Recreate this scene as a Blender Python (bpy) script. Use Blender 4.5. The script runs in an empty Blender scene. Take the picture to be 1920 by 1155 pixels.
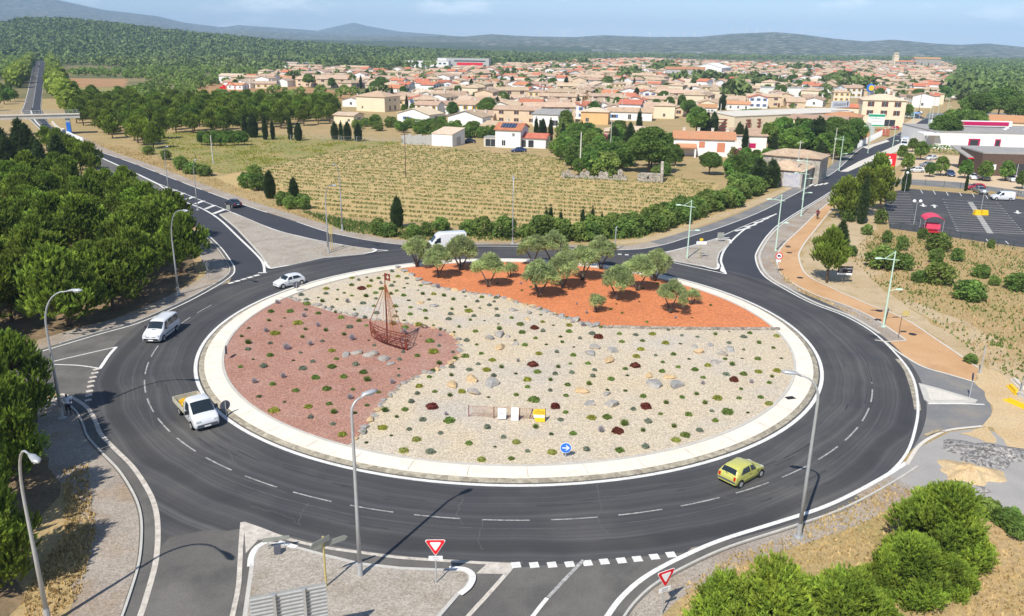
import bpy, bmesh, math, random
import numpy as np
from mathutils import Vector, Matrix, Euler
R = math.radians
rnd = random.Random(7)
rng = np.random.default_rng(11)
sc = bpy.context.scene
COL = sc.collection

# ------------------------------------------------------------------ camera
FOC = 1510.0; TH = math.atan((577.5 - 85) / FOC); ROLL = R(.75); CH = 27.0
cam = bpy.data.objects.new('camera', bpy.data.cameras.new('camera'))
COL.objects.link(cam)
cam.data.sensor_width = 36.0
cam.data.lens = 36.0 * FOC / 1920.0
cam.data.clip_start = 0.5; cam.data.clip_end = 60000
cam.matrix_world = Matrix.Translation((0, 0, CH)) @ Matrix.Rotation(R(90) - TH, 4, 'X') @ Matrix.Rotation(ROLL, 4, 'Z')
sc.camera = cam
# ------------------------------------------------------------------ sky, sun, exposure
SUN_EL, SUN_AZ = R(48.5), R(208)
w = bpy.data.worlds.new('World'); sc.world = w; w.use_nodes = True
nt = w.node_tree; nt.nodes.clear()
wo = nt.nodes.new('ShaderNodeOutputWorld'); bg = nt.nodes.new('ShaderNodeBackground')
sky = nt.nodes.new('ShaderNodeTexSky'); sky.sky_type = 'NISHITA'; sky.sun_disc = False
sky.sun_elevation = SUN_EL; sky.sun_rotation = SUN_AZ; sky.air_density = .85; sky.dust_density = .1; sky.ozone_density = 3.5
bg.inputs['Strength'].default_value = .10
# a few thin fair weather clouds low over the hills
tcw = nt.nodes.new('ShaderNodeTexCoord'); mpw = nt.nodes.new('ShaderNodeMapping'); mpw.inputs['Scale'].default_value = (9, 9, 34); mpw.inputs['Location'].default_value = (1.3, 0, .2)
nzw = nt.nodes.new('ShaderNodeTexNoise'); nzw.inputs['Scale'].default_value = 1.0; nzw.inputs['Detail'].default_value = 6; nzw.inputs['Roughness'].default_value = .6
mrw = nt.nodes.new('ShaderNodeMapRange'); mrw.inputs[1].default_value = .56; mrw.inputs[2].default_value = .68; mrw.inputs[4].default_value = .4; mxw = nt.nodes.new('ShaderNodeMix'); mxw.data_type = 'RGBA'
nt.links.new(tcw.outputs['Generated'], mpw.inputs[0]); nt.links.new(mpw.outputs[0], nzw.inputs['Vector']); nt.links.new(nzw.outputs['Fac'], mrw.inputs[0]); nt.links.new(mrw.outputs[0], mxw.inputs[0])
nt.links.new(sky.outputs[0], mxw.inputs[6]); mxw.inputs[7].default_value = (15, 15, 15.3, 1)
nt.links.new(mxw.outputs[2], bg.inputs['Color']); nt.links.new(bg.outputs[0], wo.inputs['Surface'])
sl = bpy.data.lights.new('sun', 'SUN'); sl.energy = 4.4; sl.angle = R(.5); sl.color = (1, .955, .87)
so = bpy.data.objects.new('sun', sl); COL.objects.link(so)
SD = Vector((math.sin(R(28)) * math.cos(SUN_EL), math.cos(R(28)) * math.cos(SUN_EL), -math.sin(SUN_EL)))
so.rotation_euler = SD.to_track_quat('-Z', 'Y').to_euler(); so.location = (0, 0, 80)
sc.view_settings.view_transform = 'Standard'; sc.view_settings.look = 'None'
sc.view_settings.exposure = 0.45; sc.view_settings.gamma = 1
sc.cycles.use_denoising = True
sc.cycles.max_bounces = 6; sc.cycles.transparent_max_bounces = 6; sc.cycles.volume_bounces = 0

# ------------------------------------------------------------------ geometry of the photograph: pixel (1920x1155) -> point on the ground
def ray(px, py):
    x = (px - 960) / FOC; y = -(py - 577.5) / FOC
    c, s = math.cos(ROLL), math.sin(ROLL); x, y = c * x - s * y, s * x + c * y
    return x, math.cos(TH) + y * math.sin(TH), -math.sin(TH) + y * math.cos(TH)
def G(px, py, z=0.0):
    d = ray(px, py); t = (z - CH) / d[2]
    return (d[0] * t, d[1] * t)
def PX(x, y, z=0.0):
    f = (0, math.cos(TH), -math.sin(TH)); u = (0, math.sin(TH), math.cos(TH)); v = (x, y, z - CH)
    D = v[1] * f[1] + v[2] * f[2]
    if D < .1: return (-9999, -9999)
    X = x / D; Y = (v[1] * u[1] + v[2] * u[2]) / D
    c, s = math.cos(-ROLL), math.sin(-ROLL); X, Y = c * X - s * Y, s * X + c * Y
    return 960 + FOC * X, 577.5 - FOC * Y
def GP(pts): return [G(*p) for p in pts]
def inpoly(x, y, poly):
    r = False; j = len(poly) - 1
    for i in range(len(poly)):
        (xi, yi), (xj, yj) = poly[i][:2], poly[j][:2]
        if (yi > y) != (yj > y) and x < (xj - xi) * (y - yi) / (yj - yi) + xi: r = not r
        j = i
    return r
CX, CY = -.21, 74.8     # centre of the roundabout

# ------------------------------------------------------------------ objects
def tag(o, label=None, cat=None, group=None, kind=None):
    if label: o['label'] = label
    if cat: o['category'] = cat
    if group: o['group'] = group
    if kind: o['kind'] = kind
    return o
def thing(name, label, cat, loc=(0, 0, 0), rz=0, group=None):
    o = bpy.data.objects.new(name, None); COL.objects.link(o)
    o.empty_display_size = .3
    o.location = (loc[0], loc[1], loc[2] if len(loc) > 2 else 0); o.rotation_euler = (0, 0, rz)
    return tag(o, label, cat, group)
def dup(o, loc=None, rz=None, scale=None, label=None, group=None, parent=None):
    c = o.copy(); COL.objects.link(c)
    if parent: c.parent = parent
    if loc is not None: c.location = (loc[0], loc[1], loc[2] if len(loc) > 2 else 0)
    if rz is not None: c.rotation_euler = (0, 0, rz)
    if scale is not None: c.scale = scale if hasattr(scale, '__len__') else (scale,) * 3
    if label: c['label'] = label
    if group: c['group'] = group
    for k in KIDS.get(o.name, []):
        dup(k, parent=c)
    return c
KIDS = {}
def link(name, me, parent=None, mats=()):
    for m in mats: me.materials.append(m)
    o = bpy.data.objects.new(name, me); COL.objects.link(o)
    if parent is not None:
        o.parent = parent; KIDS.setdefault(parent.name, []).append(o)
    return o
class MB:
    """collects boxes, tubes, polygons -> one mesh object"""
    def __init__(s): s.v = []; s.f = []; s.m = []
    def add(s, v, f, m=0):
        n = len(s.v); s.v += [tuple(p) for p in v]; s.f += [tuple(i + n for i in q) for q in f]; s.m += [m] * len(f); return s
    def box(s, c, d, rz=0, m=0, taper=1.0, rot=None):
        x, y, z = d[0] / 2, d[1] / 2, d[2] / 2
        v = [(-x, -y, -z), (x, -y, -z), (x, y, -z), (-x, y, -z), (-x * taper, -y * taper, z), (x * taper, -y * taper, z), (x * taper, y * taper, z), (-x * taper, y * taper, z)]
        M = rot if rot is not None else Matrix.Rotation(rz, 3, 'Z')
        v = [M @ Vector(p) + Vector(c) for p in v]
        return s.add(v, [(0, 3, 2, 1), (4, 5, 6, 7), (0, 1, 5, 4), (1, 2, 6, 5), (2, 3, 7, 6), (3, 0, 4, 7)], m)
    def tube(s, pts, r, n=6, m=0, cap=True):
        pts = [Vector(p) for p in pts]; r = r if hasattr(r, '__len__') else [r] * len(pts); v = []; f = []
        ref = None
        for i, p in enumerate(pts):
            t = (pts[min(i + 1, len(pts) - 1)] - pts[max(i - 1, 0)])
            t = t.normalized() if t.length > 1e-9 else Vector((0, 0, 1))
            if ref is None: ref = Vector((1, 0, 0)) if abs(t.x) < .8 else Vector((0, 1, 0))
            a = t.cross(ref).normalized(); b = t.cross(a); ref = -b if False else a.cross(t)
            for k in range(n):
                q = 2 * math.pi * k / n; v.append(p + (a * math.cos(q) + b * math.sin(q)) * r[i])
        for i in range(len(pts) - 1):
            for k in range(n):
                f.append((i * n + k, i * n + (k + 1) % n, (i + 1) * n + (k + 1) % n, (i + 1) * n + k))
        if cap: f += [tuple(range(n))[::-1], tuple(range((len(pts) - 1) * n, len(pts) * n))]
        return s.add(v, f, m)
    def prism(s, poly, z0, z1, m=0, mt=None):
        n = len(poly); v = [(p[0], p[1], z0) for p in poly] + [(p[0], p[1], z1) for p in poly]
        s.add(v, [(i, (i + 1) % n, n + (i + 1) % n, n + i) for i in range(n)], m)
        s.add(v[n:], [tuple(range(n))], m if mt is None else mt); return s
    def extr(s, poly, M, t, m=0):
        """polygon in local xy, thickness t along local z, placed by matrix M"""
        n = len(poly); v = [M @ Vector((p[0], p[1], -t / 2)) for p in poly] + [M @ Vector((p[0], p[1], t / 2)) for p in poly]
        return s.add(v, [tuple(range(n))[::-1], tuple(range(n, 2 * n))] + [(i, (i + 1) % n, n + (i + 1) % n, n + i) for i in range(n)], m)
    def disc(s, c, ax, r, t, n=20, m=0):
        c = Vector(c); ax = Vector(ax).normalized(); return s.tube([c - ax * t / 2, c + ax * t / 2], r, n, m)
    def mesh(s, name, smooth=False):
        me = bpy.data.meshes.new(name); me.from_pydata(s.v, [], s.f); me.polygons.foreach_set('material_index', s.m)
        if smooth: me.polygons.foreach_set('use_smooth', [True] * len(me.polygons))
        return me
    def obj(s, name, mats, parent=None, smooth=False, fix=True):
        me = s.mesh(name, smooth)
        if fix:
            b = bmesh.new(); b.from_mesh(me); bmesh.ops.recalc_face_normals(b, faces=b.faces); b.to_mesh(me); b.free()
        return link(name, me, parent, mats if isinstance(mats, (list, tuple)) else [mats])
def npmesh(name, V, F, tint=None, mi=None):
    me = bpy.data.meshes.new(name); V = np.asarray(V, np.float32); F = np.asarray(F, np.int32); k = F.shape[1]
    me.vertices.add(len(V)); me.vertices.foreach_set('co', V.ravel())
    me.loops.add(F.size); me.loops.foreach_set('vertex_index', F.ravel())
    me.polygons.add(len(F)); me.polygons.foreach_set('loop_start', np.arange(0, F.size, k, dtype=np.int32))
    if mi is not None: me.polygons.foreach_set('material_index', np.asarray(mi, np.int32))
    me.update(calc_edges=True)
    if tint is not None:
        a = me.attributes.new('tint', 'FLOAT', 'POINT'); a.data.foreach_set('value', np.asarray(tint, np.float32))
    return me
# ------------------------------------------------------------------ materials
def mat(name, c1, c2=None, sc1=.3, det=5, c3=None, sc3=8., a3=.4, rough=.9, spec=.25, metal=0., rand=0., tint=False, trans=0., bump=0., bsc=20., voro=None, vamt=.5, lo=.35, hi=.65, coat=0., grain=0., gsc=30., wear=None, alpha=None):
    m = bpy.data.materials.new(name); m.use_nodes = True; t = m.node_tree; N = t.nodes; L = t.links
    p = N['Principled BSDF']; p.inputs['Roughness'].default_value = rough; p.inputs['Metallic'].default_value = metal
    p.inputs['Specular IOR Level'].default_value = spec; p.inputs['Coat Weight'].default_value = coat
    tc = N.new('ShaderNodeTexCoord').outputs['Object']
    def noise(s, d=4, r=.6):
        n = N.new('ShaderNodeTexNoise'); n.inputs['Scale'].default_value = s; n.inputs['Detail'].default_value = d; n.inputs['Roughness'].default_value = r
        L.new(tc, n.inputs['Vector']); return n.outputs['Fac']
    def ramp(x, a, b, v0=0., v1=1.):
        r = N.new('ShaderNodeMapRange'); r.inputs[1].default_value = a; r.inputs[2].default_value = b; r.inputs[3].default_value = v0; r.inputs[4].default_value = v1
        L.new(x, r.inputs[0]); return r.outputs[0]
    def mixc(f, a, b):
        x = N.new('ShaderNodeMix'); x.data_type = 'RGBA'
        if isinstance(f, float): x.inputs[0].default_value = f
        else: L.new(f, x.inputs[0])
        for i, q in ((6, a), (7, b)):
            if isinstance(q, tuple): x.inputs[i].default_value = (*q, 1)
            else: L.new(q, x.inputs[i])
        return x.outputs[2]
    def mul(c, f):
        x = N.new('ShaderNodeMix'); x.data_type = 'RGBA'; x.blend_type = 'MULTIPLY'; x.inputs[0].default_value = 1
        L.new(c, x.inputs[6]); L.new(f, x.inputs[7]); return x.outputs[2]
    rgb = N.new('ShaderNodeRGB'); rgb.outputs[0].default_value = (*c1, 1); col = rgb.outputs[0]
    if c2: col = mixc(ramp(noise(sc1, det), lo, hi), col, c2)
    if c3: col = mixc(ramp(noise(sc3, 4), .5, .72, 0, a3), col, c3)
    if voro:
        v = N.new('ShaderNodeTexVoronoi'); v.inputs['Scale'].default_value = voro; L.new(tc, v.inputs['Vector'])
        s_ = N.new('ShaderNodeSeparateColor'); L.new(v.outputs['Color'], s_.inputs[0])
        col = mul(col, ramp(s_.outputs[0], 0, 1, 1 - vamt, 1 + vamt))
    if grain: col = mul(col, ramp(noise(gsc, 2, .8), .3, .7, 1 - grain, 1 + grain))
    if wear:
        for (sx, amt, lo_, hi_) in wear:     # rings of tyre polish and dust round the roundabout
            sep = N.new('ShaderNodeVectorMath'); sep.operation = 'SUBTRACT'; sep.inputs[1].default_value = (CX, CY, 0); L.new(tc, sep.inputs[0])
            ln = N.new('ShaderNodeVectorMath'); ln.operation = 'LENGTH'; L.new(sep.outputs[0], ln.inputs[0])
            wob = N.new('ShaderNodeMath'); wob.operation = 'MULTIPLY_ADD'; L.new(noise(.06, 2), wob.inputs[0]); wob.inputs[1].default_value = 3.; L.new(ln.outputs['Value'], wob.inputs[2])
            n1 = N.new('ShaderNodeTexNoise'); n1.noise_dimensions = '1D'; n1.inputs['Scale'].default_value = sx; n1.inputs['Detail'].default_value = 5; n1.inputs['Roughness'].default_value = .65
            L.new(wob.outputs[0], n1.inputs['W']); col = mul(col, ramp(n1.outputs['Fac'], .25, .75, lo_, hi_))
    if tint:
        a = N.new('ShaderNodeAttribute'); a.attribute_name = 'tint'; col = mul(col, a.outputs['Fac'])
    if rand:
        o = N.new('ShaderNodeObjectInfo'); h = N.new('ShaderNodeHueSaturation')
        L.new(ramp(o.outputs['Random'], 0, 1, 1 - rand, 1 + rand), h.inputs['Value'])
        r2 = N.new('ShaderNodeMath'); r2.operation = 'FRACT'; r3 = N.new('ShaderNodeMath'); r3.operation = 'MULTIPLY'; r3.inputs[1].default_value = 17.3
        L.new(o.outputs['Random'], r3.inputs[0]); L.new(r3.outputs[0], r2.inputs[0])
        L.new(ramp(r2.outputs[0], 0, 1, .5 - rand * .07, .5 + rand * .07), h.inputs['Hue']); L.new(col, h.inputs['Color']); col = h.outputs[0]
    L.new(col, p.inputs['Base Color'])
    if bump:
        b = N.new('ShaderNodeBump'); b.inputs['Strength'].default_value = bump; b.inputs['Distance'].default_value = .05
        L.new(noise(bsc, 4, .7), b.inputs['Height']); L.new(b.outputs[0], p.inputs['Normal'])
    if trans:
        tr = N.new('ShaderNodeBsdfTranslucent'); ms = N.new('ShaderNodeMixShader'); ms.inputs[0].default_value = trans
        L.new(col, tr.inputs['Color']); L.new(p.outputs[0], ms.inputs[1]); L.new(tr.outputs[0], ms.inputs[2]); L.new(ms.outputs[0], N['Material Output'].inputs['Surface'])
    return m
def S(r, g, b):
    """sRGB byte colour -> linear"""
    return tuple(((c / 255) / 12.92 if c < 11 else ((c / 255 + .055) / 1.055) ** 2.4) for c in (r, g, b))
M = {}
def mk(k, *a, **kw): M[k] = mat(k, *a, **kw); return M[k]
mk('dry_grass_ground', (.42, .295, .15), (.35, .265, .12), .09, c3=(.20, .20, .06), sc3=.3, a3=.5, grain=.25, gsc=3., bump=.5, bsc=4)
mk('field_grass', (.33, .255, .10), (.21, .22, .065), .12, c3=(.37, .25, .11), sc3=.5, a3=.5, grain=.25, gsc=2.5)
mk('soil', (.46, .325, .14), (.50, .365, .17), .12, c3=(.33, .28, .10), sc3=.12, a3=.5, grain=.18, gsc=2.)
mk('red_soil', (.36, .19, .085), (.42, .25, .12), .05, c3=(.2, .17, .06), sc3=.1, a3=.5, grain=.15, gsc=1.)
mk('pine_litter', (.17, .115, .07), (.25, .175, .10), .4, c3=(.10, .10, .04), sc3=.5, a3=.6, grain=.25, gsc=4.)
mk('bare_earth', (.44, .33, .19), (.50, .39, .25), .15, c3=(.30, .23, .10), sc3=.5, a3=.6, grain=.2, gsc=5., bump=.5, bsc=6)
mk('verge_gravel', (.30, .255, .215), (.38, .33, .275), .25, c3=(.30, .19, .095), sc3=.28, a3=.6, voro=12., vamt=.25, grain=.2, gsc=14., bump=.4, bsc=18)
mk('island_gravel', (.34, .30, .25), (.40, .355, .30), .3, c3=(.22, .16, .10), sc3=.5, a3=.45, voro=11., vamt=.22, grain=.22, gsc=12., bump=.4, bsc=18)
mk('beige_gravel', (.535, .46, .355), (.55, .45, .31), .09, c3=(.44, .405, .37), sc3=.12, a3=.7, voro=13., vamt=.32, grain=.22, gsc=16., bump=.6, bsc=14)
mk('maroon_gravel', (.36, .185, .135), (.40, .22, .165), .2, c3=(.44, .30, .24), sc3=.35, a3=.4, voro=13., vamt=.36, grain=.25, gsc=11., bump=.9, bsc=10)
mk('orange_gravel', (.60, .21, .085), (.54, .185, .075), .25, voro=6.5, vamt=.2, grain=.16, gsc=12., bump=.6, bsc=12)
mk('asphalt_ring', (.055, .054, .058), (.068, .066, .066), .12, grain=.16, gsc=22., rough=.8, spec=.35, wear=[(.9, 1, .62, 1.42), (4., 1, .85, 1.15)], c3=(.12, .113, .103), sc3=.07, a3=.7)
mk('asphalt_new', (.040, .041, .050), (.050, .050, .058), .2, grain=.14, gsc=22., rough=.75, spec=.4)
mk('asphalt_stain', (.04, .04, .043), (.065, .064, .066), .8, rough=.7)
mk('asphalt_old', (.115, .108, .10), (.16, .15, .135), .25, grain=.18, gsc=16., rough=.9, c3=(.075, .072, .07), sc3=.4, a3=.7)
mk('asphalt_grey', (.17, .17, .175), (.22, .215, .21), .3, grain=.14, gsc=14., c3=(.30, .25, .18), sc3=.3, a3=.5)
mk('asphalt_pale', (.31, .295, .28), (.37, .35, .325), .3, grain=.14, gsc=14.)
mk('apron', (.80, .72, .61), (.76, .67, .56), .25, c3=(.50, .44, .36), sc3=1.3, a3=.35, grain=.06, gsc=8.)
mk('apron_pink', (.78, .66, .55), (.74, .60, .49), .3, grain=.06, gsc=8.)
mk('sett', (.30, .265, .20), (.36, .32, .25), 2., voro=3., vamt=.3, grain=.2, gsc=9.)
mk('concrete', (.46, .44, .40), (.54, .51, .46), 1., grain=.12, gsc=9.)
mk('pale_concrete', (.58, .54, .47), (.64, .59, .52), .6, grain=.1, gsc=6.)
mk('white_paint', (.78, .77, .73), (.66, .64, .60), 1.5, det=6, rough=.7, c3=(.33, .32, .30), sc3=6., a3=.5)
mk('worn_paint', (.46, .45, .43), (.26, .25, .245), 2.5, det=6, rough=.8, c3=(.12, .12, .12), sc3=5., a3=.7)
mk('faint_paint', (.15, .147, .143), (.09, .09, .09), 1.5, det=6, rough=.85)
mk('old_paint', (.62, .57, .50), (.47, .42, .36), 2., det=6, rough=.85, c3=(.25, .22, .2), sc3=3., a3=.6)
mk('ochre_path', (.50, .295, .145), (.56, .345, .185), .2, c3=(.36, .19, .085), sc3=.25, a3=.5, grain=.1, gsc=6.)
mk('sand', (.52, .37, .20), (.58, .44, .26), .4, c3=(.38, .29, .18), sc3=.8, a3=.4, grain=.2, gsc=6., bump=.6, bsc=5)
mk('grey_stones', (.21, .20, .195), (.29, .27, .25), 1., voro=7., vamt=.6, grain=.2, gsc=9., bump=.8, bsc=8)
mk('tan_lot', (.56, .42, .27), (.60, .46, .31), .1, grain=.1, gsc=4.)
mk('far_scrub', (.10, .115, .04), (.20, .17, .07), .012, c3=(.29, .21, .10), sc3=.006, a3=.7, grain=.25, gsc=.25)
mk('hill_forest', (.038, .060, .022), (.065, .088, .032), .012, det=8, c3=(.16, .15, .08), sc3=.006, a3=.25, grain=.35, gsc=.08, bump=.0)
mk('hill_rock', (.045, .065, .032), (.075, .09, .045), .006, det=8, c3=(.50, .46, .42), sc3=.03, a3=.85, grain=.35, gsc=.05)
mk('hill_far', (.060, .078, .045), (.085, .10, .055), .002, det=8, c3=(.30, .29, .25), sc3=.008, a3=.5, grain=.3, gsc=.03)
# foliage
def leaf(k, c, c2, rand=.18, tr=.46): return mk(k, c, c2, 1.1, rough=.75, spec=.15, tint=True, rand=rand, trans=tr)
leaf('pine_leaf', (0.32, 0.4, 0.065), (0.2, 0.29, 0.05))
leaf('young_pine_leaf', (0.36, 0.45, 0.06), (0.22, 0.33, 0.05), .1)
leaf('dark_leaf', (0.085, 0.13, 0.045), (0.11, 0.155, 0.055))
leaf('broad_leaf', (0.2, 0.31, 0.06), (0.15, 0.25, 0.055), .28)
leaf('stone_pine_leaf', (0.19, 0.29, 0.06), (0.14, 0.23, 0.055), .12)
leaf('olive_leaf', (0.5, 0.56, 0.26), (0.36, 0.44, 0.18), .1)
leaf('bush_leaf', (0.19, 0.29, 0.065), (0.24, 0.32, 0.08), .25)
leaf('hedge_leaf', (0.19, 0.31, 0.06), (0.15, 0.26, 0.055), .2)
leaf('vine_leaf', (.19, .26, .045), (.13, .19, .035), .2)
leaf('pink_flower', (.55, .08, .18), (.45, .10, .2), .1)
leaf('far_leaf', (0.135, 0.195, 0.06), (0.17, 0.225, 0.07), .1, .15)
leaf('straw', (0.6, 0.45, 0.23), (0.52, 0.38, 0.18), .1, .2)
leaf('cushion_green', (0.25, 0.33, 0.085), (0.18, 0.27, 0.065), .22)
leaf('cushion_grey', (0.3, 0.34, 0.25), (0.24, 0.28, 0.21), .15)
leaf('cushion_lime', (0.42, 0.42, 0.07), (0.34, 0.37, 0.07), .12)
leaf('cushion_maroon', (0.16, 0.042, 0.026), (0.12, 0.03, 0.02), .1, .1)
leaf('lavender_leaf', (0.62, 0.55, 0.64), (0.46, 0.46, 0.38), .1)
leaf('white_petal', (.6, .62, .4), (.3, .38, .08), .1)
mk('bark', (.17, .12, .085), (.11, .08, .06), 3., grain=.3, gsc=8.)
mk('olive_bark', (.14, .115, .09), (.09, .075, .06), 4., grain=.3, gsc=10.)
mk('stone', (.36, .33, .29), (.25, .24, .23), 1.2, c3=(.45, .30, .15), sc3=1.2, a3=.75, grain=.2, gsc=6., bump=.8, bsc=5)
mk('grey_stone', (.27, .26, .25), (.36, .345, .32), 1.2, c3=(.42, .33, .2), sc3=1.6, a3=.6, grain=.22, gsc=6., bump=.8, bsc=5)
mk('ochre_stone', (.52, .36, .18), (.46, .37, .26), 1.2, c3=(.55, .28, .10), sc3=1.5, a3=.7, grain=.2, gsc=6., bump=.8, bsc=5)
mk('dry_stone_wall', (.30, .27, .23), (.38, .34, .28), 2., voro=3.5, vamt=.4, grain=.2, gsc=9., bump=1., bsc=6)
# metals, paints, glass
mk('galvanised', (.50, .51, .52), (.44, .45, .46), 3., rough=.45, metal=.35, spec=.5)
mk('lamp_glass', (.62, .66, .70), rough=.2, spec=.6)
mk('green_metal', (.52, .68, .56), (.48, .63, .52), 2., rough=.45)
mk('rust', (.21, .045, .028), (.15, .034, .022), 3., rough=.7)
mk('rust_thin', (.36, .14, .05), (.27, .09, .04), 3., rough=.7)
mk('sign_white', (.82, .82, .82), rough=.5)
mk('sign_red', (.70, .02, .03), rough=.45)
mk('sign_blue', (.03, .17, .62), rough=.45)
mk('sign_yellow', (.80, .52, .03), rough=.5)
mk('sign_black', (.02, .018, .03), rough=.5)
mk('sign_ink', (.10, .08, .16), rough=.6)
mk('sign_pink', (.62, .25, .38), rough=.6)
mk('sign_green', (.02, .32, .16), rough=.6)
mk('sign_back', (.30, .31, .27), (.35, .36, .32), 2., rough=.5, metal=.2)
mk('yellow_pole', (.52, .42, .16), (.46, .37, .14), 2., rough=.6)
mk('car_white', (.66, .67, .69), rough=.28, spec=.5, coat=.6)
mk('car_yellow', (.50, .49, .12), rough=.3, spec=.5, coat=.6)
mk('car_black', (.014, .016, .028), rough=.25, spec=.5, coat=.8)
mk('car_red', (.45, .02, .035), rough=.3, spec=.5, coat=.6)
mk('car_silver', (.42, .43, .44), rough=.3, metal=.6, coat=.4)
mk('car_blue', (.03, .06, .16), rough=.3, coat=.6)
mk('car_glass', (.018, .026, .032), rough=.08, spec=.7)
mk('tyre', (.018, .018, .018), rough=.85)
mk('rim', (.55, .56, .57), rough=.35, metal=.6)
mk('black_plastic', (.03, .03, .034), rough=.6)
mk('grey_plastic', (.10, .105, .13), rough=.55)
mk('tail_red', (.55, .015, .01), rough=.25)
mk('head_lamp', (.66, .68, .70), rough=.12, spec=.7)
mk('wood_bed', (.40, .33, .22), (.30, .25, .17), 3., rough=.8)
mk('bed_side', (.55, .52, .42), (.45, .42, .33), 2., rough=.6)
mk('orange_cargo', (.70, .42, .02), rough=.6)
mk('pink_canvas', (.70, .075, .14), (.62, .06, .12), 1., rough=.7)
mk('yellow_block', (.78, .50, .02), rough=.6)
mk('globe', (.86, .86, .86), rough=.3)
# buildings
mk('wall_white', (.80, .79, .77), (.74, .73, .70), .4, grain=.05, gsc=3.)
mk('wall_cream', (.74, .64, .47), (.70, .60, .43), .4, grain=.05, gsc=3.)
mk('wall_tan', (.66, .52, .36), (.60, .47, .33), .4, grain=.05, gsc=3.)
mk('wall_pink', (.70, .50, .41), (.66, .46, .38), .4, grain=.05, gsc=3.)
mk('wall_ochre', (.72, .47, .22), (.66, .42, .2), .4, grain=.05, gsc=3.)
mk('wall_stone', (.42, .38, .32), (.34, .31, .27), 1., voro=2.5, vamt=.3, grain=.2, gsc=4.)
mk('wall_grey', (.40, .40, .40), (.46, .45, .43), .5, grain=.1, gsc=3.)
def roof(k, c, c2, c3):
    m = mat(k, c, c2, .5, c3=c3, sc3=1.2, a3=.6, grain=.2, gsc=3., rand=.16); M[k] = m
    N = m.node_tree.nodes; L = m.node_tree.links; tcn = N.new('ShaderNodeTexCoord'); wv = N.new('ShaderNodeTexWave'); wv.inputs['Scale'].default_value = 1.6; wv.inputs['Distortion'].default_value = .6
    L.new(tcn.outputs['Object'], wv.inputs['Vector']); b = N.new('ShaderNodeBump'); b.inputs['Strength'].default_value = .55; b.inputs['Distance'].default_value = .06
    L.new(wv.outputs['Fac'], b.inputs['Height']); L.new(b.outputs[0], N['Principled BSDF'].inputs['Normal']); return m
roof('roof_tan', (.56, .42, .29), (.47, .34, .235), (.34, .24, .17))
roof('roof_brown', (.44, .30, .21), (.50, .345, .245), (.26, .18, .13))
roof('roof_orange', (.55, .25, .12), (.50, .27, .15), (.42, .24, .15))
roof('roof_red', (.48, .15, .085), (.54, .22, .12), (.38, .17, .11))
roof('roof_pale', (.64, .50, .37), (.57, .44, .32), (.46, .35, .26))
mk('window_dark', (.035, .04, .05), rough=.15, spec=.6)
mk('shutter_brown', (.14, .045, .025), rough=.6)
mk('shutter_orange', (.60, .24, .14), (.52, .21, .12), 2., rough=.6)
mk('shutter_blue', (.10, .20, .48), rough=.6)
mk('shutter_yellow', (.62, .38, .05), rough=.6)
mk('solar', (.03, .05, .10), rough=.2, spec=.6)
mk('flat_roof', (.30, .29, .28), (.36, .34, .32), .3, grain=.1, gsc=2.)
mk('dark_wood', (.10, .065, .05), (.13, .085, .065), 2., grain=.2, gsc=5.)
mk('magenta', (.45, .01, .09), rough=.5)
mk('block_wall', (.38, .37, .35), (.43, .42, .40), 1., grain=.12, gsc=3.)
mk('skin', (.14, .075, .05), rough=.6)
mk('cloth_white', (.70, .72, .82), rough=.9)
mk('cloth_dark', (.035, .035, .05), rough=.9)
mk('cloth_maroon', (.14, .02, .03), rough=.9)
mk('hair', (.015, .012, .01), rough=.8)
# ================================================================== THE SETTING: ground, roads, islands, markings
def smooth(pts, n=6):
    P = [Vector((p[0], p[1])) for p in pts]; out = []
    for i in range(len(P) - 1):
        a = P[max(i - 1, 0)]; b = P[i]; c = P[i + 1]; d = P[min(i + 2, len(P) - 1)]
        for k in range(n):
            t = k / n; out.append(.5 * ((2 * b) + (c - a) * t + (2 * a - 5 * b + 4 * c - d) * t * t + (3 * b - a - 3 * c + d) * t ** 3))
    out.append(P[-1]); return [(p.x, p.y) for p in out]
def rag(poly, step=1.2, amp=.35):
    out = []
    for i in range(len(poly)):
        a = Vector(poly[i][:2]); b = Vector(poly[(i + 1) % len(poly)][:2]); L_ = (b - a).length; n = max(1, min(80, int(L_ / step))); nn = Vector((-(b - a).y, (b - a).x)).normalized() if L_ > 0 else Vector((0, 0))
        for k in range(n):
            p = a.lerp(b, k / n) + nn * rnd.uniform(-amp, amp); out.append((p.x, p.y))
    return out
def tri(name, poly, z, m):
    from mathutils.geometry import tessellate_polygon
    f = tessellate_polygon([[Vector((p[0], p[1], 0)) for p in poly]])
    me = bpy.data.meshes.new(name); me.from_pydata([(p[0], p[1], z) for p in poly], [], [tuple(q) for q in f])
    b = bmesh.new(); b.from_mesh(me); bmesh.ops.recalc_face_normals(b, faces=b.faces)
    for q in b.faces:
        if q.normal.z < 0: q.normal_flip()
    b.to_mesh(me); b.free(); return link(name, me, None, [M[m]])
def sheet(name, poly, z, m, ragged=0, kind='structure', px=True):
    p = GP(poly) if px else poly
    if ragged: p = rag(p, ragged * 3, ragged)
    return tag(tri(name, p, z, m), kind=kind)
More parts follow.
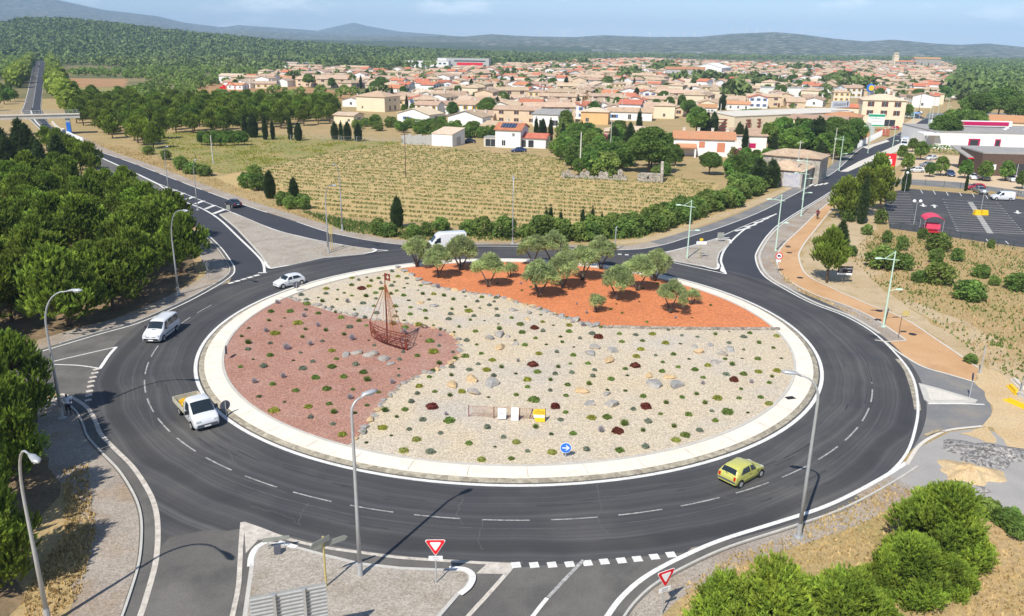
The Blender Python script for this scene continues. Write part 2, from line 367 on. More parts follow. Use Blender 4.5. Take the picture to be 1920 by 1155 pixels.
def offset(poly, d):
    n = len(poly); A = sum(poly[i][0] * poly[(i + 1) % n][1] - poly[(i + 1) % n][0] * poly[i][1] for i in range(n)); s = 1 if A > 0 else -1; out = []
    for i in range(n):
        p0, p1, p2 = Vector(poly[i - 1][:2]), Vector(poly[i][:2]), Vector(poly[(i + 1) % n][:2])
        e1 = (p1 - p0).normalized(); e2 = (p2 - p1).normalized(); n1 = Vector((-e1.y, e1.x)) * s; n2 = Vector((-e2.y, e2.x)) * s
        b = (n1 + n2); b = b / max(.5, b.length_squared / 2) if b.length > .2 else n1; q = p1 + b * d; out.append((q.x, q.y))
    return out
def strip(mb, pts, wl, wr, z, m=0):
    """ribbon: wl to the left, wr to the right of the polyline"""
    n = len(pts); v = []
    for i, p in enumerate(pts):
        a = Vector(pts[max(i - 1, 0)][:2]); b = Vector(pts[min(i + 1, n - 1)][:2]); t = (b - a).normalized(); q = Vector((-t.y, t.x)); p = Vector(p[:2])
        l = p + q * wl; r = p - q * wr; v += [(l.x, l.y, z), (r.x, r.y, z)]
    return mb.add(v, [(2 * i, 2 * i + 1, 2 * i + 3, 2 * i + 2) for i in range(n - 1)], m)
def ribbon(name, pts, wl, wr, z, m, px=True, sm=6):
    p = GP(pts) if px else pts
    if sm: p = smooth(p, sm)
    mb = MB(); strip(mb, p, wl, wr, z)
    o = mb.obj(name, M[m]); 
    for q in o.data.polygons:
        if q.normal.z < 0: o.data.flip_normals(); break
    return tag(o, kind='structure')
def circ(r, a0, a1, n): return [(CX + r * math.cos(a0 + (a1 - a0) * i / n), CY + r * math.sin(a0 + (a1 - a0) * i / n)) for i in range(n + 1)]
def ang(px, py): x, y = G(px, py); return math.atan2(y - CY, x - CX)

tag(tri('ground', [(-16000, -400), (16000, -400), (16000, 20000), (-16000, 20000)], 0, 'dry_grass_ground'), kind='structure')
# far plain and fields
sheet('terrain', [(-9000, 330), (-400, 330), (-160, 420), (250, 500), (700, 330), (9000, 330), (9000, 9000), (-9000, 9000)], .012, 'far_scrub', px=False)
sheet('field', [(300, 248), (420, 246), (640, 258), (775, 268), (660, 281), (520, 309), (420, 327), (330, 305), (255, 280)], .02, 'field_grass', .5)
sheet('field', [(402, 332), (500, 317), (655, 284), (760, 267), (775, 271), (700, 292), (560, 318), (470, 338), (470, 360), (430, 345)], .024, 'soil', .4)
VINE = [(455, 335), (505, 313), (570, 297), (660, 281), (753, 270), (806, 277), (862, 281), (931, 287), (1000, 293), (1062, 301), (1052, 328), (1100, 336), (1171, 341), (1247, 333), (1350, 346), (1330, 366), (1285, 384), (1210, 408), (1085, 421), (960, 428), (850, 424), (720, 412), (640, 408), (580, 392), (510, 362)]
sheet('field', VINE, .028, 'soil', .4)
sheet('field', [(325, 170), (420, 152), (560, 162), (660, 172), (690, 185), (600, 196), (420, 192), (340, 186)], .03, 'red_soil', 2)
sheet('field', [(110, 146), (240, 148), (235, 162), (120, 165)], .03, 'red_soil', 2)
sheet('field', [(110, 165), (240, 163), (330, 172), (340, 186), (250, 192), (130, 185)], .031, 'field_grass', 2)
sheet('field', [(520, 245), (760, 243), (800, 268), (640, 262), (500, 252)], .021, 'dry_grass_ground', .5)
sheet('pine_litter', [(110, 632), (190, 606), (262, 582), (325, 556), (360, 528), (366, 500), (345, 468), (318, 444), (262, 432), (222, 400), (190, 375), (128, 340), (90, 318), (30, 300), (-120, 300), (-320, 380), (-330, 560), (-120, 690), (0, 668)], .006, 'pine_litter', .6)
sheet('pine_litter', [(-200, 770), (60, 770), (110, 800), (120, 900), (60, 1000), (40, 1120), (-30, 1200), (-200, 1200)], .006, 'pine_litter', .6)
# verges
OUT_W = [(86, 110), (80, 166), (77, 204), (92, 232), (114, 248), (152, 265), (194, 287), (249, 306), (308, 329), (381, 357), (474, 390), (556, 416), (610, 434), (664, 446), (705, 453), (745, 458), (800, 461), (860, 462), (930, 462), (1010, 464), (1090, 468), (1152, 469), (1200, 467), (1231, 462), (1256, 456), (1287, 446), (1319, 436), (1341, 430), (1415, 402), (1478, 371), (1565, 322), (1616, 277), (1669, 258), (1708, 236), (1735, 222)]
ow = smooth(GP(OUT_W), 4)
def part_of(px0, px1, pts=ow):
    return [p for p in pts if px0 <= PX(p[0], p[1])[0] <= px1]
ribbon('verge', part_of(100, 1260), 2.6, .4, .008, 'verge_gravel', px=False, sm=0)
ribbon('pavement', [p for p in part_of(1240, 1640)], 2.4, 0, .016, 'asphalt_grey', px=False, sm=0)
ribbon('verge', [(1140, 455), (1210, 448), (1290, 424), (1380, 392), (1440, 368), (1500, 345)], .8, 1.4, .009, 'bare_earth')
# left verge of the entry lane, the far left road and the south exit
LOW_W = [(388, 439), (412, 462), (429, 484), (440, 505), (429, 522), (381, 551), (329, 577), (260, 606), (190, 626), (119, 647), (0, 683)]
ribbon('verge', LOW_W, .3, 3.3, .008, 'verge_gravel')
LOW_S = [(114, 739), (133, 745), (154, 757), (168, 770), (179, 790), (189, 814), (215, 842), (249, 876), (277, 918), (291, 952), (296, 990), (293, 1049), (277, 1112), (258, 1170), (230, 1240)]
sheet('verge', [(60, 745), (114, 745), (160, 765), (178, 800), (215, 850), (250, 885), (278, 930), (290, 960), (293, 1000), (288, 1060), (262, 1150), (235, 1220), (60, 1230), (140, 1120), (165, 1000), (120, 900), (70, 850)], .008, 'verge_gravel', .35)
R_S = [(1700, 868), (1660, 893), (1600, 926), (1540, 953), (1454, 981), (1350, 1014), (1274, 1047), (1212, 1081), (1170, 1116), (1139, 1156), (1095, 1230)]
ribbon('verge', R_S, 2.3, .3, .008, 'verge_gravel')
# roads
HW = OUT_W[:17] + [(800, 480), (720, 520), (600, 540), (480, 540), (430, 530), (440, 505), (429, 484), (412, 462), (386, 437), (330, 398), (277, 363), (190, 322), (150, 298), (114, 277), (83, 250), (58, 226), (40, 208), (52, 173), (66, 107)]
sheet('road', HW, .020, 'asphalt_new')
sheet('road', [(277, 363), (190, 322), (150, 298), (114, 277), (83, 250), (58, 226), (40, 208), (52, 173), (66, 107), (75, 107), (66, 170), (58, 208), (75, 228), (110, 255), (150, 277), (200, 302), (298, 346), (330, 372)], .024, 'asphalt_old')
sheet('road', [(120, 647), (190, 627), (260, 606), (330, 640), (250, 760), (168, 770), (154, 757), (133, 745), (114, 739), (0, 720), (-150, 745), (-150, 715), (0, 682)], .018, 'asphalt_old')
sheet('road', [(189, 814), (215, 842), (249, 876), (277, 918), (291, 952), (296, 990), (293, 1049), (277, 1112), (258, 1170), (230, 1240), (425, 1240), (447, 1101), (450, 1056), (460, 985), (520, 960), (400, 850), (250, 760)], .019, 'asphalt_ring')
sheet('road', [(318, 1010), (380, 998), (452, 992), (450, 1056), (447, 1101), (420, 1260), (222, 1260), (258, 1170), (277, 1112), (293, 1049), (300, 1020)], .0215, 'asphalt_old', .22)
sheet('road', [(878, 1155), (961, 1066), (1290, 1036), (1274, 1047), (1212, 1081), (1170, 1116), (1139, 1156), (1095, 1240), (800, 1240)], .019, 'asphalt_old')
sheet('road', [(1152, 469), (1200, 467), (1231, 462), (1256, 456), (1287, 446), (1319, 436), (1341, 430), (1415, 402), (1478, 371), (1565, 322), (1616, 277), (1669, 258), (1708, 236), (1735, 222), (1772, 222), (1731, 252), (1665, 292), (1600, 335), (1557, 362), (1478, 413), (1443, 437), (1422, 467), (1417, 487), (1432, 517), (1474, 545), (1400, 560), (1250, 520), (1150, 490)], .022, 'asphalt_new')
sheet('road', [(1708, 236), (1735, 222), (1700, 205), (1640, 203), (1640, 209), (1690, 213), (1715, 222)], .021, 'asphalt_new')
sheet('road', [(1735, 222), (1772, 222), (1860, 218), (1990, 224), (1990, 216), (1850, 211), (1740, 212)], .023, 'asphalt_grey')
sheet('road', [(1655, 640), (1715, 681), (1766, 698), (1823, 716), (1850, 730), (1862, 780), (1840, 799), (1781, 805), (1740, 822), (1700, 850), (1690, 870), (1660, 800)], .018, 'asphalt_grey')
def ringstrip(mb, r0, r1, z, n=180):
    a = circ(r0, 0, 2 * math.pi, n)[:-1]; b = circ(r1, 0, 2 * math.pi, n)[:-1]; mb.add([(*p, z) for p in a] + [(*p, z) for p in b], [(i, (i + 1) % n, n + (i + 1) % n, n + i) for i in range(n)])
mb = MB(); ringstrip(mb, 28.6, 37.05, .026); o = mb.obj('road', M['asphalt_ring'])
if o.data.polygons[0].normal.z < 0: o.data.flip_normals()
tag(o, kind='structure')
sheet('road', [(440, 1240), (440, 1150), (455, 1050), (455, 985), (520, 985), (700, 1020), (900, 1040), (985, 1045), (975, 1062), (890, 1240)], .0175, 'asphalt_old')
sheet('road', [(880, 1025), (1310, 1015), (1274, 1048), (1200, 1078), (960, 1078)], .0172, 'asphalt_ring')
for pts_, l_, r_ in ((LOW_S, .2, 1.0), (LOW_W, .3, .7), (R_S, .9, .2)): ribbon('road', pts_[2:] if pts_ is R_S else pts_, l_ if pts_ is R_S else .2, r_, .0168, 'asphalt_old')
# dark rubber sweep into the south-east entry and older patches

# pavements, path, car parks on the right
PATH_L = [(1669, 300), (1600, 348), (1550, 383), (1502, 428), (1463, 467), (1458, 498), (1474, 522), (1522, 550), (1592, 575), (1640, 598), (1699, 638)]
PATH_R = [(1700, 300), (1620, 350), (1571, 382), (1522, 439), (1502, 467), (1498, 484), (1512, 515), (1557, 539), (1626, 570), (1696, 598), (1765, 643), (1834, 690)]
pl, pr = smooth(GP(PATH_L), 4), smooth(GP(PATH_R), 4)
sheet('verge', [(1432, 517), (1417, 487), (1422, 467), (1443, 437), (1478, 412), (1557, 361), (1600, 335), (1600, 348), (1550, 383), (1502, 428), (1463, 467), (1458, 498), (1474, 522), (1522, 550), (1592, 575), (1640, 598), (1699, 638), (1665, 638), (1640, 626), (1585, 594), (1522, 570), (1474, 545)], .010, 'verge_gravel')
sheet('path', pl + GP([(1657, 640), (1689, 664), (1730, 688), (1780, 703), (1827, 717)]) + pr[::-1], .014, 'ochre_path', px=False)
for p in (pl, pr):
    mb = MB(); strip(mb, p, .1, .1, .04); tag(mb.obj('kerb', M['pale_concrete']), kind='structure')
ribbon('kerb', [(1640, 638), (1660, 641), (1699, 639)], .1, .1, .045, 'pale_concrete', sm=0)
ribbon('kerb', [(1657, 640), (1689, 664), (1730, 688), (1780, 703), (1827, 717)], .12, .12, .05, 'pale_concrete')
sheet('verge', [(1500, 484), (1512, 515), (1557, 539), (1626, 570), (1696, 598), (1765, 643), (1834, 692), (1868, 700), (1800, 640), (1690, 570), (1640, 530), (1680, 500), (1620, 470), (1640, 430), (1660, 395), (1600, 385), (1560, 410), (1522, 441)], .006, 'bare_earth', .5)
sheet('verge', [(1690, 560), (1800, 640), (1860, 700), (1920, 715), (1960, 700), (1800, 600)], .005, 'bare_earth', .8)
sheet('sand_patch', [(1823, 716), (1850, 690), (1905, 715), (1960, 760), (1960, 850), (1900, 850), (1860, 800), (1840, 799), (1862, 780), (1850, 735)], .026, 'sand', .3)
sheet('pavement', [(1700, 872), (1722, 840), (1781, 810), (1842, 803), (1880, 815), (1990, 840), (1990, 950), (1915, 965), (1890, 975), (1830, 950), (1770, 940), (1700, 908), (1668, 892)], .016, 'asphalt_pale')
sheet('sand_patch', [(1790, 880), (1830, 845), (1870, 830), (1850, 800), (1800, 812), (1850, 830)], .030, 'sand', .2)
ribbon('kerb', [(1700, 872), (1722, 838), (1752, 818), (1781, 807), (1842, 800)], .13, .13, .06, 'pale_concrete')
sheet('car_park', [(1655, 362), (1706, 354), (1800, 362), (1860, 366), (1960, 380), (1960, 470), (1800, 447), (1668, 428)], .018, 'asphalt_ring')
sheet('road', [(1655, 348), (1655, 338), (1700, 334), (1800, 340), (1960, 362), (1960, 378), (1860, 358), (1700, 346)], .02, 'asphalt_grey')
sheet('pavement', [(1655, 336), (1700, 331), (1800, 336), (1960, 356), (1960, 364), (1800, 342), (1700, 336)], .024, 'tan_lot')
sheet('car_park', [(1690, 333), (1700, 305), (1745, 290), (1850, 295), (1960, 300), (1960, 356), (1800, 336)], .021, 'tan_lot')
sheet('path', [(1600, 348), (1669, 300), (1735, 258), (1790, 226), (1803, 228), (1752, 258), (1700, 300), (1620, 350)], .019, 'tan_lot')
sheet('pavement', [(1590, 322), (1640, 300), (1680, 285), (1745, 248), (1735, 247), (1672, 276), (1610, 303), (1575, 322)], .031, 'pale_concrete')
sheet('pavement', [(1618, 276), (1663, 262), (1668, 265), (1640, 274), (1628, 280)], .031, 'pale_concrete')
sheet('sand_patch', [(1690, 235), (1712, 222), (1730, 223), (1712, 236)], .031, 'tan_lot')
sheet('path', [(95, 303), (108, 300), (145, 322), (215, 372), (255, 410), (300, 450), (280, 455), (235, 415), (198, 378), (128, 326)], .012, 'asphalt_grey')
sheet('path', [(103, 140), (112, 140), (118, 170), (112, 172)], .03, 'pale_concrete')
sheet('verge', [(285, 390), (325, 405), (360, 428), (385, 445), (372, 445), (330, 425), (290, 402)], .009, 'verge_gravel', .2)
# --- the planted island in the middle
isl = circ(26.7, 0, 2 * math.pi, 160)[:-1]
mb = MB(); mb.prism(isl, .0, .17); tag(mb.obj('island_ground', M['beige_gravel']), kind='structure')
MAR = [(520, 560), (545, 563), (590, 578), (640, 592), (700, 603), (780, 612), (830, 622), (855, 640), (862, 658), (856, 676), (830, 690), (790, 705), (755, 724), (728, 748), (705, 775), (690, 800), (672, 822), (660, 833)]
a0, a1 = ang(660, 833), ang(520, 560)
mar = GP(MAR); aa = math.atan2(mar[-1][1] - CY, mar[-1][0] - CX); ab = math.atan2(mar[0][1] - CY, mar[0][0] - CX) 
mar_poly = smooth(mar, 4) + circ(26.62, aa + 2 * math.pi, ab, 60)
sheet('maroon_bed', mar_poly, .20, 'maroon_gravel', px=False)
ORA = [(740, 502), (775, 520), (800, 535), (850, 546), (925, 557), (985, 573), (1040, 590), (1090, 606), (1130, 615), (1250, 617), (1360, 618), (1463, 618)]
ora = GP(ORA); aa = math.atan2(ora[-1][1] - CY, ora[-1][0] - CX); ab = math.atan2(ora[0][1] - CY, ora[0][0] - CX)
ora_poly = smooth(ora, 4) + circ(26.62, aa, ab, 60)
sheet('orange_bed', ora_poly, .20, 'orange_gravel', px=False)
def ring(name, r0, r1, z0, z1, m, n=180):
    mb = MB(); a = circ(r0, 0, 2 * math.pi, n)[:-1]; b = circ(r1, 0, 2 * math.pi, n)[:-1]
    v = [(x, y, z0) for x, y in a] + [(x, y, z1) for x, y in b] + [(x, y, -.05) for x, y in b] + [(x, y, -.05) for x, y in a]
    f = []
    for i in range(n):
        j = (i + 1) % n; f += [(i, j, n + j, n + i), (n + i, n + j, 2 * n + j, 2 * n + i), (3 * n + i, 3 * n + j, j, i)]
    mb.add(v, f); return tag(mb.obj(name, M[m]), kind='structure')
ring('kerb', 26.62, 26.84, .24, .24, 'concrete')
ring('roundabout_apron', 26.85, 28.28, .20, .16, 'apron')
ring('kerb', 28.29, 28.72, .155, .07, 'sett')
mb = MB()
for i in range(44): a_ = i * .1428 + .05; strip(mb, [(CX + r__ * math.cos(a_), CY + r__ * math.sin(a_)) for r__ in (26.9, 28.2)], .012, .012, .207 if False else .206)
tag(mb.obj('apron_joints', M['sett']), kind='structure')
# --- traffic islands with kerbs
def island(name, pts, m='island_gravel', h=.13, kerb=.22, px=True):
    p = GP(pts) if px else pts
    mb = MB(); mb.prism(p, 0, h - .012); tag(mb.obj('kerb', M['concrete']), kind='structure')
    tag(tri(name, offset(p, kerb), h, m), kind='structure')
    return p
IW = [(411, 403), (432, 398), (470, 413), (511, 431), (571, 447), (614, 457), (660, 463), (704, 469), (700, 474), (686, 477), (610, 484), (542, 499), (507, 505), (500, 498), (488, 480), (469, 458), (442, 429)]
INE = [(1219, 480), (1226, 477), (1241, 476), (1292, 464), (1342, 450), (1364, 449.5), (1371, 455), (1350, 475), (1346, 488), (1348, 502), (1340, 506), (1316, 500), (1241, 486)]
IS = [(455, 1160), (462, 1110), (468, 1068), (472, 1045), (483, 1028), (500, 1018), (538, 1022), (615, 1043), (677, 1058), (750, 1066), (819, 1069), (872, 1071), (884, 1079), (886, 1090), (878, 1106), (860, 1120), (800, 1190), (740, 1260), (430, 1260)]
IE = [(1722, 720), (1760, 730), (1800, 742), (1833, 752), (1829, 756), (1790, 757), (1742, 757), (1732, 750), (1727, 735)]
island('traffic_island', IW); island('traffic_island', INE); island('traffic_island', IS); island('traffic_island', IE, 'pale_concrete', .12, .45)
mb = MB()   # white painted kerb ends
for seg in ([(683, 477), (700, 474), (705, 470), (698, 467.5)], [(542, 499.5), (520, 503), (507, 505), (500, 499), (497, 492)], [(1241, 486), (1228, 482.5), (1219, 480), (1226, 477), (1241, 475.5)], [(1315, 500), (1335, 505.5), (1344, 506), (1347, 501), (1346, 496)], [(1340, 450), (1352, 449.5), (1364, 449.8), (1370, 453), (1369, 458)],
            [(470, 1066), (472, 1047), (482, 1030), (500, 1020)], [(522, 1020), (556, 1030)], [(842, 1069), (870, 1071), (884, 1079), (886, 1090), (878, 1105), (862, 1118)]):
    strip(mb, smooth(GP(seg), 4), .17, .17, .142)
tag(mb.obj('kerb_paint', M['white_paint']), kind='structure')
# --- outer kerbs
mb = MB()
def off(pts, d):
    q = []
    for i, p in enumerate(pts):
        a = Vector(pts[max(i - 1, 0)][:2]); b = Vector(pts[min(i + 1, len(pts) - 1)][:2]); t = (b - a).normalized(); q.append((p[0] - t.y * d, p[1] + t.x * d))
    return q
def kerbline(pts, d, w=.13, h=.11):
    p = off(pts, d); n = len(p)
    l = off(p, w / 2); r = off(p, -w / 2)
    for i in range(n - 1):
        mb.add([(*l[i], 0), (*r[i], 0), (*r[i + 1], 0), (*l[i + 1], 0), (*l[i], h), (*r[i], h), (*r[i + 1], h), (*l[i + 1], h)], [(4, 5, 6, 7), (0, 1, 5, 4), (2, 3, 7, 6), (1, 2, 6, 5), (3, 0, 4, 7)])
kerbline(smooth(GP(LOW_W[:-1]), 5), -.55); kerbline(smooth(GP(LOW_S), 5), -.85); kerbline(smooth(GP(R_S), 5), .75)
E_OUT = [(1540, 952), (1600, 926), (1660, 893), (1700, 850), (1717, 800), (1721, 760), (1713, 712), (1689, 674), (1640, 626), (1585, 593.5), (1522, 569), (1474, 544), (1432, 517), (1417, 487), (1422, 467), (1443, 437), (1474, 411.5), (1557, 360), (1600, 333)]
kerbline(smooth(GP(E_OUT[8:]), 5), -.5, .3, .1)
tag(mb.obj('kerb', M['concrete']), kind='structure')
ribbon('kerb', [(1689, 674), (1705, 694), (1716, 722), (1724, 752), (1727, 770)], 0, .5, .03, 'sett')
# --- painted markings (one sheet of paint, 8 mm above the asphalt)
ZM = .034
mk_ = MB(); wk = MB(); ok_ = MB(); fk = MB(); dk = MB()
LN = [0]
def line(pts, wd=.16, mb=mk_, sm=5, px=True, z=ZM):
    LN[0] += 1; z = z + .0002 + .00015 * (LN[0] % 40)
    p = GP(pts) if px else pts; strip(mb, smooth(p, sm) if sm and len(p) > 2 else p, wd / 2, wd / 2, z)
def dashes(pts, on, gap, wd=.14, mb=mk_, start=0.):
    p = smooth(GP(pts), 12); acc = start; cur = []
    for i in range(len(p) - 1):
        a, b = Vector(p[i]), Vector(p[i + 1]); L_ = (b - a).length; n = max(1, int(L_ / .25))
        for k in range(n):
            q = a.lerp(b, k / n)
            if acc % (on + gap) < on: cur.append((q.x, q.y))
            elif cur:
                if len(cur) > 1: strip(mb, cur, wd / 2, wd / 2, ZM)
                cur = []
            acc += L_ / n
ringstrip(mk_, 28.85, 29.15, ZM)
for i in range(50):
    a = 2 * math.pi * i / 50 + .02
    if R(-20) % 6.2832 < a or a < R(165): continue
    strip(wk, circ(33.0, a, a + 2.85 / 33.0, 6), .055, .055, ZM)
for i in range(26):
    a = R(-20 + i * 7.2); strip(fk, circ(33.0, a, a + 2.85 / 33.0, 6), .04, .04, ZM)
strip(fk, circ(33.9, R(178), R(330), 120), .025, .02, ZM)
line(LOW_W, .17); line(LOW_S, .3, ok_); line(R_S, .3)
line(E_OUT, .2)
dashes(OUT_W[6:12], 11, 3, .2); dashes(OUT_W[:7], 3, 3, .18)
line(OUT_W[11:24], .17); line(OUT_W[23:], .16)
line([(66, 107), (52, 173), (40, 208), (58, 226), (83, 250), (114, 277)], .2)
line([(58, 207), (63, 222), (80, 240), (114, 257), (160, 281), (201, 301), (250, 323), (298, 346)], .45)
dashes([(76, 107), (66, 170), (60, 205)], 6, 6, .2)
dashes([(190, 322), (277, 363), (330, 398)], 3, 3, .18)
up = [(298, 345), (340, 361), (390, 381), (430, 396), (510, 429), (570, 445), (613, 454), (678, 465), (728, 470)]
lo_ = [(298, 346), (335, 373), (380, 392), (412, 412), (448, 446), (483, 480), (494, 496), (496, 512)]
line(up, .18); line(lo_, .32); line([(678, 473), (728, 470)], .18); line([(484, 512), (500, 511.5)], .3)
for t in (.1, .22, .35, .5, .66, .84, 1.0):
    u = (300 + 118 * t, 346 + 46.5 * t); v = (300 + 100 * t, 347 + 54 * t); u = (u[0] + 4, u[1]); line([u, (v[0], v[1])], .75, sm=0)
for p in [(433, 531), (445, 527.5), (457, 524), (469, 520.5), (481, 517)]: line([(p[0] - 5, p[1] + 1), (p[0] + 5, p[1] - 1.2)], .5, sm=0)
line([(60, 688), (118, 674), (218, 651)], .16); line([(90, 684), (118, 684.5), (150, 686), (185, 691)], .16); line([(218, 651), (204, 667), (194, 682), (187, 692)], .3, sm=3)
for p in [(181, 693), (178, 700), (174.5, 708), (171.5, 716), (169.5, 725), (168, 734), (166.5, 742), (165.5, 751)]: line([(p[0] - 6.5, p[1] + 1.2), (p[0] + 6.5, p[1] - 1.5)], .42, ok_, sm=0)
line([(455, 980), (452, 1020), (450, 1056), (447, 1101), (436, 1155), (420, 1230)], .26, ok_); line([(456, 981), (490, 993), (538, 1011), (608, 1027), (677, 1037), (746, 1046), (815, 1051), (880, 1055), (970, 1060)], .24, ok_)
strip(ok_, GP([(458, 985), (461, 1000), (464, 1020)]), 0, 0, ZM)
ok_.add([(*p, ZM - .002) for p in GP([(457, 982), (500, 997), (536, 1010), (484, 1013), (461, 1038)])], [(0, 1, 2, 3, 4)])
ok_.add([(*p, ZM - .002) for p in GP([(912, 1059), (966, 1062), (945, 1077), (893, 1076)])], [(0, 1, 2, 3)])
line([(961, 1063), (920, 1110), (878, 1156), (820, 1225)], .24, ok_)
for p in [(967.5, 1060.5), (1001.5, 1060.5), (1035, 1060), (1068, 1059), (1101.5, 1056.6), (1133, 1054), (1165, 1052), (1195, 1049), (1227, 1045), (1258, 1041)]: line([(p[0] - 8.5, p[1] + .6), (p[0] + 8.5, p[1] - 1)], .5, sm=0)
line([(1094, 1051), (1062, 1084), (1028, 1121)], .2, wk); line([(1026, 1122), (1000, 1155), (960, 1210)], .22)
for c_ in ([(1120, 905), (1122, 930), (1128, 955), (1121, 970), (1128, 990), (1150, 1010)], [(425, 838), (440, 868), (442, 872)], [(870, 935), (858, 962), (866, 985)], [(470, 950), (510, 960), (545, 972), (562, 985)], [(905, 975), (898, 1010), (906, 1030)], [(300, 700), (285, 730), (282, 760), (290, 800), (330, 840), (430, 890), (540, 925)], [(1330, 925), (1380, 938), (1440, 925)], [(560, 985), (566, 960), (580, 945)]):
    q_ = smooth(GP(c_), 5); line([(x_ + rnd.uniform(-.09, .09), y_ + rnd.uniform(-.09, .09)) for x_, y_ in q_], .035, fk, sm=0, px=False)
for _ in range(120):
    a_ = rnd.uniform(0, 6.283); r0_ = rnd.gauss(31.2, .5) if rnd.random() < .5 else rnd.gauss(34.7, .6); l_ = rnd.uniform(.02, .12); strip(dk, circ(r0_, a_, a_ + l_, 4), rnd.uniform(.03, .10), .04, ZM - .002 - rnd.uniform(0, .004))
lt = [(1456, 401), (1410, 418), (1360, 440), (1348, 446), (1287, 463.5), (1241, 474), (1186, 480.5)]; rt = [(1456, 401), (1425, 416), (1394, 432), (1363, 462), (1352, 485), (1355, 500), (1361, 514)]
line(lt, .16); line(rt, .3); line([(1186, 480), (1210, 482), (1241, 488), (1300, 501), (1361, 514)], .2)
mk_.add([(*p, ZM - .003) for p in GP([(1361, 514), (1350, 508), (1352, 499)])], [(0, 1, 2)])
mk_.add([(*p, ZM - .003) for p in GP([(1186, 480.5), (1209, 478), (1209, 482)])], [(0, 1, 2)])
for t in (.25, .42, .6, .78): line([(1456 - 100 * t, 401 + 42 * t), (1456 - 64 * t, 401.5 + 33 * t)], .5, sm=0)
line([(1350, 446), (1368, 446)], .3, sm=0)
for p in [(1162, 477), (1175, 478)]: line([(p[0] - 3.5, p[1]), (p[0] + 3.5, p[1] + .3)], .5, sm=0)
for i in range(4): p = (1522 + i * 9, 349 - i * 1.5 + (i == 0) * -2); line([(p[0] - 4, p[1] + 1.5), (p[0] + 3, p[1] - 1.5)], .55, sm=0)
for i in range(7): p = (1682 + i * 8, 254 + i * .3); line([(p[0] - 2.4, p[1]), (p[0] + 2.4, p[1])], .6, sm=0)
line([(1740, 757.5), (1800, 757.5), (1846, 759)], .2); line([(1606, 331), (1640, 308), (1672, 286), (1735, 250)], .14)
# car park bays and arrows
BA = [(1660, 363), (1706, 363)], [(1668, 422), (1720, 420)]
for i in range(13):
    t = (i / 12) ** .93; a = (1660 + 8 * t, 363 + 56 * t); b = (1705 + 15 * t, 363 + 58 * t); line([a, b], .1, sm=0)
for i in range(14):
    t = (i / 13) ** .92; a = (1768 + 27 * t, 374 + 59 * t); b = (1871 + 50 * t, 381 + 58 * t); line([a, b], .1, sm=0)
    for q in (a, b): line([(q[0] - 1, q[1]), (q[0] + 1.2, q[1])], .3, sm=0)
for x, y in ((1726, 356), (1750, 358), (1774, 360), (1799, 361), (1823, 363), (1848, 366)): line([(x, y), (x + 4, y + 7)], .12, sm=0)
for x, y in ((1848, 448), (1885, 452)): line([(x, y), (x + 6, y + 6)], .12, sm=0)
for (x, y, s) in ((1731, 385, -1), (1752, 387, 1), (1908, 398, -1)):
    c = Vector(G(x, y)); d = (Vector(G(x - 1.5, y - 6)) - c).normalized() * s; n = Vector((-d.y, d.x))
    mk_.add([(*(c + d * a + n * b), ZM) for a, b in ((-1.7, .18), (-1.7, -.18), (.3, -.18), (.3, -.7), (1.8, 0), (.3, .7), (.3, .18))], [(0, 1, 2, 6), (3, 4, 5)])
ribbon('car_park', [(1819, 379), (1857, 438)], .45, .45, .033, 'asphalt_pale', sm=0)
for n_, b_, m_ in (('road_markings', mk_, 'white_paint'), ('road_markings', wk, 'worn_paint'), ('road_markings', ok_, 'old_paint'), ('road_markings', fk, 'faint_paint'), ('tyre_marks', dk, 'asphalt_stain')):
    o = b_.obj(n_, M[m_], fix=False); tag(o, kind='structure')
# ------------------------------------------------------------------ hills (real ridges, each at its own distance)
def hzn(px): return 85 + (px - 960) * math.tan(ROLL)
def ridge(name, prof, D, foot, m, amp, n=260, back=1.5, seed=0):
    xs = [p[0] for p in prof]; ys = [p[1] for p in prof]; r_ = np.random.default_rng(seed); ph = r_.uniform(0, 6.28, (40, 2)); fq = r_.normal(0, 1, (40, 2))
    V = []; K = 34; us = np.linspace(xs[0], xs[-1], n)
    for u in us:
        v = np.interp(u, xs, ys); d = ray(float(u), hzn(u)); dx, dy = d[0] / d[1], 1.0; zc = CH + (hzn(u) - v) / FOC * D
        for k in range(K):
            t = k / (K - 1)
            if t < .7: s = t / .7; dist = foot + (D - foot) * s; h = zc * (s * s * (3 - 2 * s)) ** .9
            else: s = (t - .7) / .3; dist = D * (1 + s * (back - 1)); h = zc * max(0., 1 - s) ** 1.3 if zc > 0 else zc
            x, y = dx * dist, dy * dist; w_ = max(0., math.sin(math.pi * min(1, t / .7))) ** .8 if t < .7 else 0
            nz = sum(math.sin(fq[j, 0] * x / D * (6 + j) + fq[j, 1] * y / D * (6 + j) + ph[j, 0]) / (1 + j * .35) for j in range(14)) * amp * w_
            V.append((x, y, h + nz * (.3 + .7 * min(1, max(h, 0) / max(zc, 1))) - (4 if t == 0 else 0)))
    F = [(i * K + j, (i + 1) * K + j, (i + 1) * K + j + 1, i * K + j + 1) for i in range(n - 1) for j in range(K - 1)]
    me = npmesh(name, V, F); me.polygons.foreach_set('use_smooth', [True] * len(me.polygons)); o = link(name, me, None, [M[m]]); return tag(o, kind='structure'), np.array(V).reshape(n, K, 3), us
H1 = [(-500, 80), (-250, 62), (-80, 56), (0, 54), (50, 44), (130, 45), (200, 52), (300, 62), (400, 71), (500, 80), (600, 87), (700, 93), (850, 101), (1000, 107), (1120, 110)]
hill1, HV1, HU1 = ridge('hill', H1, 1900, 1050, 'hill_forest', 2.5, seed=1)
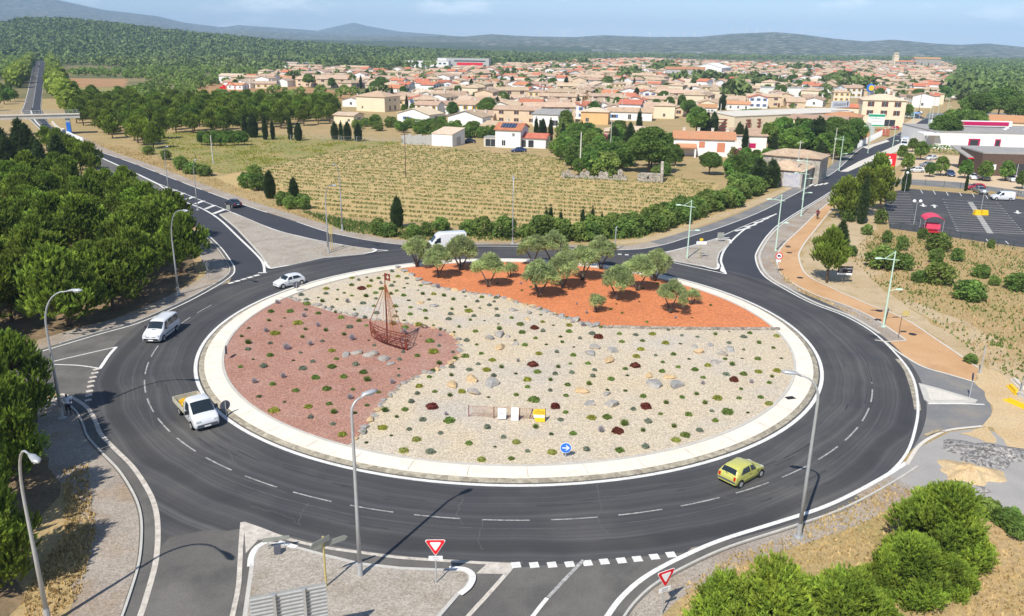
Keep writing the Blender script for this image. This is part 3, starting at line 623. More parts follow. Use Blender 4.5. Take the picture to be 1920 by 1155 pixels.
ridge('hills', [(600, 74), (700, 72), (830, 68), (870, 70), (920, 66), (1000, 70), (1080, 71), (1130, 68), (1220, 71), (1310, 71), (1370, 66), (1450, 64), (1500, 68), (1560, 76), (1620, 82), (1670, 79.5), (1750, 86), (1800, 88), (1850, 86), (1920, 92), (2100, 98), (2400, 104)], 4600, 2300, 'hill_rock', 9, seed=2, n=320)
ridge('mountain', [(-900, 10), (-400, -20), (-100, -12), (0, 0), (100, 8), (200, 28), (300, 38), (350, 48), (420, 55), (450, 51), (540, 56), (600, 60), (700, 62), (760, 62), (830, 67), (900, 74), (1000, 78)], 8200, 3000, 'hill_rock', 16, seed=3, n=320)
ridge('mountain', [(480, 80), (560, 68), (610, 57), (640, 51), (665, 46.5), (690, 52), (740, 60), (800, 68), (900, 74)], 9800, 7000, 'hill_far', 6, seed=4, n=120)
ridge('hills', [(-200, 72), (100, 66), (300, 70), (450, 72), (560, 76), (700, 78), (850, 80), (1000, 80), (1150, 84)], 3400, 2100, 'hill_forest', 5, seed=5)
# ================================================================== TREES AND PLANTS
def unit(n, up=0.):
    d = rng.normal(size=(n, 3)); d[:, 2] += up; return d / np.linalg.norm(d, axis=1)[:, None]
def tufts(P, D, L_, W, tv):
    """pointed leaf bundles: two crossed triangles from P along D"""
    n = len(P); a = np.cross(D, unit(n)); a /= np.linalg.norm(a, axis=1)[:, None] + 1e-9; b = np.cross(D, a)
    L_ = L_[:, None]; W = W[:, None]
    V = np.stack([P - a * W, P + a * W, P + D * L_, P - b * W, P + b * W, P + D * L_], 1).reshape(-1, 3)
    F = np.arange(n * 6).reshape(-1, 3); return V, F, np.repeat(tv, 6)
def leaves(P, D, s, tv):
    """diamond leaf clumps"""
    n = len(P); a = np.cross(D, unit(n)); a /= np.linalg.norm(a, axis=1)[:, None] + 1e-9; b = np.cross(D, a); s = s[:, None]
    V = np.stack([P - a * s, P - b * s * .62, P + a * s, P + b * s * .62], 1).reshape(-1, 3)
    F = np.arange(n * 4).reshape(-1, 4); return V, F, np.repeat(tv, 4)
def lobes_pts(lobes, per, shell=.35, up=.5, flat=1.):
    Ps, Ds, T = [], [], []
    for (c, r, tnt) in lobes:
        n = int(per * (r[0] * r[1] * r[2]) ** (2 / 3)); d = unit(n, up); q = (1 - shell * rng.random(n) ** 1.6) * rng.uniform(.9, 1.12, n)
        Ps.append(np.array(c) + d * np.array(r) * q[:, None]); Ds.append(d); T.append(tnt * rng.uniform(.78, 1.22, n))
    return np.concatenate(Ps), np.concatenate(Ds), np.concatenate(T)
def limbs(name, segs, m, parent):
    mb = MB()
    for pts, r in segs: mb.tube(pts, r, 6)
    return mb.obj(name, M[m], parent, smooth=True)
def proto(name, lab, cat, crown, leafmat, segs, bark='bark', cname='crown', tname='trunk'):
    o = thing(name, lab, cat); V, F, T = crown
    link(cname, npmesh(cname, V, F, T), o, [M[leafmat]])
    if segs: limbs(tname, segs, bark, o)
    PROTO.append(o); return o
PROTO = []
U = rnd.uniform
def pine(seed, H=8.5, Rr=2.9, base=.32, per=420, lf='pine_leaf', L_=.42, W=.075, lean=.6, n=26, sq=.62, shoots=0):
    rnd.seed(seed); ax, ay = U(-lean, lean), U(-lean, lean); lobes = []; segs = []
    tr = [(0, 0, -.2), (ax * .25, ay * .2, H * .25), (ax * .6, ay * .7, H * .55), (ax, ay, H * .86)]; segs.append((tr, [H * .026, H * .021, H * .014, .03]))
    for i in range(n):
        t = (i + .5) / n; z = H * (base + (1 - base) * t) ; rr = Rr * (math.sin(math.pi * min(1, (t * .82 + .17)))) ** .75 * U(.62, 1.16); a = i * 2.4 + U(-.7, .7)
        c = (ax * z / H + rr * math.cos(a) * .72, ay * z / H + rr * math.sin(a) * .72, z - .45); s = U(.75, 1.3) * (1.05 - .4 * t) * Rr / 2.6 * (26 / n) ** .42
        lobes.append((c, (s * 1.1, s * 1.1, s * sq * 1.25), U(.58, 1.35)))
        if i % 2 == 0: segs.append(([(ax * .6 * z / H, ay * .6 * z / H, z * .72), (c[0] * .6, c[1] * .6, z * .86), c], [H * .008, H * .006, .02]))
    for k in range(4): lobes.append(((ax + U(-.5, .5), ay + U(-.5, .5), H * (.72 + .07 * k)), (1.0 * Rr / 2.9, 1.0 * Rr / 2.9, .8), U(.85, 1.2)))
    P, D, T = lobes_pts(lobes, per)
    if shoots:      # upright shoots, each a little bottle brush of needles
        k = len(P) // 11; ix = rng.choice(len(P), k, False); A = D[ix] * .55 + unit(k) * .35 + np.array([0, 0, .8]); A /= np.linalg.norm(A, axis=1)[:, None]; t_ = rng.random((k, 11)); P = (P[ix][:, None] + A[:, None] * (t_ * shoots)[..., None] + rng.normal(0, .02, (k, 11, 3))).reshape(-1, 3); D = np.repeat(A, 11, 0); T = np.repeat(T[ix] * rng.uniform(.8, 1.2, k), 11) * (.8 + .4 * t_.ravel())
    m = len(P); D2 = D * .8 + unit(m) * .55 + np.array([0, 0, .55]); D2 /= np.linalg.norm(D2, axis=1)[:, None]
    return tufts(P, D2, rng.uniform(.7, 1.25, m) * L_, rng.uniform(.7, 1.3, m) * W, T), segs
PINES = []
for i, (H, Rr, b_) in enumerate(((8.5, 2.9, .30), (9.5, 3.0, .36), (7.2, 2.7, .26), (8.8, 3.3, .33))):
    cr, sg = pine(20 + i, H, Rr, b_, per=430, L_=.36, W=.085, shoots=.65); PINES.append(proto('pine_tree', 'x', 'pine tree', cr, 'pine_leaf', sg))
NEAR = []
for i, (H, Rr, b_) in enumerate(((8.8, 3.1, .22), (7.8, 3.0, .2))):
    cr, sg = pine(40 + i, H, Rr, b_, per=820, L_=.30, W=.055, n=50, shoots=.6); NEAR.append(proto('pine_tree', 'x', 'pine tree', cr, 'pine_leaf', sg))
cr, sg = pine(47, 7.2, 2.3, .40, per=900, L_=.30, W=.055, n=30, shoots=.6, lean=.2); SOLO = proto('pine_tree', 'x', 'pine tree', cr, 'pine_leaf', sg)
YOUNG = []
for i, (H, Rr, b_) in enumerate(((5.6, 2.2, .03), (4.6, 2.1, .02), (5.0, 2.3, .04))):
    cr, sg = pine(50 + i, H, Rr, b_, per=2300, L_=.22, W=.032, n=40, lean=.25, sq=.7, shoots=.5); YOUNG.append(proto('young_pine', 'x', 'pine tree', cr, 'young_pine_leaf', sg))
def cypress(seed, H, r, lf='dark_leaf', per=420):
    rnd.seed(seed); lb = [((U(-.1, .1), U(-.1, .1), H * t), (r * max(.25, math.sin(math.pi * (t * .78 + .2)) ** .8), r * max(.25, math.sin(math.pi * (t * .78 + .2)) ** .8), H * .10), U(.75, 1.2)) for t in np.linspace(.08, .95, 11)]
    P, D, T = lobes_pts(lb, per, .25, .0); m = len(P); D2 = D * .5 + np.array([0, 0, 1.]) + unit(m) * .3; D2 /= np.linalg.norm(D2, axis=1)[:, None]
    return tufts(P, D2, rng.uniform(.35, .6, m), rng.uniform(.07, .13, m), T), [([(0, 0, -.1), (0, 0, H * .5)], [.14, .06])]
CYP = []
for i, (H, r) in enumerate(((7.5, .62), (6., 1.0))):
    cr, sg = cypress(60 + i, H, r); CYP.append(proto('cypress', 'x', 'cypress tree', cr, 'dark_leaf', sg))
def conifer(seed, H, r, per=330):
    rnd.seed(seed); lb = []
    for i in range(30):
        t = i / 30; z = H * (.06 + .9 * t); rr = r * (1 - t) ** .8; a = i * 2.4; lb.append(((rr * .62 * math.cos(a), rr * .62 * math.sin(a), z), (rr * .55 + .18, rr * .55 + .18, .45), U(.7, 1.25)))
    P, D, T = lobes_pts(lb, per, .5, .2); m = len(P); D2 = D + unit(m) * .5; D2 /= np.linalg.norm(D2, axis=1)[:, None]
    return tufts(P, D2, rng.uniform(.4, .7, m), rng.uniform(.08, .14, m), T), [([(0, 0, -.1), (0, 0, H * .8)], [.2, .04])]
CON = []
for i, (H, r) in enumerate(((9.5, 2.5), (5.5, 1.5))):
    cr, sg = conifer(70 + i, H, r); CON.append(proto('conifer', 'x', 'conifer', cr, 'dark_leaf', sg))
def broad(seed, H, r, n=22, per=300, sz=.17, base=.3, sq=.75, shell=.4):
    rnd.seed(seed); lb = []; segs = [([(0, 0, -.1), (U(-.2, .2), 0, H * .3), (U(-.3, .3), U(-.3, .3), H * .62)], [H * .03, H * .022, .03])]
    for i in range(n):
        t = (i + .5) / n; z = H * (base + (.93 - base) * t); rr = r * math.sin(math.pi * (t * .8 + .17)) ** .7 * U(.6, 1); a = i * 2.4 + U(-.4, .4); c = (rr * .74 * math.cos(a), rr * .74 * math.sin(a), z); s = U(.55, .95) * r * .42
        lb.append((c, (s, s, s * sq), U(.7, 1.25)))
        if i % 4 == 0: segs.append(([(0, 0, H * .25), (c[0] * .5, c[1] * .5, z * .8), c], [H * .014, H * .009, .02]))
    P, D, T = lobes_pts(lb, per, shell, .4); m = len(P); D2 = D * .5 + unit(m); D2 /= np.linalg.norm(D2, axis=1)[:, None]
    return leaves(P, D2, rng.uniform(.7, 1.3, m) * sz, T), segs
BRO = []
for i, (H, r) in enumerate(((6.5, 3.0), (5.2, 2.6), (7.5, 3.2))):
    cr, sg = broad(80 + i, H, r, per=240, sz=.22); BRO.append(proto('broadleaf_tree', 'x', 'tree', cr, 'broad_leaf', sg))
STP = []
for i, (H, r) in enumerate(((8.5, 4.6), (7.5, 4.0))):
    cr, sg = broad(90 + i, H, r, n=34, per=300, sz=.2, base=.42, sq=.6); STP.append(proto('stone_pine', 'x', 'stone pine', cr, 'stone_pine_leaf', sg))
BUSH = []
for i, (H, r) in enumerate(((2.2, 1.5), (1.7, 1.35), (2.6, 1.4))):
    cr, sg = broad(100 + i, H, r, n=18, per=520, sz=.13, base=.12, sq=.9); BUSH.append(proto('bush', 'x', 'bush', cr, 'bush_leaf', sg, tname='stem'))
cr, sg = broad(110, 2.2, 1.4, n=14, per=400, sz=.13, base=.15, sq=.9); FLOW = proto('oleander_bush', 'x', 'flowering bush', cr, 'bush_leaf', sg, tname='stem')
P, D, T = lobes_pts([((U(-.9, .9), U(-.9, .9), U(1.1, 2.0)), (.5, .5, .35), 1) for i in range(9)], 300); link('blossom', npmesh('blossom', *leaves(P, unit(len(P)), rng.uniform(.08, .16, len(P)), T)), FLOW, [M['pink_flower']])
def olive(seed, H=3.9, r=2.1, n=36, per=520):
    rnd.seed(seed); lb = []; segs = []; k = rnd.choice((2, 3, 3)); tips = []
    for j in range(k):
        a = 6.28 * j / k + U(-.5, .5); b = (.5 * math.cos(a), .5 * math.sin(a), H * .28); e = (r * .55 * math.cos(a), r * .55 * math.sin(a), H * .56)
        segs.append(([(0.05 * math.cos(a), .05 * math.sin(a), -.1), (b[0] * .45, b[1] * .45, H * .14), b, e], [.13, .11, .085, .045]))
        for q in range(4):
            a2 = a + U(-1, 1); t = (e[0] + U(.3, .8) * math.cos(a2), e[1] + U(.3, .8) * math.sin(a2), H * U(.66, .86)); segs.append(([e, ((e[0] + t[0]) / 2, (e[1] + t[1]) / 2, H * .66), t], [.04, .028, .012]))
    for i in range(n):
        a = i * 2.4 + U(-.4, .4); t = (i + .5) / n; rr = r * math.sqrt(t) * U(.75, 1.05); z = H * (.53 + .40 * (1 - (rr / r) ** 2) * U(.75, 1.05) - .05 * (rr / r)) + U(-.25, .15)
        s = U(.42, .68); lb.append(((rr * .85 * math.cos(a), rr * .85 * math.sin(a), z), (s, s, s * .7), U(.65, 1.3)))
    P, D, T = lobes_pts(lb, per, .55, .35); m = len(P); D2 = D * .5 + unit(m) * .8 + np.array([0, 0, .35]); D2 /= np.linalg.norm(D2, axis=1)[:, None]
    return tufts(P, D2, rng.uniform(.18, .36, m), rng.uniform(.04, .075, m), T), segs
OLV = []
for i, (H, r) in enumerate(((4.0, 2.1), (4.3, 2.3), (3.7, 1.9), (4.2, 2.0))):
    cr, sg = olive(120 + i, H, r); OLV.append(proto('olive_tree', 'x', 'olive tree', cr, 'olive_leaf', sg, 'olive_bark'))
cr, sg = olive(131, 2.2, 1.25, 11, 330); LOLV = proto('young_olive_tree', 'x', 'olive tree', cr, 'olive_leaf', sg, 'olive_bark')
for o in PROTO: o['_p'] = 1
USED = set()
def plant(protos, x, y, H=None, label='', group=None, rz=None, sxy=1.0, z=0.):
    src = rnd.choice(protos) if isinstance(protos, list) else protos
    ref = REFH[src.name]; s = (H / ref) if H else 1.0
    return dup(src, (x, y, z), rnd.uniform(0, 6.28) if rz is None else rz, (s * sxy, s * sxy, s), label, group)
REFH = {}
for o in PROTO:
    zs = [v.co.z for v in KIDS[o.name][0].data.vertices]; REFH[o.name] = max(zs)
def scatter(poly, sp, n_max=999, px=True, seed=1, tries=30):
    r_ = random.Random(seed); P = GP(poly) if px else poly; xs = [p[0] for p in P]; ys = [p[1] for p in P]; out = []; grid = {}
    area = (max(xs) - min(xs)) * (max(ys) - min(ys)); N = int(area / (sp * sp) * 4) + 10
    for _ in range(min(N, 60000)):
        x, y = r_.uniform(min(xs), max(xs)), r_.uniform(min(ys), max(ys))
        if not inpoly(x, y, P): continue
        k = (int(x // sp), int(y // sp)); ok = True
        for i in (-1, 0, 1):
            for j in (-1, 0, 1):
                for q in grid.get((k[0] + i, k[1] + j), ()):
                    if (q[0] - x) ** 2 + (q[1] - y) ** 2 < sp * sp: ok = False
        if ok: grid.setdefault(k, []).append((x, y)); out.append((x, y))
        if len(out) >= n_max: break
    return out
rnd.seed(5)
# --- the dense pine wood left of the roundabout
WOOD = [(115, 622), (185, 600), (252, 576), (316, 550), (350, 522), (358, 492), (345, 466), (318, 444), (262, 432), (222, 400), (190, 375), (128, 340), (90, 318), (30, 300), (-120, 300), (-320, 380), (-330, 560), (-120, 690), (0, 668)]
for (x, y) in scatter(WOOD, 5.0, seed=3):
    px, py = PX(x, y); dark = px < 150 and py < 345
    if dark: plant(CON, x, y, U(8, 11), 'dark green conifer at the far upper end of the dense wood by the left road', 'dark conifers of the left wood')
    else: plant(PINES, x, y, U(6.3, 9.0) if px > 250 or py > 470 else U(5.5, 7.5), 'green pine in the dense wood left of the roundabout', 'pines of the left wood', sxy=U(1.05, 1.35))
for i, (px, py, h) in enumerate(((88, 283, 6.5), (108, 292, 7), (130, 308, 7), (152, 320, 7.2), (176, 335, 7.8), (207, 362, 5), (238, 386, 7), (262, 402, 6), (300, 425, 5.5), (335, 447, 6))):
    plant(PINES, *G(px, py), h, 'green pine in the row between the grey side path and the left road', 'pines along the side path')
# --- nearer pines at the left edge
for (px, py, h, lb) in ((40, 800, 7.8, 'large pine overhanging the street lamp at the left edge of the photo'), (-40, 880, 10, 'bright pine at the left edge below the lamp with the person'), (15, 905, 7.4, 'smaller pine on the left gravel verge below the tall lamp pine'), (-65, 1010, 9.6, 'pine cut by the left edge beside the lower gravel verge'), (0, 1100, 7.0, 'lowest pine at the left edge behind the lower left lamp'), (-130, 800, 9.5, 'pine far left between the side road and the lower pines')):
    plant(NEAR, *G(px, py), h, lb, 'pines at the left edge')
# --- young pines at the lower right
for (px, py, h, lb, i) in ((1440, 1222, 5.2, 'bright green young pine at the bottom edge, the widest of the lower right group', 1), (1352, 1200, 3.6, 'small bright young pine beside the lower right give way sign', 2), (1570, 1215, 4.7, 'bright young pine at the bottom edge right of the widest one', 2), (1705, 1122, 4.0, 'dense young pine in the middle of the lower right group', 0), (1745, 1045, 5.0, 'tall cone shaped young pine nearest the pale pavement', 0), (1395, 1172, 2.5, 'small bright young pine peeking up behind the widest one', 0), (1505, 1168, 2.9, 'young pine between the widest bright one and its right neighbour', 2), (1640, 1178, 2.3, 'low bright young pine at the right end of the bottom row', 1), (1655, 1108, 2.8, 'young pine at the left foot of the dense middle one', 1), (1785, 1108, 2.3, 'low young pine right below the tall cone shaped one', 2), (1800, 1066, 3.2, 'low young pine on the right side of the tall cone shaped one', 1)):
    plant(YOUNG, *G(px, py), h, lb, 'young pines at the lower right', rz=U(0, 6), sxy=1.3)
# --- belt of pines behind the left road, beyond the field
for (x, y) in scatter([(140, 235), (175, 245), (215, 262), (250, 272), (290, 287), (302, 262), (330, 252), (430, 250), (520, 242), (600, 234), (628, 228), (630, 210), (500, 205), (400, 202), (250, 200), (135, 197)], 5.8, seed=8):
    plant(PINES, x, y, U(6.8, 9.2), 'green pine in the long belt of trees behind the dry field', 'pines of the belt behind the field', sxy=1.1)
for (x, y) in scatter([(-60, 215), (10, 208), (30, 190), (22, 165), (-10, 160), (-200, 170)], 6, 40, seed=9): plant(BRO + PINES, x, y, U(4, 8), 'green tree on the left bank above the far road', 'trees on the left bank of the far road')
# --- olive trees of the orange bed
for i, (px, py, h, lb) in enumerate(((782, 503, 3.9, 'leftmost olive tree on the orange bed, leaning over the white apron'), (822, 524, 4.0, 'olive tree second from the left on the orange bed, over a wide shadow'), (864, 509, 4.4, 'olive tree at the back of the orange bed beside the white van'), (916, 541, 4.0, 'broad olive tree standing alone near the stone border'), (1000, 500, 4.0, 'olive tree at the back edge of the orange bed, left of the tallest crown'), (1035, 498, 4.3, 'olive tree at the back edge of the orange bed with the tallest crown'), (1010, 560, 4.3, 'front olive tree with forked trunks in the middle of the orange bed'), (1055, 543, 4.2, 'olive tree with several stems just behind the front middle one'), (1092, 528, 4.3, 'olive tree in the middle of the orange bed, third from the back'),
        (1126, 507, 4.2, 'slim olive tree at the back right edge of the orange bed'), (1158, 566, 4.0, 'olive tree with one straight trunk on the right part of the orange bed'), (1195, 548, 4.2, 'olive tree behind the one with the straight trunk, right part of the bed'), (1228, 530, 3.9, 'rightmost olive tree of the back row beside the ring road'), (1257, 590, 3.6, 'olive tree nearest the right end of the orange bed'))):
    plant([OLV[i % 4]], *G(px, py), h * 1.08, lb, 'olive trees on the orange bed', z=.19)
for (px, py, h, lb) in ((1118, 588, 2.1, 'small sparse olive with bunched tips in front of the orange bed'), (1296, 574, 1.9, 'small sparse olive at the right end of the orange bed'), (957, 523, 2.0, 'small sparse olive between the two middle trees of the orange bed')):
    plant(LOLV, *G(px, py), h, lb, 'olive trees on the orange bed', z=.19)
# --- right side: single trees and bushes
plant([SOLO], *G(1550, 530), 7.3, 'pine with a bare straight trunk beside the ochre path and black board', None)
for (px, py, h, lb) in ((1588, 412, 7.6, 'leftmost pine of the clump between the ochre path and the car park'), (1610, 405, 8.6, 'middle pine of the clump beside the car park'), (1640, 372, 9.0, 'tallest pine of the clump, beside the red sign'), (1650, 395, 8, 'rightmost pine of the clump at the corner of the car park'), (1575, 400, 6.5, 'small pine at the near edge of the clump by the path')):
    plant(PINES, *G(px, py), h, lb, 'pines by the car park corner')
plant([CYP[0]], *G(1614, 420), 8.5, 'slim dark cypress in front of the car park corner'); plant([CYP[1]], *G(1697, 358), 5, 'dark cypress pair at the far left corner of the car park'); plant([CYP[0]], *G(1810, 358), 3.6, 'small narrow cypress beside the red hatchback')
plant([CON[1]], *G(1575, 462), 4.2, 'small dark fir behind the pine with the bare trunk')
for (px, py, h, s, lb) in ((1570, 475, 2.2, 1, 'round bush below the small dark fir'), (1595, 480, 1.8, 1, 'grey green bush right of the small dark fir'), (1590, 415, 2.6, 1, 'bush at the foot of the pine clump'), (1650, 420, 3, 1, 'bush against the left edge of the car park'), (1625, 440, 2, 1, 'light green bush below the slim cypress'), (1655, 503, 3.6, 1.35, 'large dark rounded bush behind the green lamp post'), (1692, 505, 2.6, 1.1, 'bush on the right flank of the large dark one'), (1662, 455, 2.2, 1, 'small bush in the dry grass left of the red cart'),
        (1690, 470, 2.6, 1.0, 'twiggy dark bush between the large bush and the red cart'), (1758, 470, 3.2, 1.2, 'bright bush in front of the red canopy cart'), (1730, 448, 2, 1, 'bush on the left side of the red canopy cart'), (1755, 495, 2.6, 1.1, 'olive green bush below the bright one in the dry grass'), (1793, 490, 2.2, 1.1, 'round bush alone in the dry grass right of the middle'), (1758, 533, 3.3, 1.5, 'wide bush with a pale stone at its foot'), (1725, 528, 1.7, 1.5, 'low spreading bush left of the wide one'), (1816, 562, 2.9, 1.35, 'dome shaped bush alone in the tall dry grass'), (1857, 465, 1.6, .8, 'yellow green shrub by the lower car park fence'), (1840, 520, 2, 1.3, 'faded bush in the dry grass'), (1862, 535, 1.5, 1.1, 'small bush right of the faded one'), (1905, 545, 2.6, 1.5, 'bush at the right edge of the photo in dry grass'), (1820, 680, 1.0, 1.4, 'low green weed bush beside the end of the ochre path'),
        (1895, 985, 1.4, 1.3, 'low dark hedge bush beside the pale pavement at the right edge'), (1850, 965, 1.3, 1.3, 'low dark hedge bush below the gravel heap'), (1905, 1010, 1.3, 1.1, 'low bush below the pale pavement corner')):
    plant(BUSH, *G(px, py), h * .88, lb, 'bushes in the dry grass on the right', sxy=s * .92)
# --- hedge and shrubs between vineyard and ring road
for i, (px, py, h, pr, lb) in enumerate(((465, 352, 3.2, BUSH, 'grey green bush at the left corner of the vineyard'), (482, 357, 3.4, BUSH, 'second bush at the left corner of the vineyard'), (507, 372, 5.4, CYP[1:], 'dark upright conical shrub by the left end of the vineyard'), (478, 340, 3.6, BUSH, 'taller bush behind the vineyard corner bushes'), (532, 385, 2.6, BUSH, 'bush between the two dark upright shrubs'), (552, 378, 4.6, CYP[1:], 'second dark upright shrub at the vineyard edge'), (568, 392, 2.8, BUSH, 'wide bush right of the second upright shrub'), (545, 392, 2.4, BUSH, 'low bush below the second upright shrub'),
        (385, 330, 2.6, BUSH, 'bush on the bank above the left road, right one'), (340, 318, 3.2, BUSH, 'broad green bush on the bank above the left road'), (360, 326, 2.8, BUSH, 'bush between the two on the bank above the left road'), (312, 300, 2.6, BUSH, 'dull bush by the end of the pine belt'), (280, 290, 2.4, BUSH, 'small bush under the last pine of the belt'),
        (745, 428, 5.2, CYP[1:], 'dark upright shrub behind the white van at the vineyard edge'), (710, 440, 2.6, BUSH, 'dark round bush left of the upright shrub at the vineyard edge'), (728, 443, 2.2, BUSH, 'light bush at the foot of the upright shrub'), (775, 443, 2, BUSH, 'brownish bush left of the white van'), (800, 442, 2.2, BUSH, 'bush behind the front of the white van'), (828, 432, 2.2, BUSH, 'grey bush behind the white van roof'), (880, 440, 2.4, BUSH, 'bush right of the white van behind the olives'), (905, 440, 2.9, BUSH, 'dark bush left of the middle lamp post'), (945, 444, 3.3, BUSH, 'wide bush at the foot of the middle lamp post'), (985, 446, 2.2, BUSH, 'low bush right of the middle lamp post'))):
    plant(pr, *G(px, py), h, lb, 'shrubs along the vineyard edge', sxy=1.15)
hp = smooth(GP([(1005, 447), (1060, 447), (1120, 447), (1180, 440), (1240, 424), (1300, 405), (1360, 385), (1410, 362), (1440, 348)]), 5); k = 0
for i in range(len(hp)):
    for j in range(2):
        x, y = hp[i][0] + U(-1.2, 1.2), hp[i][1] + U(-1.2, 2.2); px = PX(x, y)[0]; k += 1
        if j == 0 and px < 1130 and i % 2: plant([CYP[0]], x, y, U(3.5, 5.5), 'thin dark conifer in the hedge between vineyard and ring road', 'thin conifers in the vineyard hedge')
        else: plant(BUSH, x, y, U(2.2, 3.8), 'dark green bush in the long hedge between vineyard and right road', 'bushes of the vineyard hedge', sxy=1.1)
# --- garden behind the vineyard and before the town
for (px, py, h, pr, s, lb) in ((1215, 325, 10.5, STP, 1.0, 'big dark domed pine left of the long orange roofed house'), (1330, 328, 5.2, STP, 1.05, 'flat crowned green tree in front of the orange roofed house'), (1370, 335, 4.5, BRO, 1.1, 'broad green tree right of the flat crowned one'), (1110, 330, 5.6, BRO, 1.2, 'bushy tree behind the ruined stone wall'), (1085, 330, 4, BRO, 1.0, 'dense bush left of the ruined stone wall'), (1140, 315, 6.2, BRO, 1.2, 'tree behind the ruin, left of the big domed pine'), (1165, 320, 5.2, BRO, 1.1, 'tree between the ruin and the big domed pine'), (1180, 282, 8, CON[:1], 1.1, 'dark cedar behind the garden'), (1150, 285, 7, CYP[1:], 1.5, 'dark cypress left of the cedar'), (1110, 285, 6, BRO, 1.2, 'green tree behind the power pole in the garden'),
        (1080, 280, 5.5, BRO, 1.2, 'light green tree right of the solar roof house'), (1050, 300, 3, BRO, 1.2, 'low tree beside the solar roof house'), (1245, 330, 3.2, BUSH, 1.2, 'bush beside the small stone hut'), (1230, 333, 2.6, BUSH, 1.1, 'bright bush behind the small stone hut'), (1420, 355, 6.6, CYP[1:], 1.7, 'dark upright tree left of the stone barn'), (1445, 352, 6.2, CYP[1:], 1.6, 'dark upright tree against the stone barn'), (1400, 348, 5, BRO, 1.1, 'green tree left of the dark barn trees'), (1380, 352, 3.4, BUSH, 1.3, 'brownish bush at the right corner of the vineyard'),
        (1305, 252, 9, BRO, 1.1, 'tall green tree behind the orange roofed house'), (1560, 285, 9.5, STP, 1.0, 'dark tree mass right of the stone barn'), (1530, 285, 10, CYP[1:], 2.0, 'dark spreading conifer behind the stone barn'), (1575, 300, 6, BRO, 1.1, 'green tree by the long white fence'), (1590, 290, 6, BRO, 1.0, 'round green tree at the yard wall'), (1465, 278, 9, BRO, .9, 'dark tree before the grey container shed'), (1440, 282, 8, BRO, .9, 'dark tree right of the white building end'), (1500, 275, 8, CYP[1:], 1.5, 'dark cypress beside the container shed'), (1060, 245, 7, BRO, .9, 'tree at the front of the town by the white modern house')):
    plant(pr, *G(px, py), h, lb, 'garden trees between vineyard and town', sxy=s)
for (px, py, h, lb) in ((1315, 250, 7.5, 'cypress left of three behind the orange roof'), (1325, 252, 8, 'middle cypress behind the orange roof'), (1337, 250, 7.5, 'right cypress behind the orange roof'), (1197, 258, 9, 'single tall thin cypress above the garden'), (1383, 282, 8, 'cypress right of the long orange roof'), (1395, 285, 7.5, 'second cypress right of the long orange roof'), (1017, 262, 6.5, 'cypress behind the solar roof house'), (1032, 264, 7, 'second cypress behind the solar roof house'), (1005, 258, 6.5, 'third cypress behind the solar roof house'), (1055, 268, 6.5, 'cypress left of the garden'), (1090, 262, 6, 'cypress above the garden trees'), (1070, 262, 6, 'short cypress above the garden'),
        (628, 262, 5.5, 'first dark cypress at the back of the dry field'), (640, 263, 5.8, 'second dark cypress at the back of the dry field'), (652, 264, 5.8, 'third dark cypress at the back of the dry field'), (672, 265, 5.6, 'fourth dark cypress at the back of the dry field'), (545, 262, 7, 'dark cypress alone in the dry field'), (560, 264, 5.5, 'cypress beside the lone one in the dry field'), (498, 262, 7.5, 'tall dark cypress by the orchard'), (512, 262, 6, 'small dark cypress by the orchard'), (475, 258, 7.5, 'dark cypress behind the orchard'), (460, 258, 7.5, 'leftmost dark cypress behind the orchard')):
    plant(CYP, *G(px, py), h, lb, 'cypresses', sxy=1.25)
for (px, py, h, lb) in ((1110, 268, 3.2, 'pink flowering oleander in the garden, left'), (1130, 270, 3.2, 'pink flowering oleander in the garden, right'), (1375, 300, 3.5, 'pink flowering bush beside the orange roofed house'), (1388, 303, 3, 'dark pink flowering bush nearer the stone barn'), (748, 193, 3.5, 'deep pink bougainvillea among the roofs'), (1485, 205, 3.5, 'pink flowering bush beside the long hangar roof'), (1020, 235, 2.5, 'pink bush by the white modern house')):
    plant(FLOW, *G(px, py), h, lb, 'pink flowering bushes')
for i in range(16):
    px = 378 + (i % 8) * 11.5; py = 273 - (i // 8) * 8 + U(-1, 1); plant(BRO, *G(px, py), U(3., 3.8), 'small fruit tree of the orchard in the dry field', 'orchard trees in the dry field')
for (x, y) in scatter([(640, 245), (760, 250), (800, 262), (850, 260), (930, 262), (940, 245), (860, 240), (760, 236), (700, 234)], 4.2, 110, seed=12): plant(BUSH + BRO[1:2], x, y, U(2.4, 4.2), 'green garden bush between the dry field and the first houses', 'garden bushes before the first houses', sxy=1.2)
for (x, y) in scatter([(1066, 328), (1110, 334), (1170, 330), (1205, 318), (1268, 312), (1262, 285), (1210, 266), (1150, 258), (1060, 262), (1042, 285)], 5.2, 80, seed=14): plant(BRO + BUSH[:1], x, y, U(3.6, 6.2), 'leafy green tree in the dense garden behind the ruined wall', 'dense garden trees behind the ruin', sxy=1.15)
for (x, y) in scatter([(1400, 345), (1450, 348), (1440, 318), (1400, 300), (1370, 318), (1350, 335)], 4.5, 30, seed=15): plant(BRO, x, y, U(3.5, 5.5), 'leafy green tree between the orange roofed house and the stone barn', 'trees left of the stone barn', sxy=1.15)
for (x, y) in scatter([(1530, 300), (1600, 285), (1605, 262), (1560, 262), (1480, 268), (1440, 275), (1450, 290)], 6, 30, seed=16): plant(CYP[1:] + BRO, x, y, U(5, 8.5), 'dark green tree in the mass between stone barn and builders yard', 'dark trees before the builders yard', sxy=1.3)
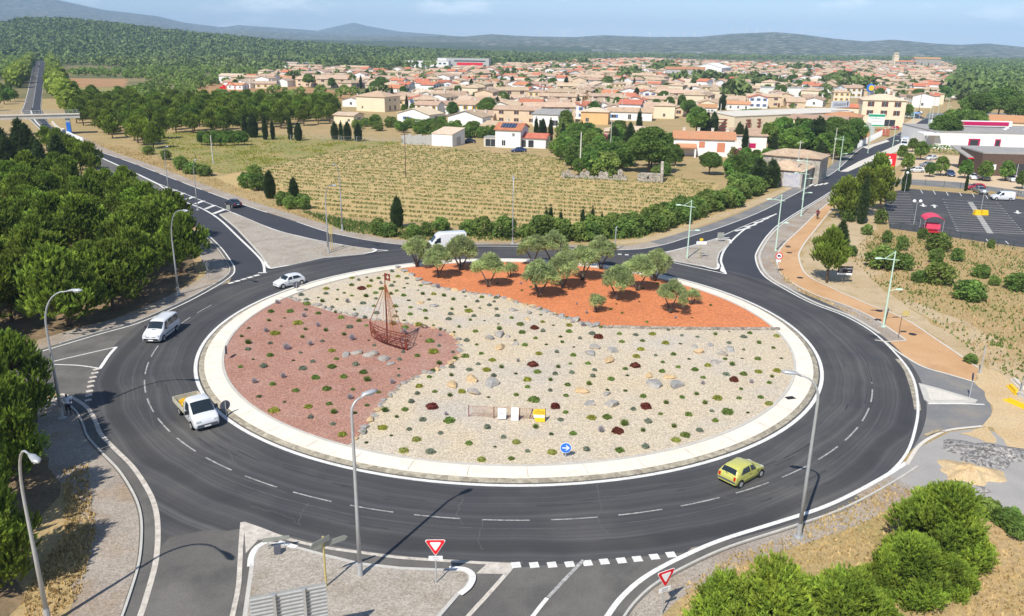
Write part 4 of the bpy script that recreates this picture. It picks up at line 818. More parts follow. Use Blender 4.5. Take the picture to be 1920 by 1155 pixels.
# --- trees right of the road into town
for (px, py, h, pr, s, lb) in ((1768, 275, 9.5, STP, 1.0, 'broad domed pine beside the road into town'), (1830, 232, 12, STP, 1.15, 'large domed pine at the right, middle of three'), (1870, 222, 13, STP, 1.15, 'largest domed pine at the right edge of town'), (1905, 235, 11, STP, 1.1, 'domed pine cut by the right edge'), (1800, 245, 8, BRO, 1.2, 'dark tree left of the large domed pines'), (1825, 250, 8, STP, 1, 'low domed pine before the large ones'), (1780, 240, 7, BRO, 1.2, 'tree behind the broad domed pine'), (1720, 200, 9, STP, 1.0, 'round pine behind the cream three storey house'), (1700, 222, 6, BRO, 1, 'dark tree right of the cream three storey house'),
        (1770, 190, 8, BRO, 1.3, 'blue green tree behind the white villas'), (1805, 180, 9, BRO, 1.3, 'green tree right of the stone villas')):
    plant(pr, *G(px, py), h, lb, 'trees on the right side of town', sxy=s)
for (px, py, h, lb) in ((1700, 322, 4.5, 'leafy tree beside the parked white cars, left'), (1725, 300, 5, 'tall leafy tree at the parking corner'), (1763, 330, 4.6, 'leafy tree in the tan car park, middle left'), (1742, 332, 3.4, 'small round tree left of the dark blue car'), (1808, 335, 4.4, 'rounded tree in the tan car park, middle'), (1845, 340, 4.6, 'leafy tree in front of the grey roof building'), (1885, 340, 4.6, 'leafy tree in front of the brown wood building'), (1915, 355, 4, 'tree at the right edge by the globe lamp'), (1690, 300, 4, 'tree behind the red sign by the road'), (1710, 285, 4, 'tree at the start of the green hedge')):
    plant(BRO[1:2], *G(px, py), h, lb, 'trees in the tan car park', sxy=.85)
def hedge(name, pts, h, wd, lb, per=60):
    p = smooth(GP(pts), 4); Ps = []; o = Vector(p[0]); 
    for i in range(len(p) - 1):
        a, b = Vector(p[i]), Vector(p[i + 1]); n = int((b - a).length * per)
        t = rng.random(n)[:, None]; q = np.array(a)[None] * (1 - t) + np.array(b)[None] * t; ang_ = rng.uniform(0, math.pi, n); nn = Vector((-(b - a).y, (b - a).x)).normalized()
        Ps.append(np.c_[q + np.array(nn)[None] * (np.cos(ang_) * wd / 2)[:, None], np.sin(ang_) ** .6 * h * rng.uniform(.75, 1.05, n)])
    P = np.concatenate(Ps); P[:, 0] -= o.x; P[:, 1] -= o.y
    ob = link(name, npmesh(name, *leaves(P, unit(len(P), .6), rng.uniform(.12, .3, len(P)), rng.uniform(.75, 1.25, len(P)))), None, [M['hedge_leaf']]); ob.location = (o.x, o.y, 0); return tag(ob, lb, 'hedge')
hedge('hedge', [(1722, 286), (1760, 287), (1800, 290), (1836, 290)], 2.2, 2.2, 'bright green clipped hedge behind the tan car park')
hedge('hedge', [(1765, 940), (1800, 950), (1850, 963), (1885, 985), (1905, 1000)], .8, 1.0, 'low dark green hedge along the edge of the pale pavement', 220)
hedge('hedge', [(1385, 215), (1425, 213)], 2.2, 3, 'dark green hedge in front of the long tan roof')
hedge('hedge', [(760, 232), (830, 238)], 2.0, 2.5, 'green hedge between the first white houses')
# --- the vineyard: the vines that show largest as things, the rest as one mass
vp = GP(VINE); d_ = Vector(G(1100, 373)) - Vector(G(800, 352)); d_.normalize(); nv = Vector((-d_.y, d_.x)); spots = []
c0 = Vector(G(880, 350))
for i in range(-70, 71):
    for j in range(-120, 121):
        q = c0 + d_ * (j * .9 + U(-.12, .12)) + nv * (i * 3.5 + U(-.08, .08))
        if inpoly(q.x, q.y, vp) and rnd.random() > .06: spots.append((q.x, q.y))
spots.sort(key=lambda q: q[0] ** 2 + q[1] ** 2)
def vine_arr(x, y, n=20, h=None):
    h = h or (U(.32, .55) if rnd.random() < .84 else U(.9, 1.6)); P = np.c_[rng.normal(0, .30, n), rng.normal(0, .07, n), rng.uniform(.22, 1, n) * h]
    dd = unit(n); V, F, T = leaves(P, dd, rng.uniform(.09, .17, n), rng.uniform(.75, 1.25, n)); V[:, 0] += x; V[:, 1] += y; return V, F, T
vin = []
for k in range(6):
    V, F, T = vine_arr(0, 0, 24); o = link('grape_vine', npmesh('grape_vine', V, F, T), None, [M['vine_leaf']]); mb = MB(); mb.tube([(0, 0, -.05), (.03, .02, .3), (0, 0, .6)], [.035, .03, .015], 5); mb.obj('stem', M['bark'], o); vin.append(o)
for i, (x, y) in enumerate(spots[:290]):
    o = vin[i] if i < 6 else dup(rnd.choice(vin))
    o.location = (x, y, .028); o.rotation_euler = (0, 0, math.atan2(d_.y, d_.x) + U(-.1, .1)); tag(o, 'young leafy grape vine in the rows nearest the roundabout', 'grape vine', 'grape vines in the nearest rows')
Vs, Fs, Ts, n = [], [], [], 0
for (x, y) in spots[290:]:
    V, F, T = vine_arr(x, y, 20); Vs.append(V); Fs.append(F + n); Ts.append(T); n += len(V)
V = np.concatenate(Vs); V[:, 2] += .03; tag(link('vineyard_rows', npmesh('vineyard_rows', V, np.concatenate(Fs), np.concatenate(Ts)), None, [M['vine_leaf']]), 'rows of low grape vines filling the tan vineyard behind the ring road', 'vineyard', kind='stuff')
# --- grass: dry tufts
def grass(name, poly, n, h, m, green=0., wmul=1., lab=None):
    P = GP(poly); xs = [p[0] for p in P]; ys = [p[1] for p in P]; pts = []
    cl = [(rnd.uniform(min(xs), max(xs)), rnd.uniform(min(ys), max(ys)), rnd.uniform(.5, 3)) for _ in range(max(30, n // 25))]
    while len(pts) < n:
        c = rnd.choice(cl); x, y = rnd.gauss(c[0], c[2]), rnd.gauss(c[1], c[2])
        if inpoly(x, y, P): pts.append((x, y, 0))
        elif rnd.random() < .02: cl.append((rnd.uniform(min(xs), max(xs)), rnd.uniform(min(ys), max(ys)), 2))
    P = np.array(pts); D = unit(n) * .45 + np.array([0, 0, 1.]); D /= np.linalg.norm(D, axis=1)[:, None]
    V, F, T = tufts(P, D, rng.uniform(.4, 1.2, n) * h, rng.uniform(.03, .1, n) * wmul, rng.uniform(.6, 1.25, n)); tag(link(name, npmesh(name, V, F, T), None, [M[m]]), lab, 'grass', kind='stuff')
EF = [(1590, 480), (1640, 430), (1670, 430), (1800, 450), (1960, 472), (1990, 760), (1910, 712), (1868, 698), (1800, 640), (1700, 575), (1640, 530)]
grass('dry_grass', EF, 7000, .28, 'straw', wmul=.8, lab='tall dry straw grass on the waste ground right of the path')
grass('dry_grass', [(1470, 1010), (1560, 960), (1660, 905), (1700, 915), (1770, 950), (1900, 1000), (1990, 1100), (1990, 1240), (1250, 1240), (1290, 1090), (1380, 1040)], 6000, .2, 'straw', lab='dry straw grass among the young pines at the lower right')
grass('dry_grass', [(120, 255), (200, 280), (300, 315), (380, 345), (470, 378), (560, 405), (650, 435), (760, 450), (900, 452), (1140, 456), (1240, 440), (1420, 380), (1380, 375), (1200, 425), (950, 438), (720, 425), (590, 402), (440, 350), (330, 305), (230, 275)], 6000, .35, 'straw', lab='dry straw grass on the bank above the ring road')
grass('green_grass', [(560, 395), (720, 425), (950, 440), (1240, 430), (1200, 448), (1000, 452), (760, 450), (650, 435)], 4500, .55, 'cushion_green', wmul=1.4, lab='green grass along the foot of the vineyard bank')
grass('green_grass', EF, 2600, .35, 'cushion_green', wmul=1.6, lab='green weeds in the dry grass on the right')
grass('green_grass', [(300, 250), (420, 247), (640, 259), (770, 269), (660, 281), (520, 309), (420, 327), (330, 305)], 5000, .4, 'cushion_lime', wmul=2, lab='yellow green grass in the field left of the vineyard')
grass('dry_grass', [(560, 470), (640, 458), (700, 470), (620, 483)], 500, .25, 'straw', lab='dry weeds on the left traffic island')
grass('dry_grass', [(120, 880), (165, 870), (180, 1000), (150, 1120), (60, 1200), (40, 1120), (120, 1000)], 1500, .25, 'straw', lab='dry weeds on the gravel under the left pines')
grass('dry_grass', [(1440, 480), (1474, 530), (1590, 582), (1640, 606), (1600, 590), (1500, 548)], 500, .22, 'straw', lab='dry weeds on the strip between ring road and path')
# ================================================================== STREET FURNITURE AND THE PLANTED ISLAND
def text(name, body, size, mtx, m, parent, align='CENTER', sx=1.0):
    cu = bpy.data.curves.new(name, 'FONT'); cu.body = body; cu.size = size; cu.align_x = align; cu.align_y = 'CENTER'; cu.extrude = .002
    o = bpy.data.objects.new(name, cu); COL.objects.link(o); cu.materials.append(M[m]); o2 = o; dg_ = bpy.context.evaluated_depsgraph_get(); me = bpy.data.meshes.new_from_object(o.evaluated_get(dg_)); bpy.data.objects.remove(o2); bpy.data.curves.remove(cu); o = bpy.data.objects.new(name, me); COL.objects.link(o); o.parent = parent; o.matrix_local = mtx @ Matrix.Diagonal((sx, 1, 1, 1)); KIDS.setdefault(parent.name, []).append(o); return o
def face(c, az=0., tilt=0.):
    """matrix whose local +z (the face normal) looks along azimuth az measured from -y (toward the camera); local y is up"""
    return Matrix.Translation(c) @ Matrix.Rotation(az, 4, 'Z') @ Matrix.Rotation(R(90) - tilt, 4, 'X')
def ngon(r, n, a0=0.): return [(r * math.cos(a0 + 2 * math.pi * i / n), r * math.sin(a0 + 2 * math.pi * i / n)) for i in range(n)]
# --- grey street lamps
def lamp(px, py, hx, hy, Hh, lab, arm=True, r0=.105):
    x, y = G(px, py); q = G(hx, hy, Hh); d = Vector((q[0] - x, q[1] - y, 0)); d = d if d.length > .05 else Vector((.3, 0, 0)); 
    d = d - d.normalized() * min(.45, d.length * .6)
    if d.length > 3.2: d = d.normalized() * 3.2
    o = thing('street_lamp', lab, 'street lamp', (x, y, 0), 0, 'grey street lamps'); L_ = d.length
    mb = MB(); mb.tube([(0, 0, -.1), (0, 0, .95)], [r0 * 1.25, r0 * 1.2], 10); mb.box((0, 0, .03), (.5, .5, .14)); mb.obj('base', M['galvanised'], o)
    pts = [Vector((0, 0, .9)), Vector((0, 0, Hh * .4)), Vector((0, 0, Hh - max(.8, L_ * 1.15)))]
    rad = [r0, r0 * .8, r0 * .62]
    if arm:
        z0 = Hh - max(.8, L_ * 1.15); e = d * .80
        for k in range(1, 9): a = k / 8 * math.pi / 2; pts.append(Vector((0, 0, z0)) + e * (1 - math.cos(a)) + Vector((0, 0, (Hh - z0 - .12) * math.sin(a)))); rad.append(r0 * (.62 - .03 * k))
        pts.append(d + Vector((0, 0, Hh - .03))); rad.append(r0 * .35)
    else: pts.append(Vector((0, 0, Hh))); rad.append(r0 * .5)
    mb = MB(); mb.tube(pts, rad, 10); mb.obj('pole', M['galvanised'], o, smooth=True)
    u = d.normalized(); mb = MB(); hp = [d * .80 + Vector((0, 0, Hh - .12)) if arm else Vector((0, 0, Hh)), d + Vector((0, 0, Hh + .02)), d + u * .55 + Vector((0, 0, Hh + .05)), d + u * .8 + Vector((0, 0, Hh + .04))]
    sd = Vector((-u.y, u.x, 0)); prof = [(.05, .05), (.15, .09), (.19, .10), (.05, .05)]; v = []; f = []; n = 10
    for p, (w_, h_) in zip(hp, prof):
        for k in range(n): a = 2 * math.pi * k / n; v.append(p + sd * (w_ * math.cos(a)) + Vector((0, 0, h_ * math.sin(a))))
    for i in range(3):
        for k in range(n): f.append((i * n + k, i * n + (k + 1) % n, (i + 1) * n + (k + 1) % n, (i + 1) * n + k))
    f += [tuple(range(n)), tuple(range(3 * n, 4 * n))]; mb.add(v, f); hd = mb.obj('lamp_head', M['galvanised'], o, smooth=True)
    mb = MB(); mb.box(d + u * .36 + Vector((0, 0, Hh - .055)), (.42, .24, .05), math.atan2(u.y, u.x)); mb.obj('lamp_glass', M['lamp_glass'], hd)
    return o
lamp(676, 1083, 696, 736, 10.4, 'tall grey street lamp on the near traffic island in front of the maroon bed', r0=.12)
lamp(1497, 1008, 1477, 699, 10.2, 'tall grey street lamp on the right verge beside the yellow hatchback', r0=.12)
lamp(117, 785, 146, 545, 10.2, 'grey street lamp in pine shade at the left edge beside a person', r0=.12)
lamp(92, 1172, 136, 941, 10.4, 'grey street lamp in the lower left corner with a bright head', r0=.12)
lamp(335, 553, 355, 397, 10.0, 'grey street lamp on the verge in front of the left pine wood')
lamp(318, 372, 345, 291, 9.6, 'grey street lamp behind the pines at the start of the striped hatching')
lamp(371, 394, 404, 332, 8.8, 'grey street lamp beside the striped hatching near the dark saloon')
lamp(616, 476, 627, 348, 9.6, 'grey street lamp on the left traffic island')
lamp(642, 432, 613, 318, 10.4, 'grey street lamp on the verge at the vineyard corner, arm to the left')
lamp(961, 457, 963, 337, 9.8, 'straight grey lamp post between ring road and vineyard hedge', arm=False, r0=.09)
# --- pale green double lamps along the right road
def glamp(px, py, lab, Hh=8.0, az=R(200), low=True, s=1.0):
    x, y = G(px, py); o = thing('street_lamp', lab, 'street lamp', (x, y, 0), az, 'pale green lamps along the right road')
    mb = MB(); mb.tube([(0, 0, 0), (0, 0, Hh * .5), (0, 0, Hh)], [.10, .085, .06], 8); mb.box((0, 0, .05), (.35, .35, .14)); mb.obj('pole', M['green_metal'], o)
    mb = MB(); mb.tube([(-.55, 0, Hh - .95), (.3, 0, Hh - .85), (1.35, 0, Hh - .72)], [.035, .05, .04], 8); mb.tube([(.05, 0, Hh - .12), (1.0, 0, Hh - .74)], .03, 6); mb.obj('arm', M['green_metal'], o)
    def head(c, k, name):
        mb = MB(); mb.box((c[0] + .3 * k, 0, c[1]), (.7, .26, .13), taper=.7); mb.obj(name, M['green_metal'], o)
    head((1.35, Hh - .70), 1, 'lamp_head')
    if low:
        mb = MB(); mb.tube([(0, 0, Hh * .48), (-.45, 0, Hh * .5), (-.8, 0, Hh * .5)], .035, 6); mb.obj('arm', M['green_metal'], o); head((-.75, Hh * .505), -1, 'lamp_head')
for px, py, lab, az in ((1656, 613, 'pale green lamp with two arms at the start of the ochre path', R(185)), (1288, 486, 'pale green lamp on the right traffic island', R(170)), (1454, 470, 'pale green lamp beside the ochre path at the bend near the truck ban sign', R(175)), (1502, 405, 'pale green lamp between the right road and the ochre path', R(175)), (1505, 374, 'pale green lamp on the far pavement by the stone barn', R(170)), (1573, 320, 'pale green lamp by the crossing near the stone barn', R(170)), (1671, 292, 'pale green lamp by the parked motorhome', R(170)), (1627, 287, 'pale green lamp by the white fence bay', R(170)), (1707, 262, 'pale green lamp behind the parked motorhome', R(170)), (1711, 234, 'pale green lamp at the brown planting bed', R(10)), (1740, 235, 'pale green lamp at the far junction', R(170)), (1758, 216, 'pale green lamp beyond the far junction, left', R(170)), (1775, 217, 'pale green lamp beyond the far junction, right', R(170))):
    glamp(px, py, lab, az=az)
# --- power and telephone poles
for px, py, hh, r_, m, lab in ((400, 307, 6.5, .16, 'concrete', 'pale concrete pole in the green field'), (761, 334, 9.5, .10, 'bark', 'thin wooden pole in the middle of the vineyard'), (1087, 330, 9.4, .17, 'pale_concrete', 'thick white pole behind the ruined stone wall'), (1144, 290, 9, .12, 'concrete', 'grey pole in the garden behind the ruin'), (1491, 352, 9.5, .13, 'concrete', 'pole leaning at the corner of the stone barn'), (1561, 305, 8.5, .12, 'concrete', 'grey pole beside the dark trees by the road'), (1348, 245, 9, .18, 'concrete', 'white pole in front of the rusty steel racks'), (1165, 225, 9, .12, 'concrete', 'pole among the first roofs of the town'), (1062, 222, 9, .12, 'concrete', 'pole beside the white modern house'), (1722, 215, 10, .13, 'bark', 'wooden pole at the far junction'), (1746, 232, 10, .14, 'concrete', 'tall pole at the far junction')):
    x, y = G(px, py); mb = MB(); mb.tube([(0, 0, -.2), (0, 0, hh)], [r_, r_ * .7], 8)
    if m == 'bark' or px in (1491, 1165): mb.box((0, 0, hh - .4), (1.6, .1, .12), .4)
    o = mb.obj('utility_pole', M[m]); o.location = (x, y, 0); tag(o, lab, 'pole')
# --- road signs
def pole_(o, h, r_=.035, m='galvanised'):
    mb = MB(); mb.tube([(0, 0, -.1), (0, 0, h)], r_, 8); return mb.obj('pole', M[m], o)
def rtri(r, k=.16):
    pts = []
    for i in range(3):
        a = -math.pi / 2 + i * 2 * math.pi / 3; c = Vector((math.cos(a), math.sin(a))) * (r - k)
        for j in range(-2, 3): b = a + j * math.pi / 6; pts.append((c.x + k * .5 * math.cos(b), c.y + k * .5 * math.sin(b)))
    return pts
def giveway(px, py, lab, az, h=2.35, plate=True, lean=0):
    x, y = G(px, py); o = thing('give_way_sign', lab, 'road sign', (x, y, .13 if px < 900 else 0), az, 'give way signs'); pole_(o, h + .3)
    p = MB(); p.extr(rtri(.66), face((0, -.06, h)), .02); sf = p.obj('triangle_panel', M['sign_white'], o)
    p = MB(); p.extr(rtri(.62), face((0, -.074, h)), .012); p.obj('red_border', M['sign_red'], sf)
    p = MB(); p.extr(rtri(.36, .1), face((0, -.084, h + .01)), .012); p.obj('white_centre', M['sign_white'], sf)
    p = MB(); p.box((0, -.06, h - .78), (.72, .02, .26)); pl_ = p.obj('plate', M['sign_white'], o)
    text('lettering', 'CÉDEZ LE', .085, face((0, -.073, h - .725)), 'sign_ink', pl_); text('lettering', 'PASSAGE', .085, face((0, -.073, h - .835)), 'sign_ink', pl_)
giveway(818, 1097, 'red and white give way sign on the near traffic island', R(2)); giveway(1241, 1152, 'red and white give way sign turned aside at the bottom edge by the young pine', R(28), 2.3)
def arrow_sign(px, py, lab, az, h=.72, z=.18, front=True):
    x, y = G(px, py); o = thing('arrow_sign', lab, 'road sign', (x, y, z), az, 'round keep right signs'); pole_(o, h + .3)
    p = MB(); p.extr(ngon(.40, 28), face((0, -.05, h)), .02); d = p.obj('round_panel', M['sign_white' if front else 'grey_plastic'], o)
    if not front: p = MB(); p.extr(ngon(.39, 28), face((0, -.064, h)), .012); p.obj('back_plate', M['grey_plastic'], d); return
    p = MB(); p.extr(ngon(.365, 28), face((0, -.064, h)), .01); b = p.obj('blue_face', M['sign_blue'], d)
    p = MB(); ar = [(-.26, .03), (-.26, -.03), (.13, -.045), (-.03, -.19), (.06, -.19), (.27, 0), (.06, .19), (-.03, .19), (.13, .045)]; p.extr(ar, face((0, -.074, h)), .008); p.obj('white_arrow', M['sign_white'], b)
arrow_sign(1060, 861, 'blue round sign with a white arrow at the front of the island', 0); arrow_sign(557, 549, 'round sign seen from behind beside the white hatchback', R(200), .75, front=False)
arrow_sign(427, 676, 'thin round sign seen edge on at the left rim of the maroon bed', R(278), .85, front=False); arrow_sign(425, 782, 'dark round sign at the kerb beside the flatbed truck', R(225), .8, .16, front=False)
# direction arrows on the near island, seen from behind
x, y = G(612, 1103); o = thing('direction_sign', 'yellow post with two long arrow boards seen from behind on the near island', 'road sign', (x, y, .13)); pole_(o, 3.0, .055, 'yellow_pole')
for k, (z_, az, L_) in enumerate(((2.45, R(215), 1.9), (2.82, R(50), 1.2))):
    p = MB(); p.extr([(-L_ * .72, 0), (-L_ * .72 + .18, .15), (L_ * .28, .15), (L_ * .28, -.15), (-L_ * .72 + .18, -.15)], face((0, 0, z_), az) @ Matrix.Translation((0, 0, .08)), .03); p.obj('arrow_board', M['sign_back'], o)
x, y = G(519, 1034); o = thing('low_sign', 'long low dark board on two legs at the corner of the near island', 'road sign', (x, y, .13), R(14))
p = MB(); p.box((0, .1, .62), (1.45, .04, .24)); p.obj('board', M['sign_back'], o)
for s in (-.45, .45): p = MB(); p.tube([(s, .13, 0), (s, .13, .55)], .025, 6); p.obj('leg', M['galvanised'], o)
x, y = G(521, 1041); p = MB(); p.box((0, 0, .22), (.36, .3, .44)); p.box((0, 0, .455), (.3, .24, .03)); o = p.obj('junction_box', M['grey_plastic']); o.location = (x, y, .13); o.rotation_euler = (0, 0, .25); tag(o, 'small dark cabinet behind the long low board on the near island', 'electrical box')
# big corrugated board seen from behind
zt = 3.9; A = Vector((*G(467, 1121, zt), zt)); B = Vector((*G(611, 1093, zt), zt)); dd = (B - A); W_ = dd.length; az = math.atan2(dd.y, dd.x)
o = thing('road_sign_board', 'large ribbed metal sign board seen from behind at the bottom edge', 'road sign', ((A.x + B.x) / 2, (A.y + B.y) / 2, 0), az)
p = MB(); n = 15; Hb = 2.9; v = []; prof = []
for i in range(n): z0 = zt - i * Hb / n; s = Hb / n; prof += [(0, z0), (0, z0 - s * .62), (-.05, z0 - s * .68), (-.05, z0 - s * .94)]
for k, (yy, zz) in enumerate(prof): v += [(-W_ / 2, yy, zz), (W_ / 2, yy, zz)]
p.add(v, [(2 * k, 2 * k + 1, 2 * k + 3, 2 * k + 2) for k in range(len(prof) - 1)]); p.box((0, .035, zt - Hb / 2), (W_, .03, Hb)); p.obj('ribbed_panel', M['galvanised'], o, fix=False)
for s in (-.19, .2): p = MB(); p.box((W_ * s, -.13, zt / 2), (.13, .14, zt)); p.obj('post', M['galvanised'], o)
# truck ban sign, black board, small signs on the right
x, y = G(1457, 512); o = thing('truck_ban_sign', 'round red and white truck ban sign beside the ochre path', 'road sign', (x, y, 0), R(-6)); pole_(o, 2.5)
p = MB(); p.extr(ngon(.45, 28), face((0, -.05, 2.25)), .02); d = p.obj('red_disc', M['sign_red'], o); p = MB(); p.extr(ngon(.33, 28), face((0, -.065, 2.25)), .012); d2 = p.obj('white_centre', M['sign_white'], d)
p = MB(); p.extr([(-.2, -.08), (.2, -.08), (.2, .02), (.13, .1), (.05, .1), (.05, .13), (-.2, .13)], face((0, -.076, 2.25)), .01); p.extr(ngon(.05, 12), face((-.11, -.076, 2.16)), .01); p.extr(ngon(.05, 12), face((.12, -.076, 2.16)), .01); p.obj('truck_symbol', M['sign_black'], d2)
p = MB(); p.box((0, -.05, 1.62), (.55, .02, .26)); p.obj('plate', M['sign_white'], o)
x, y = G(1581, 531); o = thing('notice_board', 'black notice board with white lettering by the bare trunk pine', 'sign board', (x, y, 0), R(-4)); pole_(o, 1.5, .04, 'bark')
p = MB(); p.box((0, -.05, 1.72), (1.75, .04, .86)); b = p.obj('board', M['sign_black'], o); p = MB(); p.box((0, -.055, 1.19), (1.72, .04, .22)); p.obj('white_strip', M['sign_white'], o)
for s, sz, xx, zz in (('LA', .14, .02, 2.05), ('PORTE CONDUITE', .19, .02, 1.86), ('PERMIS', .13, -.5, 1.68), ('MOTO', .13, -.5, 1.5), ('AUTO', .13, .5, 1.5)): text('lettering', s, sz, face((xx, -.073, zz)), 'sign_white', b)
x, y = G(1684, 634); o = thing('framed_sign', 'thin pole with a yellow framed panel at the corner of the ochre path', 'road sign', (x, y, 0), R(-5)); pole_(o, 2.25, .035, 'bark')
p = MB(); p.tube([(0, 0, 2.2), (.55, 0, 2.3)], .03, 6); p.obj('arm', M['bark'], o); p = MB(); p.box((.35, 0, 2.6), (.62, .03, .5)); p.obj('panel', M['yellow_pole'], o)
for px, py, h_, m, lab, nm in ((1837, 700, 2.6, 'galvanised', 'plain grey post at the far end of the ochre path', 'post'), (1914, 735, 2.2, 'galvanised', 'thin grey post beside the concrete blocks at the right edge', 'post'), (1660, 545, 1.8, 'bark', 'x', '')):
    if nm: x, y = G(px, py); p = MB(); p.tube([(0, 0, -.1), (.06, 0, h_)], [.06, .05], 8); p.box((0, 0, .1), (.2, .2, .25)); o = p.obj('post', M[m]); o.location = (x, y, 0); tag(o, lab, 'post')
x, y = G(1817, 748); o = thing('no_entry_sign', 'round sign seen nearly edge on at the tip of the pale island', 'road sign', (x, y, .12), R(250)); pole_(o, 2.0); p = MB(); p.extr(ngon(.33, 24), face((0, -.05, 1.85)), .03); p.obj('round_panel', M['grey_plastic'], o)
x, y = G(1311, 487); o = thing('direction_sign', 'white and yellow direction sign on the right traffic island', 'road sign', (x, y, .13)); pole_(o, 2.6, .04, 'yellow_pole'); p = MB(); p.box((.1, -.06, 2.2), (1.35, .03, .42)); b = p.obj('panel', M['sign_white'], o); p = MB(); p.box((.05, -.06, 2.65), (.45, .03, .32)); p.obj('number_panel', M['sign_yellow'], o)
x, y = G(1350, 455); o = thing('grey_sign', 'square grey sign back at the tip of the right traffic island', 'road sign', (x, y, .13)); pole_(o, 1.3); p = MB(); p.box((0, -.05, 1.0), (.95, .04, .8)); p.obj('panel', M['sign_back'], o)
x, y = G(622, 470); o = thing('direction_sign', 'narrow yellow sign mast on the left traffic island', 'road sign', (x, y, .13))
for s in (-.12, .12): p = MB(); p.tube([(s, 0, 0), (s, 0, 3.4)], .04, 6); p.obj('post', M['yellow_pole'], o)
for z_ in (2.7, 2.3, 3.1): p = MB(); p.box((0, 0, z_), (.5, .06, .2)); p.obj('panel', M['yellow_pole'], o)
x, y = G(429, 399); o = thing('keep_right_sign', 'small square sign back at the pointed end of the left traffic island', 'road sign', (x, y, .1)); pole_(o, 1.2); p = MB(); p.box((0, -.05, .85), (.6, .04, .75)); p.obj('panel', M['sign_back'], o)
x, y = G(1153, 470); o = thing('road_sign_post', 'pale post with a bracket on top behind the ring road verge', 'road sign', (x, y, 0), R(80)); pole_(o, 3.4, .07); p = MB(); p.extr(ngon(.4, 3, -1.57), face((0, -.08, 3.2)), .03); p.obj('panel', M['sign_white'], o)
x, y = G(391, 526); o = thing('road_sign_post', 'grey sign post with two plates on the verge in front of the pines', 'road sign', (x, y, 0), R(60)); pole_(o, 2.3, .05)
for z_, h_ in ((2.0, .5), (1.2, .35)): p = MB(); p.box((0, -.06, z_), (.5, .03, h_)); p.obj('panel', M['sign_back'], o)
# --- covers and drains
for px, py, lab in ((1481, 750, 'dark rectangular drain grate in the pale apron'),):
    x, y = G(px, py); p = MB(); p.box((0, 0, .0), (.75, .5, .03)); [p.box((-.3 + .12 * i, 0, .02), (.04, .42, .02)) for i in range(6)]; o = p.obj('drain_grate', M['black_plastic']); o.location = (x, y, .195); o.rotation_euler = (0, 0, .3); tag(o, lab, 'drain')
for px, py, lab in ((1478, 463, 'round iron cover on the ochre path near its bend'), (1480, 474, 'second round iron cover on the ochre path near its bend'), (1500, 521, 'round iron cover on the ochre path by the pine'), (1648, 583, 'oval dark cover on the ochre path near the green lamp'), (1646, 600, 'square cover beside the foot of the green lamp'), (1711, 627, 'round dark cover near the end of the ochre path'), (1638, 631, 'rectangular gully at the ring road kerb near the green lamp')):
    x, y = G(px, py); p = MB(); p.disc((0, 0, .0), (0, 0, 1), .38, .03, 16); p.disc((0, 0, .015), (0, 0, 1), .3, .02, 16); o = p.obj('manhole_cover', M['black_plastic']); o.location = (x, y, .022); tag(o, lab, 'cover')
# --- posters and the little fence
fp = [G(879, 785), G(926, 788), G(974, 791), G(1022, 791)]; a = math.atan2(fp[3][1] - fp[0][1], fp[3][0] - fp[0][0]); o = thing('rusty_fence', 'low rusty wire fence on the gravel carrying three posters', 'fence', (*fp[0], .17), a)
def loc(p): d = Vector(p) - Vector(fp[0]); return (d.x * math.cos(a) + d.y * math.sin(a), -d.x * math.sin(a) + d.y * math.cos(a))
lp = [loc(p) for p in fp]
for q in lp: p = MB(); p.tube([(q[0], q[1], -.1), (q[0], q[1], .95)], .035, 6); p.obj('post', M['rust'], o)
p = MB(); Lx = lp[3][0]
for z_ in (.12, .88): p.tube([(0, 0, z_), (Lx, 0, z_)], .012, 4)
for i in range(44):
    xx = Lx * i / 44
    for s in (-1, 1):
        e = xx + s * .7
        if 0 <= e <= Lx: p.tube([(xx, 0, .12), (e, 0, .88)], .006, 3, cap=False)
p.obj('wire_mesh', M['rust_thin'], o)
p = MB(); p.tube([(lp[2][0] + .75, .1, 0), (lp[2][0] + .95, .15, .8)], .03, 6); p.tube([(lp[2][0] + 1.05, .1, 0), (lp[2][0] + .95, .15, .8)], .03, 6); p.obj('brace', M['black_plastic'], o)
def poster(px, py, wd, ht, z0, m, lab, lines, poly=None, tilt=.12):
    x, y = G(px, py, .17); o = thing('poster', lab, 'poster', (x, y - .06, .17), a); p = MB(); p.extr(poly or [(-wd / 2, 0), (wd / 2, 0), (wd / 2, ht), (-wd / 2, ht)], face((0, 0, z0), 0, tilt), .02); b = p.obj('board', M[m], o)
    for (s, sz, yy, mm, xx) in lines: text('lettering', s, sz, face((0, 0, z0), 0, tilt) @ Matrix.Translation((xx, yy, .013)), mm, b)
poster(941, 787, .62, .86, .1, 'sign_white', 'white flea market poster, leftmost on the low rusty fence', [('VIDE', .15, .77, 'sign_ink', -.05), ('GRENIER', .135, .60, 'sign_pink', 0), ('JIGEAN', .14, .43, 'sign_ink', -.02), ('samedi', .08, .31, 'sign_ink', -.12), ('le 3', .07, .22, 'sign_ink', -.1), ('place', .07, .12, 'sign_ink', -.12)])
poster(965, 789, .55, 1.02, .05, 'sign_white', 'blank looking white poster in the middle of the low rusty fence', [('', .05, .7, 'sign_back', 0)])
poster(1010, 791, .92, 1.0, .03, 'sign_yellow', 'yellow choir poster with a cut corner on the low rusty fence', [('LES', .11, .93, 'sign_black', -.05), ('CHORALES', .15, .79, 'sign_black', .04), ('EN LA PLAINE', .115, .65, 'sign_black', .06)], [(-.22, 0), (.46, 0), (.46, 1.0), (-.30, 1.0), (-.46, .8), (-.44, .5)])
o = [q for q in bpy.data.objects if q.get('label', '').startswith('yellow choir')][0]
